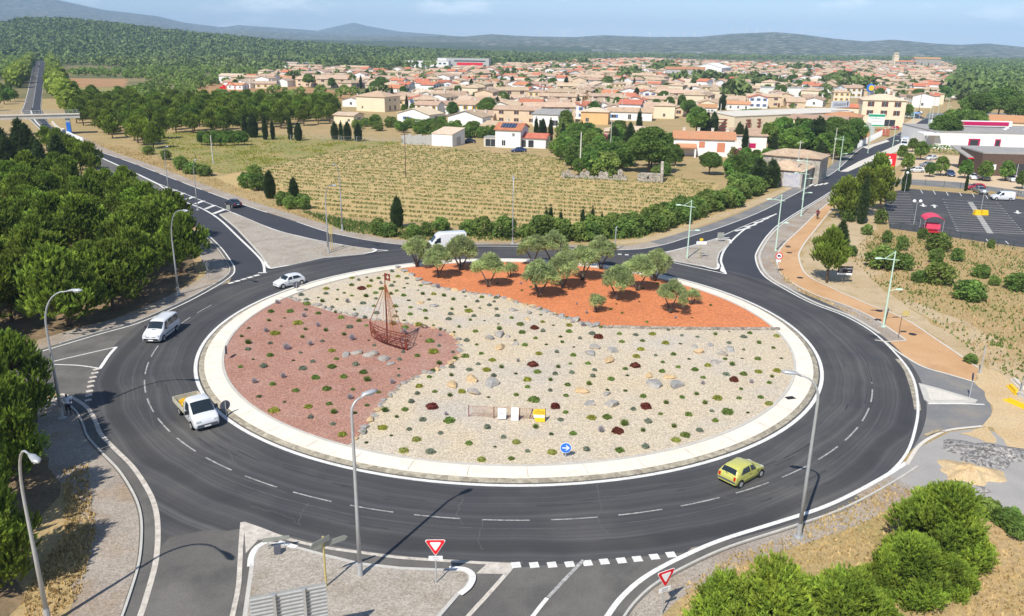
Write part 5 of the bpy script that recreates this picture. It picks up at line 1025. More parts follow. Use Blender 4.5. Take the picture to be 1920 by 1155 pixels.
for xx, wd in ((-.19, .42), (.24, .38)):
    p = MB(); p.extr([(-wd / 2, -.11), (wd / 2, -.11), (wd / 2, .11), (-wd / 2, .11)], face((0, 0, .03), 0, .12) @ Matrix.Translation((xx, .44, .014)), .01); q = p.obj('white_label', M['sign_white'], o)
    for i in range(2): text('lettering', ('SAMEDI', 'DE JUIN', 'GRATUIT', 'ENTREE')[i + 2 * (xx > 0)], .085, face((0, 0, .03), 0, .12) @ Matrix.Translation((xx, .49 - .1 * i, .021)), 'sign_pink' if xx < 0 else 'sign_ink', q)
# --- the iron sailing boat
x, y = G(720, 652); p0 = Vector(G(700, 640)); p1 = Vector(G(757, 659)); hd = (p0 - p1).normalized(); Lb = 4.6
o = thing('boat_sculpture', 'rust red iron outline of a sailing boat with tall mast on the maroon bed', 'sculpture', ((p0.x + p1.x) / 2, (p0.y + p1.y) / 2, .2), math.atan2(hd.y, hd.x))
def hullw(t): return .78 * (math.sin(math.pi * min(1, t * .62 + .30)) ** .9) * (1 - max(0, t - .6) ** 2 * 6.0) if t < 1 else 0
def hull(t, s, k):   # t 0 stern..1 bow, k 0 keel..1 gunwale
    w_ = max(.02, hullw(t)) * (math.sin(k * math.pi / 2) ** .7); z = .05 + (.95 + .7 * max(0, t - .5) ** 2 * 4 + .25 * (1 - t) ** 2) * k + .55 * max(0, t - .72) ** 1.3 * (1 - k) * 3; return Vector(((t - .5) * Lb + .35 * k * max(0, t - .6), s * w_, z))
p = MB(); p.tube([hull(t, 1, 0) for t in np.linspace(0, 1, 12)], .055, 6); p.tube([hull(1, 1, k) for k in np.linspace(0, 1, 6)], .05, 6); p.tube([hull(0, 1, k) * 1 for k in (0, .5, 1)], .04, 6); p.obj('keel', M['rust'], o)
for s in (-1, 1): p = MB(); p.tube([hull(t, s, 1) for t in np.linspace(0, 1, 14)], .045, 6); p.obj('gunwale', M['rust'], o)
p = MB()
for s in (-1, 1):
    for k in (.3, .55, .78): p.tube([hull(t, s, k) for t in np.linspace(0, 1, 12)], .03, 5)
p.obj('stringers', M['rust'], o)
for t in (.0, .14, .28, .42, .56, .7, .84): p = MB(); p.tube([hull(t, -1, k) for k in (1, .75, .5, .25, 0)] + [hull(t, 1, k) for k in (.25, .5, .75, 1)], .026, 5); p.tube([hull(t, -1, 1), hull(t, 1, 1)], .022, 5); p.obj('rib', M['rust'], o)
Hm = 6.9; mx = .1
p = MB(); p.tube([(mx, 0, .1), (mx + .03, 0, Hm)], [.075, .045], 8); p.obj('mast', M['rust'], o)
p = MB(); p.box((mx - .05 - .17, 0, 0), (.01, .01, .01)) if False else None
for i in range(5):
    for j in range(5):
        if (i == 2 and 0 < j < 4) or (j == 2 and 0 < i < 4): continue
        p.box((mx - .10 - i * .13, 0, Hm - .05 - j * .13), (.1299, .025, .1299))
p.obj('flag', M['rust'], o)
p = MB(); top = Vector((mx, 0, Hm - 1.0)); bow = hull(1, 1, 1); st = hull(0, 1, 1); st.y = 0
p.tube([top, bow], .036, 5); p.tube([Vector((mx, 0, Hm - 1.3)), hull(.82, 1, 1)], .026, 4)
for s in (-1, 1): p.tube([top, hull(.5, s, 1)], .024, 4); p.tube([top, hull(.2, s, 1)], .022, 4)
p.tube([top, st + Vector((0, 0, .1))], .036, 5); p.obj('stays', M['rust_thin'], o)
p = MB()
for i in range(6): p.tube([Vector((mx - .02 * i, 0, Hm - 1.05)), Vector((mx - .18 - i * .33, 0, 1.15))], .024, 4)
for z_ in np.linspace(1.9, 5.2, 8): f_ = (Hm - 1.0 - z_) / (Hm - 2.1); p.tube([(mx, 0, z_ + .15), (mx - 1.95 * f_, 0, z_ - .15)], .018, 4)
p.obj('sail_frame', M['rust_thin'], o); p = MB(); p.tube([(mx, 0, 1.15), (mx - 2.2, 0, 1.25)], .03, 5); p.obj('boom', M['rust'], o)
p = MB(); p.extr([(-.05, 0), (.32, 0), (.24, .55), (.1, 1.0), (-.02, 1.0)], Matrix.Translation((-Lb / 2 - .2, 0, .0)) @ Matrix.Rotation(R(90), 4, 'X'), .05); p.obj('rudder', M['rust'], o)
# --- stones
def rockmesh(seed, fl=.62):
    b = bmesh.new(); bmesh.ops.create_icosphere(b, subdivisions=3, radius=.5); r_ = random.Random(seed); cuts = [(Vector((r_.gauss(0, 1), r_.gauss(0, 1), r_.gauss(.2, .8))).normalized(), r_.uniform(.20, .40)) for _ in range(16)]
    for v in b.verts:
        for n_, d_ in cuts:
            k = v.co.dot(n_) - d_
            if k > 0: v.co -= n_ * k
        v.co *= 1 + .05 * math.sin(9 * v.co.x + seed) * math.cos(8 * v.co.y); v.co.z = v.co.z * fl + .13
    me = bpy.data.meshes.new('stone'); b.to_mesh(me); b.free(); return me
RK = {}
for m in ('stone', 'grey_stone', 'ochre_stone'):
    for i in range(4): me = rockmesh(hash(m) % 97 + i * 7 if False else len(m) * 11 + i * 7, .55 + .08 * i); me.materials.append(M[m]); RK.setdefault(m, []).append(me)
def stone(x, y, sx, sy, sz, m, lab, group, z=.16, name='stone'):
    o = bpy.data.objects.new(name, rnd.choice(RK[m])); COL.objects.link(o); o.location = (x, y, z); o.rotation_euler = (0, 0, U(0, 6.28)); o.scale = (sx, sy, sz); return tag(o, lab, 'stone', group)
rnd.seed(21)
def stonerow(pts, lab, group, s=.85, cols=('stone', 'grey_stone', 'ochre_stone'), big=1.):
    p = smooth(pts, 8); acc = 0; nxt = 0
    for i in range(len(p) - 1):
        a_, b_ = Vector(p[i]), Vector(p[i + 1]); L_ = (b_ - a_).length
        while acc + L_ >= nxt:
            q = a_.lerp(b_, (nxt - acc) / max(L_, 1e-6)); w_ = U(.6, 1.15) * s * big; stone(q.x + U(-.12, .12), q.y + U(-.15, .15), w_ * 1.25, w_ * .9, w_ * U(.55, .9), rnd.choice(cols), lab, group); nxt += w_ * 1.08
        acc += L_
stonerow(GP([(545, 561), (600, 578), (650, 592), (705, 603), (780, 612)]), 'small grey border stone between maroon and pale gravel', 'stones on the upper edge of the maroon bed', cols=('stone', 'grey_stone', 'stone'))
stonerow(GP([(780, 612), (830, 622), (857, 640), (862, 658), (856, 676), (830, 692), (800, 704)]), 'ochre and grey border stone round the tip of the maroon bed', 'stones round the tip of the maroon bed', cols=('ochre_stone', 'ochre_stone', 'grey_stone'))
stonerow(GP([(795, 704), (755, 724), (728, 748), (705, 775), (690, 800), (672, 822), (663, 832)]), 'border stone on the lower edge of the maroon bed', 'stones on the lower edge of the maroon bed', cols=('stone', 'ochre_stone', 'grey_stone'))
stonerow(GP([(745, 504), (775, 521), (800, 535), (850, 547), (925, 558), (985, 574), (1040, 591), (1095, 609), (1128, 616)]), 'rounded border stone below the orange bed', 'stones below the orange bed', 1.1, cols=('grey_stone', 'grey_stone', 'stone', 'ochre_stone'))
stonerow(GP([(1000, 580), (1040, 594), (1095, 612), (1122, 618)]), 'border stone in the second course below the orange bed', 'second course of stones below the orange bed', .8, cols=('grey_stone', 'stone'))
wl = smooth(GP([(1128, 617), (1250, 620), (1360, 621), (1462, 621)]), 4); mb = MB()
for i in range(len(wl) - 1):
    a_, b_ = Vector(wl[i]), Vector(wl[i + 1]); L_ = (b_ - a_).length; n = int(L_ / .4)
    for k in range(n):
        for r_ in range(2): q = a_.lerp(b_, (k + .5 * r_) / n); mb.box((q.x, q.y + U(-.04, .04), .20 + .13 * r_), (.40, .34, .13), U(-.08, .08))
tag(mb.obj('stone_wall', M['dry_stone_wall']), 'low dry stone wall along the straight front of the orange bed', 'wall')
BOULD = [(918, 638, 1.6, 'grey_stone', 'grey boulder left in the group behind the middle of the island'), (937, 633, 1.7, 'stone', 'pale boulder in the group behind the middle of the island'), (951, 635, .9, 'grey_stone', 'narrow upright stone at the right of the pale boulder group'), (937, 656, 1.7, 'ochre_stone', 'flat yellow boulder below the pale boulder group'), (966, 649, 1.0, 'grey_stone', 'small stone with a rusty side right of the yellow boulder'), (815, 577, 1.4, 'grey_stone', 'grey stone at the upper left of the pale gravel'), (790, 571, 1.1, 'ochre_stone', 'ochre stone above the grey one in the upper pale gravel'), (787, 583, .9, 'grey_stone', 'flat stone in the upper pale gravel'), (963, 585, 1.4, 'grey_stone', 'grey stone near the border below the orange bed'), (991, 590, 1.2, 'stone', 'pale stone near the border below the orange bed'), (989, 602, 1.1, 'ochre_stone', 'yellow stone in front of the pale one near the orange bed'),
         (884, 716, 2.0, 'ochre_stone', 'wide ochre slab left of the round grey boulder'), (921, 725, 2.0, 'grey_stone', 'rounded grey boulder behind the posters'), (848, 728, 1.6, 'ochre_stone', 'yellow slab beside two yellow cushions'), (886, 739, 1.7, 'stone', 'yellow topped boulder in front of the wide ochre slab'), (1107, 667, 1.6, 'grey_stone', 'grey boulder left in the group at the island centre'), (1147, 662, 1.6, 'grey_stone', 'grey boulder right in the group at the island centre'), (1143, 680, 1.8, 'ochre_stone', 'yellow boulder at the front of the centre group'), (1114, 656, 1.6, 'stone', 'pale boulder at the back of the centre group'), (1308, 664, 1.7, 'ochre_stone', 'ochre boulder left in the right hand group'), (1331, 650, 1.2, 'grey_stone', 'grey stone at the back of the right hand group'), (1353, 668, 1.3, 'stone', 'grey white boulder in the right hand group'), (1369, 661, 1.5, 'grey_stone', 'grey boulder at the right end of the right hand group'), (1303, 655, 1.0, 'grey_stone', 'flat stone at the left end of the right hand group'), (1340, 684, 1.4, 'stone', 'low stones at the front of the right hand group'),
         (1225, 724, 2.2, 'grey_stone', 'big grey boulder, left of the pair at the right of the island'), (1267, 726, 2.1, 'grey_stone', 'big grey boulder, right of the pair at the right of the island'), (1217, 710, 1.4, 'ochre_stone', 'ochre stone behind the left big grey boulder'), (1257, 712, 1.4, 'ochre_stone', 'ochre stone behind the right big grey boulder'), (1093, 739, 1.6, 'ochre_stone', 'orange boulder behind a green cushion right of the posters'), (1107, 761, 1.4, 'grey_stone', 'grey stone with a hollow right of the posters'), (1147, 763, 1.7, 'grey_stone', 'smooth grey boulder right of the one with a hollow'), (1137, 744, 1.0, 'stone', 'small pale stone above the smooth grey boulder'),
         (648, 669, 1.5, 'stone', 'leftmost pale boulder of the arc in the maroon bed'), (672, 666, 1.5, 'stone', 'second pale boulder of the arc in the maroon bed'), (699, 669, 1.9, 'stone', 'largest pale boulder of the arc in the maroon bed'), (722, 678, 1.5, 'stone', 'fourth pale boulder of the arc in the maroon bed'), (731, 687, 1.1, 'grey_stone', 'last boulder of the arc in the maroon bed')]
for px, py, s, m, lab in BOULD: x, y = G(px, py); stone(x, y, s * 1.02, s * .72, s * .72, m, lab, None, .12, 'boulder')
# --- small plants of the island
def cushion(name, m, r=.4, h=.3, n=420, sz=.07, spiky=False, flower=None):
    d = unit(n, .5); d[:, 2] = np.abs(d[:, 2]); P = d * np.array([r, r, h]) * (rng.random(n) ** .35)[:, None]; P[:, 0] += .12 * r * np.sin(6 * P[:, 1] / r)
    if spiky: D = d * .7 + np.array([0, 0, .9]); D /= np.linalg.norm(D, axis=1)[:, None]; V, F, T = tufts(P * .6, D, rng.uniform(.5, 1.1, n) * h * 1.1, np.full(n, .014), rng.uniform(.7, 1.3, n))
    else: V, F, T = leaves(P, d * .6 + unit(n), rng.uniform(.6, 1.4, n) * sz, rng.uniform(.65, 1.3, n))
    o = link(name, npmesh(name, V, F, T), None, [M[m]])
    if flower:
        k = 60; q = unit(k, 1.2); q[:, 2] = np.abs(q[:, 2]); link('flowers', npmesh('flowers', *leaves(q * np.array([r, r, h * 1.08]), q, np.full(k, .05), np.ones(k))), o, [M[flower]])
    return o
rnd.seed(31)
KP = {'g': [cushion('green_plant', 'cushion_green', .40, .28), cushion('green_plant', 'cushion_green', .33, .34, spiky=True, n=260), cushion('green_plant', 'bush_leaf', .34, .28)], 's': [cushion('grey_plant', 'cushion_grey', .36, .28), cushion('grey_plant', 'cushion_grey', .3, .34, n=300)],
      'l': [cushion('lime_plant', 'cushion_lime', .46, .30)], 'm': [cushion('maroon_shrub', 'cushion_maroon', .66, .48, 900, .08), cushion('maroon_shrub', 'cushion_maroon', .58, .55, 900, .08)], 'v': [cushion('lavender', 'lavender_leaf', .34, .62, 380, spiky=True)], 'w': [cushion('flowering_plant', 'cushion_lime', .5, .34, flower='white_petal')], 'd': [cushion('dry_plant', 'dark_leaf', .2, .12, 120)]}
first = {id(o) for L in KP.values() for o in L}; taken = []
LAB = {'g': 'small green cushion plant on the %s gravel', 's': 'small grey green cushion plant on the %s gravel', 'l': 'yellow green cushion plant on the %s gravel', 'v': 'purple lavender tuft on the %s gravel', 'd': 'tiny dark withered plant on the %s gravel', 'm': 'dark maroon shrub on the %s gravel', 'w': 'low plant with pale flowers on the %s gravel'}
def small(kind, x, y, s, bed, z=.17, lab=None):
    src = rnd.choice(KP[kind])
    if id(src) in first: first.discard(id(src)); o = src
    else: o = dup(src)
    o.location = (x, y, z); o.rotation_euler = (0, 0, U(0, 6.28)); s *= .68 if kind != 'v' else .5; q = s * U(.9, 1.1); o.scale = (q, q, s); lab = lab or LAB[kind] % bed; tag(o, lab, 'plant', {'g': 'green', 's': 'grey', 'l': 'lime', 'v': 'lavender', 'd': 'withered', 'm': 'maroon', 'w': 'flowering'}[kind] + ' plants of the ' + bed + ' gravel'); taken.append((x, y))
for px, py in ((678, 542), (1002, 616), (1122, 633), (999, 685), (1191, 687), (1376, 714), (810, 764), (1041, 764), (1211, 764), (1158, 810)): small('m', *G(px, py, .17), 1.05, 'pale')
for px, py in ((1223, 627), (1010, 664), (1193, 669), (923, 676), (1327, 686), (1422, 698), (866, 735), (1109, 784), (786, 725), (717, 803), (746, 519), (660, 522), (813, 552)): small('l', *G(px, py, .17), 1.1, 'pale')
for px, py in ((968, 830), (1267, 826), (1035, 849), (903, 863), (1442, 758), (781, 825), (757, 846), (1456, 631)): small('w', *G(px, py, .17), 1.0, 'pale')
for px, py in ((1001, 751), (842, 790), (1364, 774), (1170, 797)): small('g', *G(px, py, .17), 1.7, 'pale')
for px, py in ((531, 708), (477, 718), (582, 647), (499, 622), (570, 594), (596, 612), (520, 569), (735, 719)): small('v', *G(px, py, .2), 1.1, 'maroon', .2)
avoid = [G(b[0], b[1]) + (b[2] * .7,) for b in BOULD]
def free(x, y, d): return all((x - q[0]) ** 2 + (y - q[1]) ** 2 > d * d for q in taken) and all((x - q[0]) ** 2 + (y - q[1]) ** 2 > (q[2] + .2) ** 2 for q in avoid)
for (x, y) in scatter(mar_poly, 1.55, px=False, seed=4):
    if math.hypot(x - CX, y - CY) < 26 and free(x, y, 1.1): small(rnd.choices('gslvd', (60, 20, 5, 2, 16))[0], x, y, U(.8, 1.55), 'maroon', .2)
for (x, y) in scatter(isl, 1.38, px=False, seed=6):
    if math.hypot(x - CX, y - CY) > 25.9 or inpoly(x, y, mar_poly) or inpoly(x, y, ora_poly) or not free(x, y, 1.1): continue
    if abs(PX(x, y)[0] - 950) < 82 and 750 < PX(x, y)[1] < 800: continue
    small(rnd.choices('gslvd', (48, 30, 6, 2.5, 16))[0], x, y, U(.75, 1.4), 'pale')
for i in range(34):
    px, py = U(800, 1380), U(525, 612); x, y = G(px, py)
    if inpoly(x, y, ora_poly) and free(x, y, 1.5): small(rnd.choice('gvdg'), x, y, U(.6, .9), 'orange', .2)
# --- people
def person(name, lab, x, y, az, shirt, trousers, pose, z=0., h=1.75):
    o = thing(name, lab, 'person', (x, y, z), az); s = h / 1.75
    J = {'pelvis': (0, 0, .95), 'chest': (0, 0, 1.32), 'neck': (0, 0, 1.48), 'head': (0, .0, 1.60), 'crown': (0, 0, 1.72)}
    J.update(pose); names = list(J); ed = [('pelvis', 'chest'), ('chest', 'neck'), ('neck', 'head'), ('head', 'crown')]
    for q in 'lr': ed += [('pelvis', 'hip' + q), ('hip' + q, 'knee' + q), ('knee' + q, 'ank' + q), ('ank' + q, 'toe' + q), ('chest', 'sho' + q), ('sho' + q, 'elb' + q), ('elb' + q, 'wri' + q), ('wri' + q, 'fin' + q)]
    rad = dict(pelvis=.125, chest=.15, neck=.055, head=.095, crown=.07)
    for q in 'lr': rad.update({'hip' + q: .095, 'knee' + q: .06, 'ank' + q: .04, 'toe' + q: .035, 'sho' + q: .065, 'elb' + q: .045, 'wri' + q: .032, 'fin' + q: .025})
    me = bpy.data.meshes.new('body'); me.from_pydata([tuple(c * s for c in J[n_]) for n_ in names], [(names.index(a_), names.index(b_)) for a_, b_ in ed], []); b = link('body', me, o)
    md = b.modifiers.new('skin', 'SKIN'); md.use_smooth_shade = True
    for i, n_ in enumerate(names): me.skin_vertices[0].data[i].radius = (rad[n_] * s,) * 2
    me.skin_vertices[0].data[0].use_root = True; b.modifiers.new('sub', 'SUBSURF').levels = 1
    dg = bpy.context.evaluated_depsgraph_get(); nm = bpy.data.meshes.new_from_object(b.evaluated_get(dg)); b.modifiers.clear(); b.data = nm; nm.materials.clear(); nm.materials.append(M['skin'])
    nm.polygons.foreach_set('material_index', [0] * len(nm.polygons))
    def wear(nm2, test, m, k=.018):
        v0 = [v.co + v.normal * k for v in nm.vertices]; fs = [tuple(p_.vertices) for p_ in nm.polygons if test(p_.center / s)]
        used = sorted({i for f_ in fs for i in f_}); mp = {i: j for j, i in enumerate(used)}; mm = bpy.data.meshes.new(nm2); mm.from_pydata([v0[i] for i in used], [], [tuple(mp[i] for i in f_) for f_ in fs]); mm.polygons.foreach_set('use_smooth', [True] * len(mm.polygons)); q = link(nm2, mm, o, [M[m]]); q.modifiers.new('solid', 'SOLIDIFY').thickness = .012
    wear('shirt', lambda c: .93 < c.z < 1.47 and (abs(c.x) < .34), shirt); wear('trousers', lambda c: .48 if False else (.45 < c.z < .97 and abs(c.x) < .28), trousers)
    wear('hair', lambda c: c.z > 1.6 and c.y > -.05 or c.z > 1.68, 'hair', .012)
    p = MB(); p.box((-.035, -.094, 1.63), (.025, .02, .015)); p.box((.035, -.094, 1.63), (.025, .02, .015)); p.box((0, -.105, 1.60), (.02, .03, .035)); p.box((0, -.092, 1.56), (.05, .02, .012)); f_ = p.obj('face', M['skin'], o); f_.scale = (s, s, s)
stand = {}
for q, g in (('l', -1), ('r', 1)): stand.update({'hip' + q: (.10 * g, 0, .90), 'knee' + q: (.12 * g, -.02, .48), 'ank' + q: (.14 * g, .02, .08), 'toe' + q: (.16 * g, -.14, .035), 'sho' + q: (.20 * g, 0, 1.40), 'elb' + q: (.42 * g, .05, 1.20), 'wri' + q: (.30 * g, -.03, 1.02), 'fin' + q: (.20 * g, -.05, .98)})
stand.update(elbl=(-.46, .0, 1.34), wril=(-.62, -.02, 1.30), finl=(-.74, -.03, 1.30))
person('person', 'person in white shirt and dark shorts standing in pine shade by a lamp', *G(130, 778), R(10), 'cloth_white', 'cloth_dark', stand)
walk = {}
for q, g in (('l', -1), ('r', 1)): walk.update({'hip' + q: (.09 * g, 0, .90), 'knee' + q: (.10 * g, -.16 * g, .50), 'ank' + q: (.10 * g, -.20 * g + .08, .09), 'toe' + q: (.10 * g, -.20 * g - .06, .04), 'sho' + q: (.19 * g, 0, 1.40), 'elb' + q: (.25 * g, .14 * g, 1.14), 'wri' + q: (.24 * g, .08 * g - .12, .95), 'fin' + q: (.23 * g, .06 * g - .18, .87)})
person('person', 'person in maroon top and dark trousers walking on the ochre path', *G(1532, 411), R(-30), 'cloth_maroon', 'cloth_dark', walk)
# --- bits on the right: blocks, heaps, branch
for px, py, az, m, L_, lab in ((1908, 722, R(80), 'pale_concrete', 2.4, 'white concrete block standing at the right edge of the sand'), (1900, 733, R(78), 'yellow_block', 2.2, 'yellow side plank left of the white concrete block'), (1912, 762, R(112), 'yellow_block', 3.0, 'yellow plank block below the white concrete block'), (1918, 745, R(100), 'concrete', 1.6, 'grey concrete block at the right edge beside the yellow plank')):
    x, y = G(px, py); p = MB(); p.box((0, 0, .18), (L_ * .7, .26, .26), taper=.94); p.box((0, 0, .04), (L_ * .89, .5, .08)); o = p.obj('barrier_block', M[m]); o.location = (x, y, .02); o.rotation_euler = (0, 0, az); tag(o, lab, 'barrier block')
def heap(px, py, rx, ry, h, m, lab, seed):
    x, y = G(px, py); r_ = np.random.default_rng(seed); n = 40; V = []; 
    for j in range(14):
        for i in range(n): a_ = 2 * math.pi * i / n; t = j / 13; k = 1 + .18 * math.sin(3 * a_ + seed) + .1 * math.sin(7 * a_); V.append((rx * t * k * math.cos(a_), ry * t * k * math.sin(a_), h * (1 - t * t) ** 1.4 * (1 + .25 * math.sin(5 * a_ + 4 * t)) + r_.uniform(-.03, .03) * (t < .95) - (.03 if t > .97 else 0)))
    F = [(j * n + i, j * n + (i + 1) % n, (j + 1) * n + (i + 1) % n, (j + 1) * n + i) for j in range(13) for i in range(n)]
    o = link('gravel_heap', npmesh('gravel_heap', V, F), None, [M[m]]); o.location = (x, y, .02); tag(o, lab, 'heap')
heap(1848, 850, 2.9, 2.0, .42, 'grey_stones', 'flat heap of grey rubble on the pale pavement', 1); heap(1818, 888, 2.1, 1.7, .45, 'sand', 'heap of ochre sand on the pale pavement in front of the rubble', 2); heap(1800, 915, 1.8, .9, .22, 'grey_stones', 'low spill of grey rubble below the sand heap', 3)
x, y = G(1738, 817); p = MB()
for i in range(16): a_ = U(-.18, .18) + .5; L_ = U(.6, 1.3); p.tube([(U(-.3, .3), U(-.15, .15), .05), (L_ * math.cos(a_), L_ * math.sin(a_), U(.08, .25)), (L_ * 1.5 * math.cos(a_), L_ * 1.5 * math.sin(a_), U(.03, .15))], [.03, .025, .01], 4)
o = p.obj('dry_branch', M['wood_bed']); o.location = (x, y, .02); tag(o, 'dry brown branch lying on the road edge by the pale pavement', 'branch')
# --- footbridge and barriers far left
zb = 4.7; A = Vector((*G(-60, 226, zb), zb)); B = Vector((*G(150, 221, zb), zb)); dd = B - A; az = math.atan2(dd.y, dd.x); W_ = dd.length
o = thing('road_bridge', 'grey concrete bridge over the far left road', 'bridge', (A.x, A.y, 0), az)
p = MB(); p.box((W_ / 2, 2, zb + .55), (W_, 5, 1.1)); p.obj('deck', M['concrete'], o); p = MB(); p.box((W_ / 2, -.6, zb + 1.2), (W_, .3, .25)); p.obj('edge_beam', M['pale_concrete'], o)
p = MB()
for i in range(26): p.box((W_ * (i + .5) / 26, -.6, zb + 1.85), (.08, .08, 1.1))
p.box((W_ / 2, -.6, zb + 2.4), (W_, .1, .1)); p.box((W_ / 2, -.6, zb + 1.9), (W_, .06, .06)); p.obj('railing', M['galvanised'], o)
for t in (.88, .2): p = MB(); p.box((W_ * t, 2, zb / 2), (1.2, 4.4, zb)); q = p.obj('pier', M['wall_grey'], o); 
p = MB(); p.box((W_ * .88, -.215, 1.9), (1.1, .02, 3.2)); p.obj('blue_mural', M['sign_blue'], q)
for pts, m, h_, lab in (([(98, 231), (108, 241), (122, 250)], 'pale_concrete', .8, 'curved pale barrier beside the road under the bridge'), ([(118, 246), (135, 256), (156, 265)], 'sign_white', .9, 'long white barrier on the far left road below the bridge')):
    pp = smooth(GP(pts), 4); mb = MB()
    for i in range(len(pp) - 1):
        a_, b_ = Vector(pp[i]), Vector(pp[i + 1]); mb.box(((a_.x + b_.x) / 2, (a_.y + b_.y) / 2, h_ / 2), ((b_ - a_).length, .35, h_), math.atan2(b_.y - a_.y, b_.x - a_.x), taper=.98)
    tag(mb.obj('road_barrier', M[m]), lab, 'barrier')
# ================================================================== VEHICLES  (local +x = forward, z up, origin on the ground)
def sect(st, x):
    """interpolated section: zb, belt, top, wb (belt half width), wt (top half width)"""
    for a, b in zip(st, st[1:]):
        if a[0] >= x >= b[0]: t = (a[0] - x) / (a[0] - b[0]) if a[0] != b[0] else 0; return [a[i] + (b[i] - a[i]) * t for i in range(6)]
    return list(st[0] if x > st[0][0] else st[-1])
def secpts(s):
    x, zb, be, to, wb, wt = s; h = be - zb
    half = [(wb * .90, zb), (wb * .985, zb + .22 * h), (wb * 1.0, zb + .62 * h), (wb * .975, be), (wb * .975 + (wt - wb * .975) * .5, be + (to - be) * .55), (wt, to - .10 * min(1, (to - be) * 3)), (wt * .86, to - .02), (wt * .45, to + .012)]
    return [(x, -y, z) for y, z in half] + [(x, y, z) for y, z in half[::-1]]
def car(name, lab, cat, px, py, rz, st, paint, wheels, wr=.30, side=(), screens=(), parts=(), group=None, loc=None, dense=4):
    x, y = loc or G(px, py); o = thing(name, lab, cat, (x, y, .027), rz, group); o.scale = (VS,) * 3
    xs = []
    for a, b in zip(st, st[1:]): xs += [a[0] + (b[0] - a[0]) * k / dense for k in range(dense)]
    xs.append(st[-1][0]); mb = MB(); v = []; n = 16
    for q in xs: v += secpts(sect(st, q))
    f = []
    for i in range(len(xs) - 1):
        for k in range(n): f.append((i * n + k, (i + 1) * n + k, (i + 1) * n + (k + 1) % n, i * n + (k + 1) % n))
    f += [tuple(range(n)), tuple(range((len(xs) - 1) * n, len(xs) * n))[::-1]]; mb.add(v, f); body = mb.obj('body', M[paint], o, smooth=True)
    bm_ = body.modifiers.new('edges', 'EDGE_SPLIT'); bm_.split_angle = R(38)
    def wpt(q, t, sgn, off=.028):
        s = sect(st, q); _, zb, be, to, wb, wt = s; z = be + (to - .06 - be) * t; w_ = wb * .975 + (wt - wb * .975) * (t if t > .55 else t * .91); return (q, sgn * (w_ + off + .004), z)
    for poly in side:
        for sgn in (-1, 1):
            P = []
            for i in range(len(poly)):
                a, b = poly[i], poly[(i + 1) % len(poly)]
                for k in range(4): P.append((a[0] + (b[0] - a[0]) * k / 4, a[1] + (b[1] - a[1]) * k / 4))
            cx_ = sum(p[0] for p in poly) / len(poly); ct = sum(p[1] for p in poly) / len(poly); pts = [wpt(*p, sgn) for p in P] + [wpt(cx_, ct, sgn, .036)]; m = len(P)
            mb = MB(); mb.add(pts, [(i, (i + 1) % m, m) for i in range(m)]); mb.obj('side_window', M['car_glass'], o)
    for nm, (xa, xb, k, c0, c1) in screens:      # across the car between stations xa (low) and xb (high)
        mb = MB(); v = []; m = 6; d = .014 if xb < xa else -.014
        for i in range(m + 1):
            q = xa + (xb - xa) * (c0 + (c1 - c0) * i / m); s = sect(st, q); z = s[3]; w_ = s[5] * k
            v += [(q + d, -w_, z + .004 - .012), (q + d, -w_ * .5, z + .022), (q + d, 0, z + .026), (q + d, w_ * .5, z + .022), (q + d, w_, z + .004 - .012)]
        for i in range(m):
            for j in range(4): mb.f.append((i * 5 + j, i * 5 + j + 1, i * 5 + j + 6, i * 5 + j + 5)); mb.m.append(0)
        mb.v = v; mb.obj(nm, M['car_glass'], o)
    for wx in wheels:
        s = sect(st, wx)
        for sgn in (-1, 1):
            yw = sgn * (s[4] - .085); mb = MB(); mb.disc((wx, sgn * (s[4] - .012), wr + .01), (0, 1, 0), wr * 1.18, .03, 20); mb.obj('wheel_arch', M['black_plastic'], o)
            t = MB(); t.disc((0, 0, 0), (0, 1, 0), wr, .19, 20); w_ = t.obj('wheel', M['tyre'], o); w_.location = (wx, yw + sgn * .03, wr)
            t = MB(); t.disc((0, sgn * .098, 0), (0, 1, 0), wr * .64, .02, 16); [t.box((wr * .36 * math.cos(a), sgn * .112, wr * .36 * math.sin(a)), (wr * .5, .015, .05), rot=Matrix.Rotation(-a, 3, 'Y')) for a in (0, 1.257, 2.513, 3.77, 5.027)]; t.obj('rim', M['rim'], w_)
    for (nm, c, d, m) in parts:
        for sgn in ((-1, 1) if c[1] else (1,)):
            mb = MB(); mb.box((c[0], sgn * c[1], c[2]), d, taper=.92); mb.obj(nm, M[m], o)
    return o
HATCH = [(1.78, .38, .58, .60, .62, .50), (1.70, .24, .62, .68, .74, .60), (1.35, .19, .74, .80, .80, .66), (.86, .18, .88, .93, .815, .68), (.32, .18, .92, 1.36, .82, .60), (-.15, .18, .92, 1.43, .82, .605), (-1.0, .18, .93, 1.41, .82, .60), (-1.32, .20, .93, 1.33, .81, .585), (-1.60, .26, .92, .97, .79, .66), (-1.70, .32, .72, .74, .76, .66)]
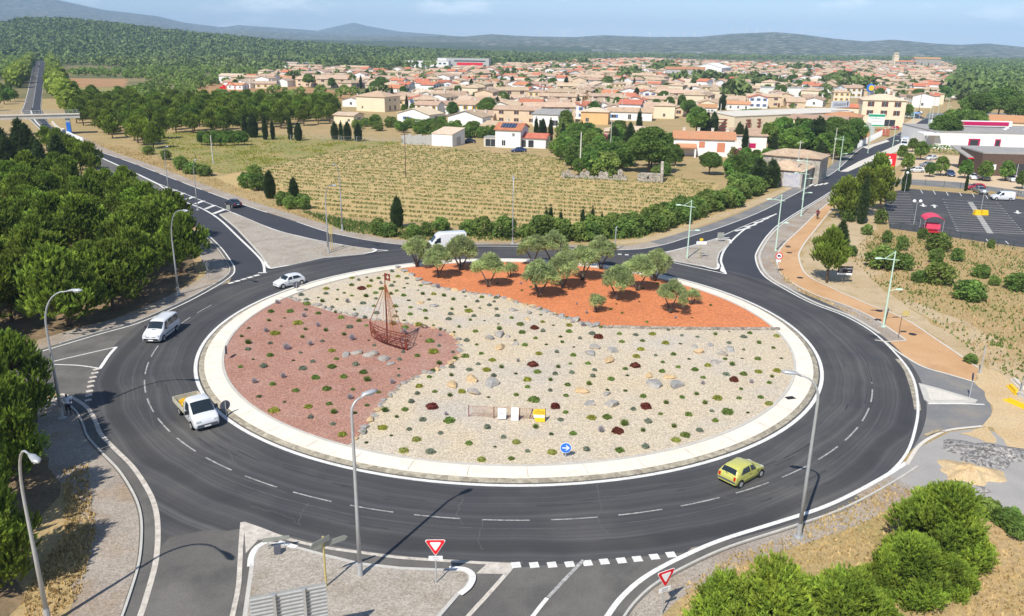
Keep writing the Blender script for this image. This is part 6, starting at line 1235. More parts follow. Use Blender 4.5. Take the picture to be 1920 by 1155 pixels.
def hatchback(name, lab, px, py, rz, paint, group=None, s=1.0, loc=None, sedan=False, tail=True):
    st = [tuple([a[0] * s] + list(a[1:])) for a in HATCH]
    if sedan: st = [(2.25, .38, .56, .58, .64, .5), (2.12, .22, .64, .70, .80, .62), (1.6, .18, .78, .84, .87, .7), (.95, .17, .90, .95, .88, .74), (.25, .17, .94, 1.36, .88, .62), (-.2, .17, .95, 1.42, .88, .62), (-.95, .17, .95, 1.36, .88, .61), (-1.65, .18, .95, 1.0, .87, .74), (-2.15, .22, .9, .93, .84, .70), (-2.27, .32, .6, .62, .8, .66)]; s = 1.28
    L1, L2 = st[0][0], st[-1][0]
    sw = [[(.72 * s, .12), (.42 * s, .88), (-.02 * s, .93), (-.02 * s, .10)], [(-.12 * s, .10), (-.12 * s, .93), (-.80 * s, .88), (-1.22 * s if not sedan else -1.12 * s, .14)]]
    sc_ = [('windscreen', (st[3][0] - .02, st[4][0], .93, .06, .92)), ('rear_window', (st[8][0] if not sedan else st[7][0], st[7][0] if not sedan else st[6][0], .90, .12, .95))]
    pt = [('head_lamp', (L1 - .10, .50, .60), (.16, .30, .13), 'head_lamp'), ('front_bumper', (L1 - .06, 0, .36), (.14, 1.30, .16), 'black_plastic' if paint != 'car_white' else paint), ('grille', (L1 - .03, 0, .50), (.08, .62, .07), 'black_plastic'), ('number_plate', (L1 + .025, 0, .38), (.02, .5, .10), 'sign_white'),
          ('tail_lamp', (L2 + .05, .62, .76), (.12, .17, .26), 'tail_red'), ('rear_bumper', (L2 + .05, 0, .50), (.16, 1.50, .12), 'grey_plastic' if paint == 'car_yellow' else 'black_plastic'), ('number_plate', (L2 + .03, 0, .68), (.05, .5, .11), 'sign_white'), ('door_mirror', (.62 * s, .86, .98), (.12, .16, .13), paint), ('door_handle', (-.1 * s, .825 if not sedan else .885, .78), (.13, .02, .03), 'black_plastic'), ('rub_strip', (-.1 * s, .822 if not sedan else .884, .5), (1.3 * s, .02, .05), paint if paint == 'car_yellow' else 'black_plastic')]
    return car(name, lab, 'car', px, py, rz, st, paint, (L1 * .70, L2 * .68), .29, sw, sc_, pt, group, loc)
VS = .93
def wheels_at(a, b, off):
    """a rear, b front wheel contact of one side; off metres to the car's left -> middle of the car, heading"""
    A, B = Vector(G(*a)), Vector(G(*b)); d = (B - A).normalized(); m = (A + B) / 2 + Vector((-d.y, d.x)) * off; return (m.x, m.y), math.atan2(d.y, d.x)
def hd(a, b): A, B = G(*a), G(*b); return math.atan2(B[1] - A[1], B[0] - A[0])
def tang(px, py): x, y = G(px, py); return math.atan2(y - CY, x - CX) + math.pi / 2
wl_, wh_ = wheels_at((1386.5, 914.8), (1422.7, 895.3), .68)
o = hatchback('yellow_car', 'lime yellow three door hatchback driving on the right side of the ring', 0, 0, wh_, 'car_yellow', loc=wl_)
mb = MB(); mb.box((-1.60, 0, .92), (.05, .4, .03), rot=Matrix.Rotation(.5, 3, 'X')); mb.obj('rear_wiper', M['black_plastic'], o)
wl_, wh_ = wheels_at((566, 534), (532, 541.5), -.72)
hatchback('white_car', 'white hatchback on the ring beside the round sign back', 0, 0, wh_, 'car_white', s=1.08, loc=wl_)
hatchback('black_car', 'dark blue black saloon leaving on the left road beside the hatching', 438, 387, hd((474, 402), (410, 377)), 'car_black', sedan=True)
hatchback('dark_car', 'dark estate car with pale bonnet on the far left road below the bridge', 84, 240, hd((80, 232), (104, 255)), 'car_black', sedan=True)
hatchback('dark_car', 'tiny dark car far away on the straight left road', 73, 126, R(290), 'car_black', sedan=True)
hatchback('white_car', 'small pale car far away at the side of the straight left road', 66, 117, R(290), 'car_white')
# vans
VAN = [(2.42, .40, .62, .66, .80, .66), (2.30, .24, .78, .88, .90, .74), (1.85, .20, .98, 1.08, .945, .80), (1.42, .20, 1.10, 1.24, .95, .80), (.72, .20, 1.16, 1.88, .95, .74), (.30, .20, 1.16, 1.96, .95, .76), (-2.1, .20, 1.16, 1.96, .95, .76), (-2.32, .24, 1.14, 1.90, .94, .74), (-2.40, .30, 1.10, 1.16, .93, .9)]
st = VAN
wl_, wh_ = wheels_at((332.5, 620.9), (307.6, 640.3), -.85)
car('minibus', 'white minibus with dark windows coming down the left side of the ring', 'minibus', 0, 0, wh_, st, 'car_white', (1.55, -1.45), .32, [[(1.20, .10), (.72, .86), (.18, .9), (.18, .06)], [(.05, .1), (.05, .9), (-1.0, .9), (-1.0, .1)], [(-1.08, .1), (-1.08, .9), (-2.2, .9), (-2.2, .1)]], [('windscreen', (1.42, .72, .93, .05, .92)), ('rear_window', (-2.40, -2.32, .8, .1, .95))],
    [('head_lamp', (2.31, .64, .82), (.20, .32, .16), 'head_lamp'), ('grille', (2.36, .30, .72), (.12, .40, .06), 'black_plastic'), ('front_bumper', (2.36, 0, .45), (.16, 1.55, .20), 'black_plastic'), ('number_plate', (2.46, 0, .40), (.02, .52, .11), 'sign_white'), ('tail_lamp', (-2.40, .84, .95), (.06, .14, .5), 'tail_red'), ('door_mirror', (1.05, 1.06, 1.28), (.14, .2, .24), 'black_plastic'), ('bonnet_vent', (1.52, 0, 1.21), (.14, .42, .03), 'black_plastic'), ('rub_strip', (-.3, .95, .6), (3.0, .02, .09), 'black_plastic'), ('door_handle', (.25, .965, 1.02), (.14, .02, .04), 'black_plastic')], loc=wl_)
TR = [(2.75, .40, .70, .74, .84, .70), (2.62, .24, .88, .96, .96, .80), (2.2, .22, 1.06, 1.18, 1.0, .84), (1.75, .22, 1.2, 1.34, 1.01, .86), (1.05, .22, 1.28, 2.25, 1.01, .82), (.6, .22, 1.3, 2.5, 1.01, .86), (-2.6, .22, 1.3, 2.52, 1.01, .86), (-2.78, .26, 1.3, 2.45, 1.0, .84), (-2.84, .4, 1.2, 1.26, .98, .95)]
o = car('white_van', 'tall white panel van passing behind the olive trees', 'van', 833, 471, tang(833, 471), TR, 'car_white', (1.8, -1.6), .34, [[(1.55, .08), (1.1, .62), (.6, .62), (.6, .05)]], [('windscreen', (1.75, 1.05, .92, .05, .8))], [('head_lamp', (2.45, .72, .86), (.26, .28, .2), 'head_lamp'), ('front_bumper', (2.7, 0, .5), (.16, 1.6, .22), 'black_plastic'), ('tail_lamp', (-2.82, .9, 1.0), (.06, .14, .5), 'tail_red'), ('number_plate', (-2.86, 0, .7), (.03, .5, .12), 'sign_white'), ('door_mirror', (1.35, 1.12, 1.45), (.14, .2, .28), 'black_plastic'), ('rub_strip', (-.6, 1.012, .7), (3.2, .02, .1), 'black_plastic')])
o.scale = (1.06, 1.0, 1.06)
# flatbed truck: cab, bed with low sides, cargo
CAB = [(2.60, .42, .72, .76, .84, .70), (2.48, .26, .86, .94, .96, .80), (2.2, .24, 1.04, 1.14, 1.0, .84), (1.95, .24, 1.16, 1.30, 1.0, .88), (1.12, .26, 1.22, 2.04, 1.0, .82), (.75, .28, 1.24, 2.10, 1.0, .82), (.15, .30, 1.24, 2.10, 1.0, .82), (.05, .34, 1.22, 2.02, .99, .80)]
wl_, wh_ = wheels_at((335, 777), (361, 806), .88)
o = car('flatbed_truck', 'white flatbed truck with yellow load at the left rim of the apron', 'truck', 0, 0, wh_, CAB, 'car_white', (1.72,), .33, [[(1.52, .10), (1.10, .86), (.45, .88), (.45, .06)]], [('windscreen', (1.95, 1.12, .95, .02, .95))],
    [('head_lamp', (2.50, .68, .86), (.22, .36, .15), 'head_lamp'), ('front_bumper', (2.54, 0, .46), (.16, 1.66, .26), 'grey_plastic'), ('grille', (2.52, 0, .72), (.12, .7, .06), 'black_plastic'), ('number_plate', (2.64, 0, .42), (.02, .52, .11), 'sign_white'), ('door_mirror', (1.38, 1.16, 1.35), (.14, .26, .30), 'black_plastic'), ('badge', (2.46, 0, .84), (.06, .14, .10), 'black_plastic')], loc=wl_)
mb = MB(); mb.box((-1.35, 0, .78), (2.75, 2.0, .10)); mb.obj('bed_floor', M['wood_bed'], o)
for c, d in (((-1.35, 1.0, 1.02), (2.75, .05, .40)), ((-1.35, -1.0, 1.02), (2.75, .05, .40)), ((-2.72, 0, 1.02), (.05, 2.05, .40))): mb = MB(); mb.box(c, d); [mb.box((c[0] + (d[0] > .5) * (i - 1) * .9, c[1] + (d[1] > .5) * (i - 1) * .7 + .028 * (1 if c[1] > 0 else -1) * (d[0] > .5), c[2]), (.07, .07, .42)) for i in range(3)]; mb.obj('bed_side', M['bed_side'], o)
mb = MB(); mb.box((-1.3, 0, .56), (2.7, .8, .2)); mb.obj('chassis', M['black_plastic'], o); mb = MB(); mb.box((-.02, 0, 1.35), (.06, 1.9, .75)); mb.obj('headboard', M['bed_side'], o)
for sgn in (-1, 1):
    t = MB(); t.disc((0, 0, 0), (0, 1, 0), .33, .22, 20); w_ = t.obj('wheel', M['tyre'], o); w_.location = (-1.5, sgn * .84, .33); t = MB(); t.disc((0, sgn * .115, 0), (0, 1, 0), .2, .02, 16); t.obj('rim', M['rim'], w_)
    mb = MB(); mb.box((-2.7, sgn * .8, .72), (.08, .3, .12)); mb.obj('tail_lamp', M['tail_red'], o)
for i in range(9):
    a = U(0, 6.28); mb = MB(); mb.box((0, 0, .12), (U(.4, .7), U(.3, .5), U(.22, .34)), a, taper=.75); mb.box((.1, .1, .28), (.2, .16, .1), a); q = mb.obj('yellow_bundle', M['orange_cargo']); c = o.matrix_basis; xl, yl = U(-1.9, -.45), U(-.75, .15)
    q.location = (o.location.x + xl * math.cos(o.rotation_euler.z) - yl * math.sin(o.rotation_euler.z), o.location.y + xl * math.sin(o.rotation_euler.z) + yl * math.cos(o.rotation_euler.z), .80); tag(q, 'yellow orange bundle lying on the bed of the flatbed truck', 'load', 'bundles on the flatbed truck')
# motorhome on the right road
x, y = G(1695, 276); o = car('motorhome', 'white motorhome driving down the right road from town', 'motorhome', 1695, 276, hd((1703, 264), (1690, 280)), [(2.9, .40, .70, .74, .84, .70), (2.75, .26, .9, 1.0, .98, .8), (2.3, .24, 1.1, 1.25, 1.0, .86), (1.7, .24, 1.25, 2.0, 1.02, .86), (1.6, .24, 1.3, 2.9, 1.08, 1.02), (-2.8, .3, 1.3, 3.0, 1.1, 1.04), (-2.9, .4, 1.3, 2.9, 1.08, 1.0)], 'car_white', (1.9, -1.6), .34, [[(-.2, .3), (-.2, .65), (-1.0, .65), (-1.0, .3)]], [('windscreen', (2.3, 1.7, .92, .1, .98))], [('front_bumper', (2.85, 0, .5), (.16, 1.7, .26), 'black_plastic'), ('head_lamp', (2.6, .72, .88), (.26, .28, .2), 'head_lamp'), ('door_mirror', (1.9, 1.2, 1.6), (.14, .2, .3), 'black_plastic'), ('front_window', (1.72, .3, 2.45), (.06, .5, .3), 'car_glass')])
# parked cars on the right
for px, py, rz, pt, lab in ((1829, 356, R(176), 'car_red', 'red hatchback parked beyond the car park fence'), (1838, 362, R(262), 'car_silver', 'silver hatchback seen from behind at the far edge of the car park'), (1717, 323, R(178), 'car_white', 'white hatchback parked side on under the left trees'), (1738, 313, R(176), 'car_silver', 'pale car behind the white side on hatchback'), (1745, 300, R(210), 'car_white', 'white car at the corner of the tan car park'), (1781, 330, R(255), 'car_blue', 'dark blue car under the middle left tree of the tan car park'), (1823, 336, R(258), 'car_white', 'white car right of the small round tree in the tan car park'), (1845, 337, R(258), 'car_silver', 'pale car half hidden by a tree before the grey roof building'), (1895, 340, R(265), 'car_white', 'white car seen from the front before the brown wood building'), (1684, 232, R(160), 'car_white', 'white car parked beside the cream three storey house'), (1676, 243, R(165), 'car_red', 'red and white car at the yard gate by the white fence'), (1722, 214, R(150), 'car_silver', 'pale car at the far junction')):
    hatchback('parked_car', lab, px, py, rz, pt, 'parked cars', 1.05, sedan=(pt == 'car_silver' and px > 1800))
hatchback('parked_car', 'dark saloon parked in front of the solar roof house', 972, 285, R(200), 'car_blue', 'parked cars', sedan=True); hatchback('parked_car', 'dark green estate car behind the pink roofed shed', 878, 268, R(190), 'car_black', 'parked cars', sedan=True)
car('parked_van', 'small white van parked at the right end of the car park', 'van', 1878, 375, R(172), [(2.1, .38, .6, .62, .74, .6), (2.0, .24, .74, .82, .84, .68), (1.5, .2, .92, 1.0, .89, .76), (1.1, .2, 1.02, 1.12, .9, .78), (.5, .2, 1.06, 1.72, .9, .7), (.2, .2, 1.06, 1.8, .9, .74), (-1.95, .2, 1.06, 1.8, .9, .74), (-2.1, .24, 1.04, 1.74, .89, .72), (-2.15, .3, 1.0, 1.05, .88, .84)], 'car_white', (1.4, -1.3), .3, [[(.95, .1), (.55, .86), (.05, .88), (.05, .06)]], [('windscreen', (1.1, .5, .93, .05, .92)), ('rear_window', (-2.15, -2.1, .7, .3, .95))], [('head_lamp', (1.9, .6, .72), (.24, .28, .15), 'head_lamp'), ('tail_lamp', (-2.13, .82, 1.0), (.06, .13, .4), 'tail_red'), ('front_bumper', (2.05, 0, .42), (.14, 1.4, .2), 'black_plastic'), ('door_mirror', (.85, .98, 1.1), (.12, .16, .18), 'black_plastic')])
# red canopy cart
x, y = G(1744, 438); o = thing('canopy_cart', 'small red open cart with a curved pink red canopy in the car park', 'cart', (x, y, .02), R(75)); o.scale = (1.3,) * 3; Lc, Wc = 2.6, 2.1
mb = MB(); n = 12; v = []
for i in range(n + 1): a = math.pi * (.12 + .76 * i / n); v += [(-Lc / 2, -Wc / 2 * math.cos(a) * 1.1, 1.55 + .75 * math.sin(a)), (Lc / 2, -Wc / 2 * math.cos(a) * 1.1, 1.55 + .75 * math.sin(a)), (-Lc / 2, -Wc / 2 * math.cos(a) * 1.1, 1.51 + .75 * math.sin(a)), (Lc / 2, -Wc / 2 * math.cos(a) * 1.1, 1.51 + .75 * math.sin(a))]
for i in range(n): b = 4 * i; mb.f += [(b, b + 1, b + 5, b + 4), (b + 2, b + 6, b + 7, b + 3), (b, b + 4, b + 6, b + 2), (b + 1, b + 3, b + 7, b + 5)]; mb.m += [0] * 4
mb.v = v; mb.obj('canopy', M['pink_canvas'], o)
for sx in (-1, 1):
    for sy in (-1, 1): mb = MB(); mb.tube([(sx * Lc * .45, sy * Wc * .48, .4), (sx * Lc * .45, sy * Wc * .48, 1.85)], .03, 6); mb.obj('post', M['galvanised'], o); t = MB(); t.disc((sx * .85, sy * .8, .27), (0, 1, 0), .27, .16, 16); t.obj('wheel', M['tyre'], o)
mb = MB(); mb.box((0, 0, .45), (2.5, 1.7, .2)); mb.box((1.3, 0, .62), (.3, 1.5, .45), taper=.8); mb.obj('body', M['car_red'], o)
for xx in (-.7, .3): mb = MB(); mb.box((xx, 0, .75), (.5, 1.5, .16)); mb.box((xx - .25, 0, 1.05), (.14, 1.5, .55)); mb.obj('bench', M['pink_canvas'], o)
# car park lamps, yellow foot, fence
for px, py, hx, lab in ((1713, 421, 2, 'twin globe lamp at the left of the car park'), (1838, 400, 1, 'slim lamp standing in the yellow block of the car park'), (1916, 366, 1, 'globe lamp at the right edge by the tan car park'), (1696, 360, 1, 'slim lamp on a concrete foot at the far left of the car park')):
    x, y = G(px, py); o = thing('globe_lamp', lab, 'lamp post', (x, y, 0), 0, 'globe lamps of the car park'); mb = MB(); mb.tube([(0, 0, 0), (0, 0, 3.6)], [.06, .04], 8); mb.tube([(-.55, 0, 3.6), (.55, 0, 3.6)], .03, 6) if hx == 2 else None; mb.obj('pole', M['galvanised'], o)
    for s in ((-.5, .5) if hx == 2 else (0,)):
        b = bmesh.new(); bmesh.ops.create_uvsphere(b, u_segments=16, v_segments=10, radius=.27); me = bpy.data.meshes.new('globe'); b.to_mesh(me); b.free(); q = link('globe', me, o, [M['globe']]); q.location = (s, 0, 3.85)
x, y = G(1838, 403); mb = MB(); [mb.box((s * .62, 0, .42), (1.15, .8, .84), taper=.8) for s in (-1, 1)]; o = mb.obj('yellow_barrier', M['yellow_block']); o.location = (x, y, .02); tag(o, 'pair of yellow plastic blocks round the car park lamp', 'barrier')
def fence(name, lab, pts, h, step, m, rails=(.3, .9), mesh=True, pw=.03, group=None):
    p = smooth(GP(pts), 3); o = thing(name, lab, 'fence', (*p[0], 0)); ox, oy = p[0]; acc = 0; mb = MB(); pm = MB()
    for i in range(len(p) - 1):
        a, b = Vector((p[i][0] - ox, p[i][1] - oy)), Vector((p[i + 1][0] - ox, p[i + 1][1] - oy))
        for r_ in rails: mb.tube([(*a, h * r_), (*b, h * r_)], .014, 4, cap=False)
        n = max(1, int((b - a).length / step))
        for k in range(n): q = a.lerp(b, k / n); pm.box((q.x, q.y, h / 2), (pw * 2, pw * 2, h))
        if mesh:
            n2 = max(1, int((b - a).length / .25))
            for k in range(n2): q = a.lerp(b, k / n2); mb.tube([(*q, h * rails[0]), (*q, h * rails[-1])], .006, 3, cap=False)
    pm.obj('posts', M[m], o); mb.obj('wire', M[m], o)
mk('fence_green', (.03, .07, .055), rough=.5)
fence('wire_fence', 'green wire fence along the near edge of the car park', [(1668, 431), (1740, 436), (1800, 450), (1870, 463), (1950, 477)], 1.2, 2.5, 'fence_green', mesh=False)
fence('wire_fence', 'thin wire fence between car park and the side road', [(1658, 347), (1705, 345), (1800, 354), (1850, 362), (1930, 372)], 1.3, 2.5, 'fence_green', mesh=True)
fence('wire_fence', 'grey wire fence at the back of the dry field', [(545, 263), (640, 265), (720, 268), (765, 268)], 1.6, 3, 'galvanised', mesh=True, pw=.05)
fence('panel_fence', 'white slatted fence along the builders yard', [(1608, 278), (1640, 262), (1660, 251)], 2.0, 1.6, 'sign_white', rails=(.15, .5, .95), mesh=True, pw=.12)
# ================================================================== BUILDINGS
def roof_mesh(kind, w, d, h, pitch, ov=.4, th=.16):
    mb = MB(); W, D = w / 2 + ov, d / 2 + ov; z0 = h - ov * pitch + .03
    if kind == 'gable':
        zr = h + d / 2 * pitch + .03
        prof = [(-D, z0), (0, zr), (D, z0), (D, z0 - th), (0, zr - th), (-D, z0 - th)]
        v = [(-W, y, z) for y, z in prof] + [(W, y, z) for y, z in prof]; f = [(0, 1, 7, 6), (1, 2, 8, 7), (2, 3, 9, 8), (3, 4, 10, 9), (4, 5, 11, 10), (5, 0, 6, 11), (0, 5, 4, 1), (1, 4, 3, 2), (6, 7, 10, 11), (7, 8, 9, 10)]; mb.add(v, f)
    elif kind == 'hip':
        m = min(W, D); zr = z0 + m * pitch; rx, ry = W - m, D - m; v = [(-W, -D, z0), (W, -D, z0), (W, D, z0), (-W, D, z0), (-rx, -ry, zr), (rx, ry, zr), (-W, -D, z0 - th), (W, -D, z0 - th), (W, D, z0 - th), (-W, D, z0 - th)]
        f = [(0, 1, 5, 4), (1, 2, 5), (2, 3, 4, 5), (3, 0, 4), (0, 6, 7, 1), (1, 7, 8, 2), (2, 8, 9, 3), (3, 9, 6, 0), (6, 9, 8, 7)] if W >= D else [(0, 1, 4), (1, 2, 5, 4), (2, 3, 5), (3, 0, 4, 5), (0, 6, 7, 1), (1, 7, 8, 2), (2, 8, 9, 3), (3, 9, 6, 0), (6, 9, 8, 7)]; mb.add(v, f)
    elif kind == 'mono':
        v = [(-W, -D, z0), (W, -D, z0), (W, D, h + d * pitch + ov * pitch), (-W, D, h + d * pitch + ov * pitch)]; v += [(x, y, z - th) for x, y, z in v]; mb.add(v, [(0, 1, 2, 3), (7, 6, 5, 4), (0, 4, 5, 1), (1, 5, 6, 2), (2, 6, 7, 3), (3, 7, 4, 0)])
    else: mb.box((0, 0, h + .12), (w + .1, d + .1, .3))
    return mb
def wall_mesh(kind, w, d, h, pitch):
    mb = MB(); W, D = w / 2, d / 2; v = [(-W, -D, -.2), (W, -D, -.2), (W, D, -.2), (-W, D, -.2), (-W, -D, h), (W, -D, h), (W, D, h), (-W, D, h)]; f = [(0, 1, 5, 4), (2, 3, 7, 6), (3, 2, 1, 0)]
    if kind == 'gable': v += [(-W, 0, h + D * pitch), (W, 0, h + D * pitch)]; f += [(1, 2, 6, 9, 5), (3, 0, 4, 8, 7)]
    elif kind == 'mono': v[6] = (W, D, h + d * pitch); v[7] = (-W, D, h + d * pitch); f += [(1, 2, 6, 5), (3, 0, 4, 7)]
    else: f += [(1, 2, 6, 5), (3, 0, 4, 7)]
    if kind == 'flat': f += [(4, 5, 6, 7)]
    return mb.add(v, f)
def window(o, w, d, fc, u, z, ww, wh, m='window_dark', shut=None, kind='window'):
    """fc: f front (-y), b back, r right (+x), l left"""
    ax = {'f': ((u, -d / 2, z), 0), 'b': ((u, d / 2, z), R(180)), 'r': ((w / 2, u, z), R(90)), 'l': ((-w / 2, u, z), R(-90))}[fc]; Mx = Matrix.Translation(ax[0]) @ Matrix.Rotation(ax[1], 4, 'Z')
    def bx(c, dm): mb_.v, mb_.f, mb_.m = mb_.v, mb_.f, mb_.m; mb_.add([Mx @ Vector((c[0] + sx * dm[0] / 2, c[1] + sy * dm[1] / 2, c[2] + sz * dm[2] / 2)) for sx, sy, sz in ((-1, -1, -1), (1, -1, -1), (1, 1, -1), (-1, 1, -1), (-1, -1, 1), (1, -1, 1), (1, 1, 1), (-1, 1, 1))], [(0, 3, 2, 1), (4, 5, 6, 7), (0, 1, 5, 4), (1, 2, 6, 5), (2, 3, 7, 6), (3, 0, 4, 7)])
    mb_ = MB(); bx((0, -.012, 0), (ww, .05, wh)); q = mb_.obj(kind, M[m], o, fix=False)
    if kind == 'window' and m == 'window_dark':
        mb_ = MB(); bx((0, -.03, -wh / 2 - .05), (ww + .2, .12, .08)); bx((0, -.02, 0), (.06, .06, wh)); mb_.obj('frame', M['wall_white'], q, fix=False)
    if shut:
        for s in (-1, 1): mb_ = MB(); bx((s * (ww * .75 + .02), -.03, 0), (ww * .48, .06, wh + .05)); mb_.obj('shutter', M[shut], q, fix=False)
    return q
def house(name, lab, px, py, w, d, h, rz=0., roof='gable', wall='wall_white', rm='roof_tan', pitch=.30, wins=(), chim=(), axis='x', cat='house', group=None, loc=None, ov=.4):
    """px,py: middle of the foot of the front wall; rz turns the front"""
    x, y = loc or G(px, py); y0 = d / 2; cx, cy = x - math.sin(rz) * y0, y + math.cos(rz) * y0
    o = thing(name, lab, cat, (cx, cy, 0), rz, group); W_, D_ = (w, d) if axis == 'x' else (d, w)
    def rot(q):
        if axis == 'y': q.rotation_euler = (0, 0, R(90))
        return q
    rot(wall_mesh(roof, W_, D_, h, pitch).obj('wall', M[wall], o)); r_ = rot(roof_mesh(roof, W_, D_, h, pitch, ov).obj('roof', M[rm], o))
    for (cx_, cy_) in chim:
        mb = MB(); zz = h + .6 + (min(W_, D_) / 2 * pitch) * .6; mb.box((cx_, cy_, zz), (.7, .5, 1.3)); mb.box((cx_, cy_, zz + .7), (.85, .65, .12)); q = mb.obj('chimney', M['pale_concrete'], o)
    for wn in wins: window(o, w, d, *wn)
    return o
def px_w(px, py, n): return n * math.hypot(*[a - b for a, b in zip(G(px, py), (0, 0))]) / FOC
WD = 'window_dark'
def wrow(fc, n, w, z, ww=1.0, wh=1.2, shut=None, m=WD): return [(fc, -w / 2 + w * (i + .5) / n, z, ww, wh, m, shut) for i in range(n)]
# --- nearest houses behind the vineyard
o = house('shed', 'tall white shed with a pink sloping roof at the back of the vineyard', 829, 274, 6.5, 7.5, 3.4, R(-24), 'mono', 'wall_white', 'roof_pale', .16, [('r', 0, 1.3, 2.4, 2.2, 'wall_grey', None, 'door')], cat='shed', ov=.15)
o = house('house', 'white two storey house with solar panels on its brown roof', 952, 277, 7.2, 9.5, 5.0, R(-14), 'gable', 'wall_white', 'roof_red', .30, [('f', -1.2, 1.3, 1.0, 1.4), ('f', 1.6, 3.6, .6, .8), ('l', 2, 1.3, 1.0, 1.2), ('r', 1, 3.6, 1.0, 1.0)], [(2.2, 1)])
mb = MB(); mb.box((-.3, -2.3, 5.0 + 2.45 * .30 + .12), (4.2, 3.0, .08), rot=Matrix.Rotation(math.atan(.30), 3, 'X')); s_ = mb.obj('solar_panel', M['solar'], o)
mb = MB(); [mb.box((-.3 + (i - 2) * .84, -2.3, 5.0 + 2.45 * .30 + .17), (.04, 3.0, .03), rot=Matrix.Rotation(math.atan(.30), 3, 'X')) for i in range(6)]; mb.obj('panel_bars', M['galvanised'], s_)
for t in ('porch',):
    x0, y0 = 6.6, 0; mb = wall_mesh('gable', 7.5, 6.2, 2.9, .3); mb.v = [(p[0] + x0, p[1] + y0, p[2]) for p in mb.v]; mb.obj('side_wing', M['wall_white'], o); mb = roof_mesh('gable', 7.5, 6.2, 2.9, .3); mb.v = [(p[0] + x0, p[1] + y0, p[2]) for p in mb.v]; mb.obj('wing_roof', M['roof_red'], o)
    mb = MB(); [mb.box((x0 - 2.6 + i * 2.2, y0 - 3.125, 1.15), (1.5, .05, 1.9)) for i in range(2)]; mb.obj('arcade_opening', M['window_dark'], o); mb = MB(); mb.box((x0 + 3.76, 0, 1.4), (.04, 1.0, 1.5)); mb.obj('window', M['window_dark'], o)
house('outbuilding', 'small pale carport left of the solar roof house', 920, 275, 4.0, 4, 2.4, R(-14), 'flat', 'pale_concrete', 'flat_roof', .1, [('f', 0, 1.1, 3.0, 2.0)], cat='outbuilding', ov=.1)
house('house', 'low ochre house with a tan roof behind the white shed', 930, 254, 12, 8, 2.8, R(-35), 'gable', 'wall_ochre', 'roof_tan', .32, [('f', 2, 1.3, 1.2, 1.3)], [(1, 1)])
house('house', 'white two storey house with two orange shuttered windows on its gable side', 938, 224, 11, 9, 5.4, R(-32), 'gable', 'wall_white', 'roof_tan', .25, [('f', -3, 3.6, 1.0, 1.1, 'shutter_orange'), ('f', 1, 3.6, 1.0, 1.1, 'shutter_orange'), ('r', -2, 3.6, 1.0, 1.2), ('r', 2, 3.6, 1.0, 1.2)], axis='y')
house('house', 'white bungalow with an orange tan gable roof above the garden hedge', 775, 230, 14, 9, 3.2, R(-28), 'gable', 'wall_white', 'roof_pale', .28, [('f', -3, 1.5, 1.6, 1.0, WD, 'shutter_blue'), ('r', 0, 1.3, 2.2, 2.0)], axis='y')
house('house', 'small white house with a flat tan roof at the edge of the dry field', 645, 233, 8, 7, 3.2, R(-20), 'gable', 'wall_cream', 'roof_pale', .22, [('r', 0, 1.3, 2.0, 1.9), ('f', 2, 1.5, .8, .8)])
o = house('house', 'large pale block house with a wide brown hip roof', 695, 209, 14, 12, 6.2, R(-24), 'hip', 'wall_cream', 'roof_brown', .3, [('f', -4, 1.6, .7, .9), ('r', -2, 1.4, 1.2, 2.0), ('r', 2, 1.4, 1.2, 2.0), ('r', 2, 4.6, .9, .9), ('r', -2, 4.6, .9, .9)])
house('house', 'white house with a covered terrace and tan roof right of the garden hedge', 872, 238, 13, 8, 3.6, R(-20), 'gable', 'wall_white', 'roof_tan', .3, [('r', 0, 1.3, 2.5, 1.8, WD, 'shutter_blue'), ('f', 2, 1.5, 1, 1.1), ('f', -3, 1.5, .9, 1)], [(2, 0)], axis='y')
house('house', 'pale orange two storey house with a pale hip roof', 1114, 233, 10, 8, 4.6, R(-12), 'hip', 'wall_ochre', 'roof_pale', .28, [('f', -2.6, 1.5, 1.1, 1.3), ('r', 1, 3.4, .9, 1.0)])
house('house', 'white modern house with a sloping roof line behind the cypresses', 1030, 238, 12, 9, 4.4, R(-16), 'mono', 'wall_white', 'flat_roof', .12, [('f', -3, 1.6, 1.4, 1.4), ('f', 2, 1.4, 2.0, 1.8), ('f', 3.5, 3.4, .8, .8)])
house('house', 'long white house with a brown roof and blue gable beyond the cypress', 1180, 226, 17, 8, 3.4, R(-10), 'gable', 'wall_white', 'roof_brown', .32, [('f', -6, 1.5, 1.6, 1.2, WD, 'shutter_blue'), ('f', 0, 1.4, 1.2, 1.8), ('r', 0, 1.5, 1, 1.2)])
house('house', 'low house with a pink tiled roof behind the garden cedar', 1180, 262, 15, 8, 2.6, R(-8), 'hip', 'wall_pink', 'roof_pale', .3)
o = house('house', 'long white house with an orange roof and salmon shutters', 1318, 293, 15.5, 8.5, 4.6, R(-10), 'gable', 'wall_white', 'roof_orange', .34, [('f', -.5, 3.0, 1.5, 1.6, 'shutter_orange'), ('f', 4.4, 2.4, 2.0, 2.4, 'shutter_orange'), ('r', 0, 1.3, 1.1, 2.1, 'shutter_blue', None, 'door'), ('r', -2, 1.5, .9, 1.1, 'shutter_blue')], [(-5.2, 1), (-1.4, 1), (2.2, 1), (6, 1)])
x0 = -4.5; mb = MB(); mb.box((x0, -6.0, 2.75), (5.2, 3.6, .22), rot=Matrix.Rotation(.18, 3, 'X')); mb.obj('porch_roof', M['roof_orange'], o)
for s in (-2.3, 2.3): mb = MB(); mb.box((x0 + s, -7.4, 1.2), (.4, .4, 2.4)); mb.obj('porch_post', M['wall_white'], o)
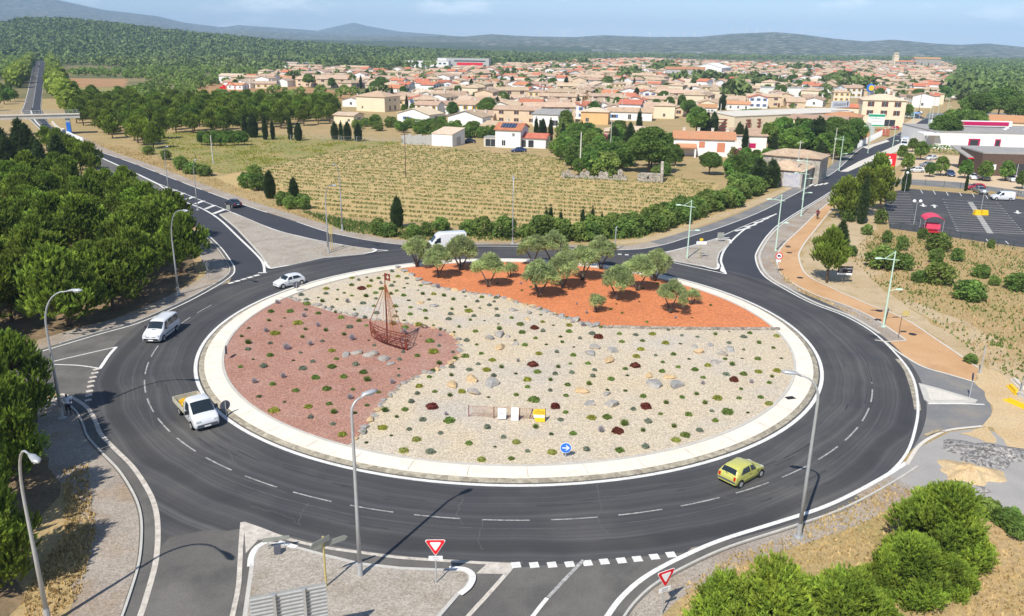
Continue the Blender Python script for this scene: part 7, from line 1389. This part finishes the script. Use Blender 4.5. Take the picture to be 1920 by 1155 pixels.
o = house('house', 'white house end with one dark red window right of the orange roof', 1404, 284, 9, 10, 4.4, R(-8), 'mono', 'wall_white', 'roof_brown', .1, [('f', .8, 1.6, 1.8, 1.3, 'magenta'), ('f', -2, 3.2, .5, .4)])
# barn: two stone volumes with old tile roofs
o = house('stone_barn', 'old grey stone barn with two lichen brown tile roofs at the road', 1462, 350, 8.5, 8, 3.7, R(-33), 'hip', 'wall_stone', 'roof_tan', .34, [('r', 1.5, 1.4, 1.0, 2.2, WD, None, 'door')], cat='barn')
for q in KIDS[o.name]:
    if q.name.startswith('wall'): pass
mb = wall_mesh('hip', 12, 7, 5.4, .3); mb.v = [(p[0] - .5, p[1] + 8.2, p[2]) for p in mb.v]; mb.obj('rear_block', M['wall_stone'], o); mb = roof_mesh('hip', 12, 7, 5.4, .3); mb.v = [(p[0] - .5, p[1] + 8.2, p[2]) for p in mb.v]; mb.obj('rear_roof', M['roof_tan'], o)
mb = MB(); mb.box((2.2, -4.03, 1.7), (3.4, .05, 3.0)); mb.obj('faded_wall_advert', mk('faded_paint', (.42, .42, .50), (.55, .53, .50), 1.2, c3=(.24, .26, .42), sc3=1.5, a3=.8), o)
x, y = G(1395, 330); mb = MB(); mb.box((0, 0, .9), (9, .5, 1.9)); mb.box((0, 0, 1.9), (9.2, .7, .15)); o = mb.obj('stone_wall', M['wall_stone']); o.location = (x, y, 0); o.rotation_euler = (0, 0, .25); tag(o, 'stone garden wall beside the old barn', 'wall')
# ruins
x, y = G(1218, 342); o = thing('stone_hut', 'small ruined stone hut with one round hole at the vineyard edge', 'ruin', (x, y, 0), R(-6))
mb = MB(); mb.add([(-2.6, 0, -.1), (2.2, 0, -.1), (2.2, 0, 1.9), (-1.8, 0, 2.0), (-2.6, 0, 1.6), (-2.6, .5, -.1), (2.2, .5, -.1), (2.2, .5, 1.9), (-1.8, .5, 2.0), (-2.6, .5, 1.6)], [(0, 1, 2, 3, 4), (9, 8, 7, 6, 5), (2, 7, 8, 3), (3, 8, 9, 4), (4, 9, 5, 0), (1, 6, 7, 2)]); mb.obj('front_wall', M['dry_stone_wall'], o)
mb = MB(); mb.add([(2.22, .0, -.1), (2.7, 0.0, -.1)] + [], []) if False else None
pr = [(.02, -.1), (4.0, -.1), (4.0, 2.2), (3.2, 3.6), (2.2, 4.2), (1.4, 3.6), (.7, 2.5), (.02, 1.9)]; mb.extr(pr, Matrix.Translation((2.5, 0, 0)) @ Matrix(((0, 0, 1, 0), (1, 0, 0, 0), (0, 1, 0, 0), (0, 0, 0, 1))), .5); mb.obj('gable_wall', M['dry_stone_wall'], o)
mb = MB(); mb.extr(ngon(.28, 12), face((-.4, -.01, 1.0)), .03); mb.obj('hole', M['window_dark'], o); mb = MB(); mb.box((0, 2.2, .8), (4.6, 3.6, .1), rot=Matrix.Rotation(.1, 3, 'X')); mb.obj('earth_roof', M['soil'], o)
x, y = G(1118, 336); mb = MB()
for i in range(14): xx = -7 + i * 1.0; hh = 1.1 + .7 * math.sin(i * 1.7) + U(-.3, .3); mb.box((xx, U(-.08, .08), hh / 2), (1.02, .5, max(.5, hh)), U(-.04, .04)); mb.box((xx, 0, max(.5, hh) + .1), (.5, .4, .2), U(-.3, .3))
o = mb.obj('ruined_wall', M['dry_stone_wall']); o.location = (x, y, 0); o.rotation_euler = (0, 0, R(-6)); tag(o, 'broken pale stone wall under the garden trees at the vineyard', 'wall')
x, y = G(782, 271); mb = MB(); mb.box((0, 0, 1.1), (9, .25, 2.2)); [mb.box((-4 + i * 1.0, 0, 2.3 + .1 * (i % 3)), (.98, .24, .3 + .2 * (i % 3))) for i in range(9)]; o = mb.obj('block_wall', M['block_wall']); o.location = (x, y, 0); o.rotation_euler = (0, 0, R(-4)); tag(o, 'bare grey block wall left of the white shed', 'wall')
# --- builders yard, three storey house, shops
A = Vector(G(1375, 250)); B = Vector(G(1597, 238)); dd = B - A; az = math.atan2(dd.y, dd.x)
o = house('hangar', 'long cream builders hangar with a shallow roof and a shop sign', 0, 0, dd.length, 18, 5.6, az, 'gable', 'wall_cream', 'pale_concrete', .06, [('f', -4, 2, 4, 3.6), ('f', 3, 2, 5, 3.4)], cat='hangar', loc=((A.x + B.x) / 2, (A.y + B.y) / 2), ov=.2)
mb = MB(); Ls = dd.length; mb.box((Ls / 2 - 6.5, -8.0, 8.2), (9.4, .3, 2.3)); b_ = mb.obj('shop_sign', M['lamp_glass'], o); text('lettering', 'chausson', 1.75, face((Ls / 2 - 7.0, -8.17, 8.2)), 'sign_ink', b_); mb = MB(); mb.box((Ls / 2 - 2.9, -8.17, 8.45), (.6, .04, 1.2)); mb.box((Ls / 2 - 2.75, -8.17, 7.6), (.3, .04, .4)); mb.obj('logo', M['sign_ink'], b_)
for px, py, w_, d_, h_, rm, lab in ((1530, 250, 18, 9, 4.6, 'roof_brown', 'tan tile roofed shed in front of the cream hangar'), (1575, 246, 12, 9, 5.2, 'roof_orange', 'orange tile roofed shed below the shop sign'), (1597, 232, 10, 8, 6.2, 'roof_red', 'cream annex with a red roof joined to the three storey house')): house('shed', lab, px, py, w_, d_, h_, R(-28), 'hip' if px == 1575 else 'gable', 'wall_cream', rm, .26, [('f', 0, 1.5, 3, 2)], cat='shed')
o = house('town_house', 'cream three storey house with a hip roof and brown shutters', 1652, 237, 15, 12, 9.6, R(-14), 'hip', 'wall_cream', 'roof_pale', .3, [('f', u, z, 1.1, 1.7, WD, 'shutter_brown') for z in (4.9, 8.0) for u in (-4.6, .2, 4.6)] + [('f', -3.2, 1.3, 1.5, 2.5, 'shutter_brown', None, 'door'), ('f', 2.6, 1.3, 4.0, 2.4), ('r', 0, 5, .9, 1.6), ('r', 2, 8, .9, 1.4, 'shutter_blue'), ('r', -2, 1.4, 1.0, 2.2, WD, None, 'door')], [(4, 1.5)])
x, y = G(1640, 245); o = thing('advert_board', 'white and green advertising board in the builders yard', 'sign board', (x, y, 0), R(-8)); mb = MB(); mb.box((0, 0, 3.6), (5.6, .2, 4.4)); b_ = mb.obj('board', M['sign_white'], o)
for z_, hh in ((5.1, .8), (1.7, .5)): mb = MB(); mb.box((0, -.11, z_ + .1), (5.5, .04, hh)); mb.obj('green_band', M['sign_green'], b_)
text('lettering', 'MATÉRIAUX', .75, face((0, -.12, 4.2)), 'sign_green', b_); text('lettering', 'CARRELAGE', .6, face((0, -.12, 3.2)), 'sign_back', b_)
for s in (-2, 2): mb = MB(); mb.box((s, .2, .8), (.2, .2, 1.6)); mb.obj('leg', M['galvanised'], o)
for i, (px, py, m, lab) in enumerate(((1615, 268, 'roof_orange', 'stack of orange bricks behind the white slatted fence'), (1626, 258, 'wall_grey', 'tall stack of grey blocks behind the white slatted fence'), (1620, 248, 'block_wall', 'stack of grey pallets of blocks at the back of the yard'), (1655, 255, 'roof_red', 'small stack of red bricks at the yard gate'), (1495, 240, 'roof_orange', 'stack of orange bricks on shelves before the hangar'), (1512, 239, 'roof_red', 'second stack of red bricks on shelves before the hangar'))):
    x, y = G(px, py); mb = MB(); [mb.box(((i_ - 1) * 1.3, 0, .7 + j_ * 1.05), (1.2, 1.1, 1.0)) for i_ in range(3) for j_ in range(3 if i < 3 else 2)]; o = mb.obj('block_stack', M[m]); o.location = (x, y, 0); o.rotation_euler = (0, 0, R(-25)); tag(o, lab, 'stack')
for px, py, L_, lab in ((1362, 248, 15, 'rusty steel rack with beams before the cream hangar, left'), (1392, 247, 11, 'rusty steel rack with beams before the cream hangar, right')):
    x, y = G(px, py); o = thing('steel_rack', lab, 'rack', (x, y, 0), R(-3)); mb = MB()
    for i in range(5): mb.box((-L_ / 2 + L_ * i / 4, 0, 2.2), (.2, .6, 4.4))
    mb.obj('uprights', M['rust_thin'], o); mb = MB(); [mb.box((0, 0, .9 + j * 1.1), (L_ + .6, .9, .28)) for j in range(4)]; mb.obj('beams', M['rust'], o)
house('container_shed', 'grey container shed with a white roof behind the dark trees', 1500, 262, 14, 4, 3.2, R(-24), 'flat', 'wall_grey', 'wall_white', .1, [('r', 0, 1.4, 2, 2, 'sign_red', None, 'door')], cat='shed', ov=.1)
x, y = G(1545, 338); 
o = house('shop', 'white shop with a grey flat roof and magenta window frames', 1885, 282, 40, 26, 4.6, R(-5), 'flat', 'wall_white', 'flat_roof', .1, [('f', -9, 1.6, 3.2, 3.0, 'magenta'), ('f', -2.5, 1.6, 1.6, 3.0, 'magenta'), ('f', 10, 1.8, 6, 2.2, 'magenta')], cat='shop', ov=.1)
for u in (-9, -2.5): mb = MB(); mb.box((u, -13.05, 1.6), (2.2 if u < -5 else 1.0, .06, 2.4)); mb.obj('glass_pane', M['window_dark'], o)
mb = MB(); mb.box((-3, 5, 6.0), (24, 1.2, 1.6)); q = mb.obj('roof_sign', M['wall_white'], o); mb = MB(); mb.box((-2, 4.35, 6.0), (20, .08, 1.1)); mb.obj('magenta_band', M['magenta'], q)
mb = MB(); mb.box((-21.5, -12, 4.2), (5, 6, .5)); mb.obj('canopy', M['wall_white'], o); mb = MB(); mb.tube([(-23, -14, 0), (-23, -14, 4)], .2, 8); mb.obj('canopy_post', M['galvanised'], o)
for i in range(5): mb = MB(); mb.box((4 + i * 3, -2 + (i % 2) * 5, 4.95), (.9, .9, .5)); mb.obj('roof_vent', M['wall_white'], o)
o = house('shop', 'dark brown wood clad building beside the tan car park', 1905, 331, 16, 12, 5.0, R(-6), 'flat', 'dark_wood', 'flat_roof', .1, [('f', 0, 1.5, 5, 2.6), ('f', -5.5, 2, 1.6, 1.2, 'wall_white')], cat='shop', ov=.3)
x, y = G(1850, 322); o = thing('canopy_building', 'grey sloped roof entrance block left of the wood clad building', 'building', (x, y, 0), R(-6)); mb = MB(); mb.box((1, 4, 1.9), (8, 7, 3.8)); mb.obj('wall', M['dark_wood'], o); mb = MB(); mb.box((0, 3, 4.2), (11.5, 11, .3), rot=Matrix.Rotation(.14, 3, 'X')); mb.obj('roof', M['flat_roof'], o); mb = MB(); mb.box((0, -2.6, 3.38), (11.5, .1, .25)); mb.obj('red_fascia', M['sign_red'], o)
x, y = G(1666, 322); o = thing('red_sign', 'red totem sign with a white mark beside the right road', 'sign', (x, y, 0), R(-12)); mb = MB(); mb.box((0, 0, 2.4), (2.4, .25, 3.6)); b_ = mb.obj('panel', M['sign_red'], o); mb = MB(); mb.box((-.15, -.14, 2.7), (.9, .04, .5)); mb.box((.2, -.14, 2.1), (.4, .04, .7)); mb.box((-.3, -.14, 3.4), (.4, .04, .3)); mb.obj('white_mark', M['sign_white'], b_); mb = MB(); mb.box((0, 0, .3), (2.0, .5, .62)); mb.obj('base', M['sign_white'], o)
house('house', 'cream villa with an orange roof end at the right edge behind the shop', 1900, 252, 16, 12, 4.2, R(-30), 'gable', 'wall_cream', 'roof_orange', .3, [('f', 2, 1.6, 1.6, 1.4)], [(3, 2)])
x, y = G(1708, 222); mb = MB(); mb.box((0, 0, 2.3), (6, 3, .15), rot=Matrix.Rotation(.1, 3, 'X')); [mb.tube([(sx * 2.8, sy * 1.3, 0), (sx * 2.8, sy * 1.3, 2.3)], .06, 6) for sx in (-1, 1) for sy in (-1, 1)]; o = mb.obj('blue_shelter', mk('pale_blue', (.22, .42, .78), rough=.5)); o.location = (x, y, 0); tag(o, 'pale blue flat shelter at the roadside before the far junction', 'shelter')
x, y = G(1630, 185); mb = MB(); n = 16
for i in range(n): a0, a1 = 2 * math.pi * i / n, 2 * math.pi * (i + 1) / n; mb.add([(2.4 * math.cos(a0), 0, 6 + 2.4 * math.sin(a0)), (2.4 * math.cos(a1), 0, 6 + 2.4 * math.sin(a1)), (1.1 * math.cos(a1), -.2, 6 + 1.1 * math.sin(a1)), (1.1 * math.cos(a0), -.2, 6 + 1.1 * math.sin(a0)), (2.4 * math.cos(a0), .4, 6 + 2.4 * math.sin(a0)), (2.4 * math.cos(a1), .4, 6 + 2.4 * math.sin(a1))], [(0, 1, 2, 3), (0, 4, 5, 1)], 0)
o = thing('round_sign', 'round blue and yellow sign among the trees before the town', 'sign', (x, y, 0)); mb.obj('ring', M['sign_blue'], o); mb = MB(); mb.extr(ngon(1.6, 20), face((.3, -.25, 6)), .1); mb.obj('yellow_disc', M['sign_yellow'], o); mb = MB(); mb.tube([(0, .3, 0), (0, .3, 5)], .15, 6); mb.obj('post', M['galvanised'], o)
# --- landmarks farther in town
x, y = G(1716, 129); o = thing('church', 'stone church with square tower and long orange roof above the old town', 'church', (x, y, 0), R(-2))
for (x0, w_, h_, m, nm) in ((-20, 34, 12, 'roof_red', 'low'), (16, 44, 18, 'roof_orange', 'high')):
    mb = wall_mesh('gable', w_, 16, h_, .3); mb.v = [(p[0] + x0, p[1], p[2]) for p in mb.v]; mb.obj('nave_wall', M['wall_stone'], o); mb = roof_mesh('gable', w_, 16, h_, .3, .6); mb.v = [(p[0] + x0, p[1], p[2]) for p in mb.v]; mb.obj('nave_roof', M[m], o)
mb = MB(); mb.box((-36, 0, 11), (8, 8, 22)); mb.box((-36, 0, 22.3), (9, 9, .8)); q = mb.obj('tower', M['wall_cream'], o); mb = MB(); mb.box((-36, 0, 25), (6, 6, 5)); mb.box((-36, 0, 28), (7, 7, .8)); mb.obj('belfry', M['wall_cream'], q)
for s in (-1, 1): mb = MB(); mb.box((-36 + s * 1.4, -3.02, 25), (1.2, .1, 3)); mb.obj('belfry_opening', M['window_dark'], q)
o.scale = (.9, .9, .85)
for i in range(6): mb = MB(); mb.box((-30 + i * 12, -8.03, 8), (1.6, .06, 5)); mb.obj('window', M['window_dark'], o)
house('hall', 'long white flat roofed hall with a red stripe at the back of the town, right', 868, 130, 60, 24, 12, R(-4), 'flat', 'wall_grey', 'flat_roof', .1, [('f', 8, 6, 30, 3, 'sign_red'), ('f', 8, 9.2, 36, 1.4), ('f', -24, 6, 10, 11.4, 'wall_white')], cat='hall', ov=.1)
house('hall', 'white school like block at the back of the town, left', 800, 130, 50, 18, 9, R(-4), 'flat', 'wall_white', 'flat_roof', .1, wrow('f', 9, 46, 6.5, 3, 1.6), cat='hall', ov=.1)
house('hall', 'big white gabled hall with red roof stripes in the middle of town', 1325, 148, 26, 34, 10, R(-28), 'gable', 'wall_white', 'wall_white', .28, [('f', 0, 4, 5, 4)], cat='hall', axis='y')
house('hall', 'grey hall with an orange roof end beside the big white gabled hall', 1283, 150, 34, 16, 9, R(-12), 'gable', 'wall_grey', 'roof_orange', .25, wrow('f', 3, 30, 6, 1.5, 2), cat='hall')
house('hall', 'long low white hall with a flat roof in front of the green domed trees', 1475, 182, 60, 14, 5, R(-4), 'flat', 'wall_white', 'flat_roof', .1, (), cat='hall', ov=.1)
# --- rows of houses: eight patterns with walls, roof, windows, chimneys; copies share them
HP = []
rnd.seed(77)
for i, (w_, d_, h_, rf, wl, rm, axis) in enumerate(((12, 8.5, 3.0, 'gable', 'wall_cream', 'roof_tan', 'x'), (10, 9, 5.4, 'gable', 'wall_white', 'roof_brown', 'x'), (13, 9, 3.0, 'gable', 'wall_white', 'roof_pale', 'y'), (9, 8, 5.2, 'gable', 'wall_white', 'roof_red', 'y'), (12, 10, 3.2, 'hip', 'wall_pink', 'roof_tan', 'x'), (16, 8, 3.2, 'gable', 'wall_white', 'roof_brown', 'x'), (9, 9, 5.6, 'hip', 'wall_cream', 'roof_tan', 'x'), (11, 8, 3.1, 'gable', 'wall_white', 'roof_orange', 'x'), (18, 8.5, 5.4, 'gable', 'wall_tan', 'roof_tan', 'x'), (12, 9, 3.0, 'gable', 'wall_tan', 'roof_tan', 'y'))):
    sh = rnd.choice(('shutter_brown', 'shutter_blue', 'shutter_yellow', None, 'shutter_brown')); wn = wrow('f', 3, w_, 1.5, .9, 1.2, sh) + [('r', 0, 1.5, 1.0, 1.2), ('l', 0, 1.5, 1.0, 1.2)]
    if h_ > 5: wn += wrow('f', 3, w_, 4.2, .9, 1.2, sh)
    wn.append(('f', w_ / 2 - 1.2 if w_ > 11 else 0, 1.05, 1.0, 2.1, 'shutter_brown', None, 'door')) if w_ > 11 else None
    HP.append((house('house', 'x', 0, 0, w_, d_, h_, 0, rf, wl, rm, .28, wn, [(w_ * .25, d_ * .12)], axis, loc=(0, -d_ / 2)), wl, rm))
WN = {'wall_cream': 'cream', 'wall_white': 'white', 'wall_pink': 'pink', 'wall_tan': 'tan'}; RN = {'roof_tan': 'tan', 'roof_brown': 'brown', 'roof_pale': 'pale', 'roof_orange': 'orange', 'roof_red': 'red'}
TOWN = [(425, 160), (520, 142), (560, 134), (680, 138), (760, 141), (900, 133), (1000, 124), (1110, 117), (1180, 114), (1300, 118), (1450, 124), (1620, 119), (1770, 121), (1800, 134), (1790, 160), (1770, 186), (1730, 204), (1690, 190), (1600, 182), (1560, 196), (1480, 203), (1350, 207), (1330, 222), (1250, 222), (1215, 226), (1050, 228), (960, 232), (880, 228), (840, 222), (760, 218), (735, 205), (650, 199), (700, 186), (690, 168), (560, 164), (440, 168)]
tp = GP(TOWN); sp = []
avoidh = [(o.location.x, o.location.y, 12 if o['category'] != 'church' else 45) for o in bpy.data.objects if o.get('category') in ('house', 'hangar', 'shed', 'hall', 'church', 'town house') and o.type == 'EMPTY' and o['label'] != 'x'] + [(*G(868, 129), 40), (*G(800, 129), 35), (*G(1475, 181), 34), (*G(1325, 146), 30)]
ca, sa = math.cos(R(-12)), math.sin(R(-12))
for i in range(-66, 120):
    for j in range(0, 122):
        u = i * 15 + (j % 2) * 6 + U(-2, 2); v_ = 150 + j * 13 + U(-1.5, 1.5) + (j // 2) * 3; x, y = u * ca - v_ * sa, u * sa + v_ * ca
        if y < 200 or not inpoly(x, y, tp) or rnd.random() < .07: continue
        if any((x - q[0]) ** 2 + (y - q[1]) ** 2 < q[2] ** 2 for q in avoidh): continue
        sp.append((x, y))
sp.sort(key=lambda q: q[0] ** 2 + q[1] ** 2)
NH = 225
for (x, y) in sp[:NH]:
    o, wl, rm = rnd.choice(HP); px, py = PX(x, y); zone = 'left part of town' if px < 900 else ('middle of town' if px < 1250 else 'right part of town'); dep = 'first rows' if py > 195 else ('inner rows' if py > 170 else 'far rows')
    lab = '%s house with %s tile roof in the %s, %s' % (WN[wl], RN[rm], dep, zone); dup(o, (x, y, 0), R(-12) + rnd.choice((0, 0, R(75), R(90), R(-90), R(20))) + U(-.06, .06), U(.88, 1.08), lab, lab.replace('house', 'houses', 1))
def collect(o):
    out = []
    for k in KIDS.get(o.name, []):
        if k.name.split('.')[0] in ('wall', 'roof'):
            me = k.data; V = np.array([k.matrix_basis @ v.co for v in me.vertices]); out.append((V, [tuple(p.vertices) for p in me.polygons], me.materials[0].name))
    return out
tv, tf, tm = [], [], []; mats = ['wall_cream', 'wall_white', 'wall_pink', 'wall_tan', 'roof_tan', 'roof_brown', 'roof_pale', 'roof_orange', 'roof_red']; colc = {id(o): collect(o) for o, _, _ in HP}
for (x, y) in sp[NH:]:
    o, _, _ = rnd.choice(HP); a = R(-12) + rnd.choice((0, R(90), R(-90), R(40), R(70))) + U(-.15, .15); c, s = math.cos(a), math.sin(a); k = U(.85, 1.15); kz = U(.85, 1.2)
    for V, F, m in colc[id(o)]:
        n = len(tv); tv += [(x + k * (p[0] * c - p[1] * s), y + k * (p[0] * s + p[1] * c), kz * p[2]) for p in V]; tf += [tuple(i + n for i in f) for f in F]; tm += [mats.index(m)] * len(F)
me = bpy.data.meshes.new('town'); me.from_pydata(tv, [], tf); me.polygons.foreach_set('material_index', tm); tag(link('town', me, None, [M[m] for m in mats]), 'mass of far pale houses with tan tile roofs behind the nearer rows', 'town', kind='stuff')
def rmtree(o):
    for k in KIDS.get(o.name, []): rmtree(k)
    bpy.data.objects.remove(o)
for o, _, _ in HP: rmtree(o)
# ================================================================== FAR TREES, TURBINES
def crownset(name, spots, lab, cat, m='far_leaf', leafn=34, kind='stuff'):
    """spots: (x, y, z, height, radius)"""
    S_ = np.array(spots); n = len(S_); k = leafn; d = unit(n * k, .45).reshape(n, k, 3); q = (1 - .35 * rng.random((n, k))) ; P = d * q[..., None]
    P[..., 0] *= S_[:, 4, None]; P[..., 1] *= S_[:, 4, None]; P[..., 2] = (P[..., 2] * .5 + .52) * S_[:, 3, None]; P += S_[:, None, :3]
    D = (d * .6 + unit(n * k).reshape(n, k, 3)).reshape(-1, 3); D /= np.linalg.norm(D, axis=1)[:, None]
    s = (S_[:, 4, None] * rng.uniform(.28, .5, (n, k))).ravel(); T = (rng.uniform(.78, 1.2, (n, 1)) * rng.uniform(.85, 1.15, (n, k))).ravel()
    V, F, T = leaves(P.reshape(-1, 3), D, s, T); return tag(link(name, npmesh(name, V, F, T), None, [M[m]]), lab, cat, kind=kind)
rnd.seed(55)
def fill(poly, sp, hr, rr, seed, z=0., clump=0.):
    r_ = random.Random(seed); out = []
    for (x, y) in scatter(poly, sp, 9000, seed=seed):
        if clump and math.sin(x * .021 + 1.3) * math.sin(y * .013 + x * .006) + .35 * math.sin(x * .07) * math.sin(y * .05) < clump: continue
        h = r_.uniform(*hr); out.append((x, y, z, h, h * r_.uniform(*rr)))
    return out
# trees between the houses: near ones as things, far ones as one mass
tt = []
r_ = random.Random(9)
for (x, y) in scatter(TOWN, 11, 4000, seed=41):
    px, py = PX(x, y)
    if any((x - q[0]) ** 2 + (y - q[1]) ** 2 < 49 for q in sp[:NH] if abs(x - q[0]) < 8) : continue
    tt.append((x, y, py))
far = []; n = 0
for (x, y, py) in tt:
    if py > 160 and n < 190:
        n += 1; k = r_.random(); z = 'first' if py > 190 else 'middle'
        if k < .2: plant(CYP, x, y, r_.uniform(5, 8.5), 'dark cypress between the %s rows of houses' % z, 'cypresses between the %s houses' % z, sxy=1.3)
        elif k < .35: plant(STP, x, y, r_.uniform(6, 9), 'rounded stone pine between the %s rows of houses' % z, 'stone pines between the %s houses' % z)
        else: plant(BRO, x, y, r_.uniform(3.5, 7), 'leafy green tree between the %s rows of houses' % z, 'leafy trees between the %s houses' % z)
    elif r_.random() < .62: h = r_.uniform(4, 7.5); far.append((x, y, 0, h, h * r_.uniform(.38, .6)))
for c in ((1500, 138, 22), (1085, 126, 16), (1250, 128, 30), (1330, 158, 28), (1240, 140, 25), (1565, 165, 20), (1600, 178, 20), (1420, 168, 25), (1180, 150, 15), (1380, 190, 16)):
    x, y = G(c[0], c[1]); d_ = math.hypot(x, y) / FOC * c[2]
    for _ in range(14): h = r_.uniform(7, 12); far.append((x + r_.gauss(0, d_ * .6), y + r_.gauss(0, d_ * .5), 0, h, h * r_.uniform(.4, .6)))
crownset('town_trees', far, 'dark green trees standing among the far houses', 'trees', leafn=60)
# green mass right of town
gr = fill([(1790, 120), (1920, 120), (2050, 125), (2050, 215), (1960, 222), (1860, 205), (1800, 190), (1780, 170), (1800, 140)], 8, (6, 11), (.4, .6), 61); crownset('woodland', gr, 'dense green trees right of the town', 'woodland', 'far_leaf', 110)
# scrub and trees left and behind: patches on the plain
sc_ = fill([(110, 128), (330, 126), (480, 132), (560, 140), (470, 158), (330, 162), (240, 146), (115, 140)], 9, (2.5, 5), (.5, .8), 62, clump=-.25)
sc_ += fill([(140, 185), (250, 186), (330, 188), (420, 188), (640, 198), (640, 206), (400, 200), (140, 196)], 7, (3, 6), (.5, .7), 63)
sc_ += fill([(230, 163), (330, 166), (420, 150), (520, 148), (560, 158), (430, 156), (350, 170), (340, 182), (250, 178)], 8, (2.5, 5), (.5, .8), 64, clump=-.3)
sc_ += fill([(520, 170), (640, 176), (690, 186), (560, 190), (500, 182)], 12, (3, 6), (.45, .6), 65, clump=-.3)
sc_ += fill([(-300, 150), (20, 150), (25, 120), (55, 108), (-300, 112)], 9, (4, 8), (.4, .6), 66); crownset('scrub', sc_, 'green scrub and small trees on the plain beyond the pine belt', 'scrub', 'bush_leaf', 70)
fo = fill([(-200, 116), (60, 106), (95, 104), (330, 112), (520, 122), (560, 128), (700, 132), (760, 136), (880, 128), (1000, 118), (1100, 111), (1250, 110), (1450, 115), (1620, 115), (1760, 116), (1960, 118), (1960, 112), (1500, 104), (1000, 98), (600, 97), (-200, 100)], 15, (7, 12), (.42, .6), 67, clump=-.55)
fo += fill([(100, 112), (330, 114), (520, 124), (540, 134), (400, 130), (110, 128)], 11, (6, 10), (.42, .6), 68, clump=-.5)
crownset('forest', fo, 'dark green woodland on the plain behind the town', 'forest', 'far_leaf', 42)
for rowp in ([(130, 210), (112, 178), (104, 150), (98, 126), (93, 112)], [(28, 165), (43, 140), (54, 122), (62, 110)]):
    rp = []; p = smooth(GP(rowp), 8)
    for i in range(len(p) - 1):
        a, b = Vector(p[i]), Vector(p[i + 1]); n = max(1, int((b - a).length / 7))
        for k in range(n): q = a.lerp(b, k / n); h = r_.uniform(8, 11); rp.append((q.x + U(-3, 3), q.y + U(-2, 2), 0, h, h * U(.3, .42)))
    crownset('roadside_trees', rp, 'pines lining the far straight left road', 'roadside trees', 'pine_leaf', 220)
# forest standing on the near hill
hv = HV1; hs = []
for _ in range(9000):
    i = r_.randrange(2, hv.shape[0] - 2); j = r_.randrange(1, 26); p = hv[i, j] + (hv[i + 1, j + 1] - hv[i, j]) * np.array([r_.random()] * 3)
    if p[2] < 0: continue
    h = r_.uniform(6, 12); hs.append((p[0] + r_.uniform(-8, 8), p[1] + r_.uniform(-8, 8), p[2] - 1.5, h, h * r_.uniform(.45, .7)))
crownset('forest', hs, 'dark forest covering the low hill on the left', 'forest', 'far_leaf', 20)
# white specks of houses in the woods and wind turbines on the ridge
for px, py, w_, lab in ((505, 128, 22, 'white modern house at the far left end of the far estate'), (540, 127, 20, 'white villa with dark windows at the edge of the woods'), (578, 124, 16, 'dark flat roofed villa beside the far estate'), (512, 103, 18, 'white farmhouse alone in the woods, left'), (305, 100, 14, 'cream farmhouse alone in the woods below the hill'), (432, 156, 16, 'white house at the left end of the first far row')): house('house', lab, px, py, w_, 10, 5, R(-8), 'flat' if px in (505, 578) else 'gable', 'wall_white' if px != 305 else 'wall_cream', 'roof_pale', .25, wrow('f', 3, w_, 2, 2, 1.6))
for i, (px, py) in enumerate(((1013, 70), (1058, 71), (1092, 70), (1158, 69), (1182, 70), (1218, 71), (1252, 72), (1283, 71), (1302, 72), (1376, 66), (1398, 65), (1420, 65), (1442, 65), (1502, 69))):
    D = 4550; d = ray(px, py + 1); x, y = d[0] / d[1] * D, D; zz = CH + d[2] / d[1] * D; o = thing('wind_turbine', 'tiny white wind turbine on the far ridge behind the town', 'wind turbine', (x, y, zz - 6), 0, 'wind turbines on the far ridge')
    mb = MB(); mb.tube([(0, 0, 0), (0, 0, 34)], [1.5, .9], 6); mb.obj('tower', M['sign_white'], o); mb = MB(); a0 = U(0, 2)
    for k in range(3): a = a0 + k * 2.094; mb.tube([(0, -1.5, 34), (16 * math.cos(a), -1.5, 34 + 16 * math.sin(a))], [1.0, .3], 4)
    mb.obj('rotor', M['sign_white'], o)
x, y = G(418, 172); o = thing('excavator', 'small orange excavator on the red earth field', 'excavator', (x, y, 0), .4); mb = MB(); mb.box((0, 0, .6), (4, 3, 1.0)); mb.obj('tracks', M['black_plastic'], o); mb = MB(); mb.box((0, 0, 2), (3.2, 2.6, 1.6)); mb.box((.8, -.6, 3.2), (1.4, 1.2, 1.2)); mb.obj('cab', M['sign_red'], o); mb = MB(); mb.tube([(1.5, .5, 2.4), (4, .5, 5.4), (7, .5, 3.2), (6.6, .5, 1)], .3, 6); mb.obj('boom', M['sign_red'], o)
# the first tree of each kind served only as the pattern for the placed ones
for o in PROTO:
    for k in KIDS.get(o.name, []): bpy.data.objects.remove(k)
    bpy.data.objects.remove(o)
HAZE = 1.15e-4
# ------------------------------------------------------------------ haze: the air between here and the mountains
mb = MB(); mb.box((0, 8600, 264), (30000, 18800, 532)); hz = mb.obj('haze', bpy.data.materials.new('haze'))
hm = hz.data.materials[0]; hm.use_nodes = True; hn = hm.node_tree.nodes; hn.clear(); ho = hn.new('ShaderNodeOutputMaterial'); hv = hn.new('ShaderNodeVolumePrincipled')
hv.inputs['Color'].default_value = (.49, .71, 1.0, 1); hv.inputs['Density'].default_value = HAZE; hv.inputs['Anisotropy'].default_value = -.25
hm.node_tree.links.new(hv.outputs[0], ho.inputs['Volume']); tag(hz, kind='stuff')
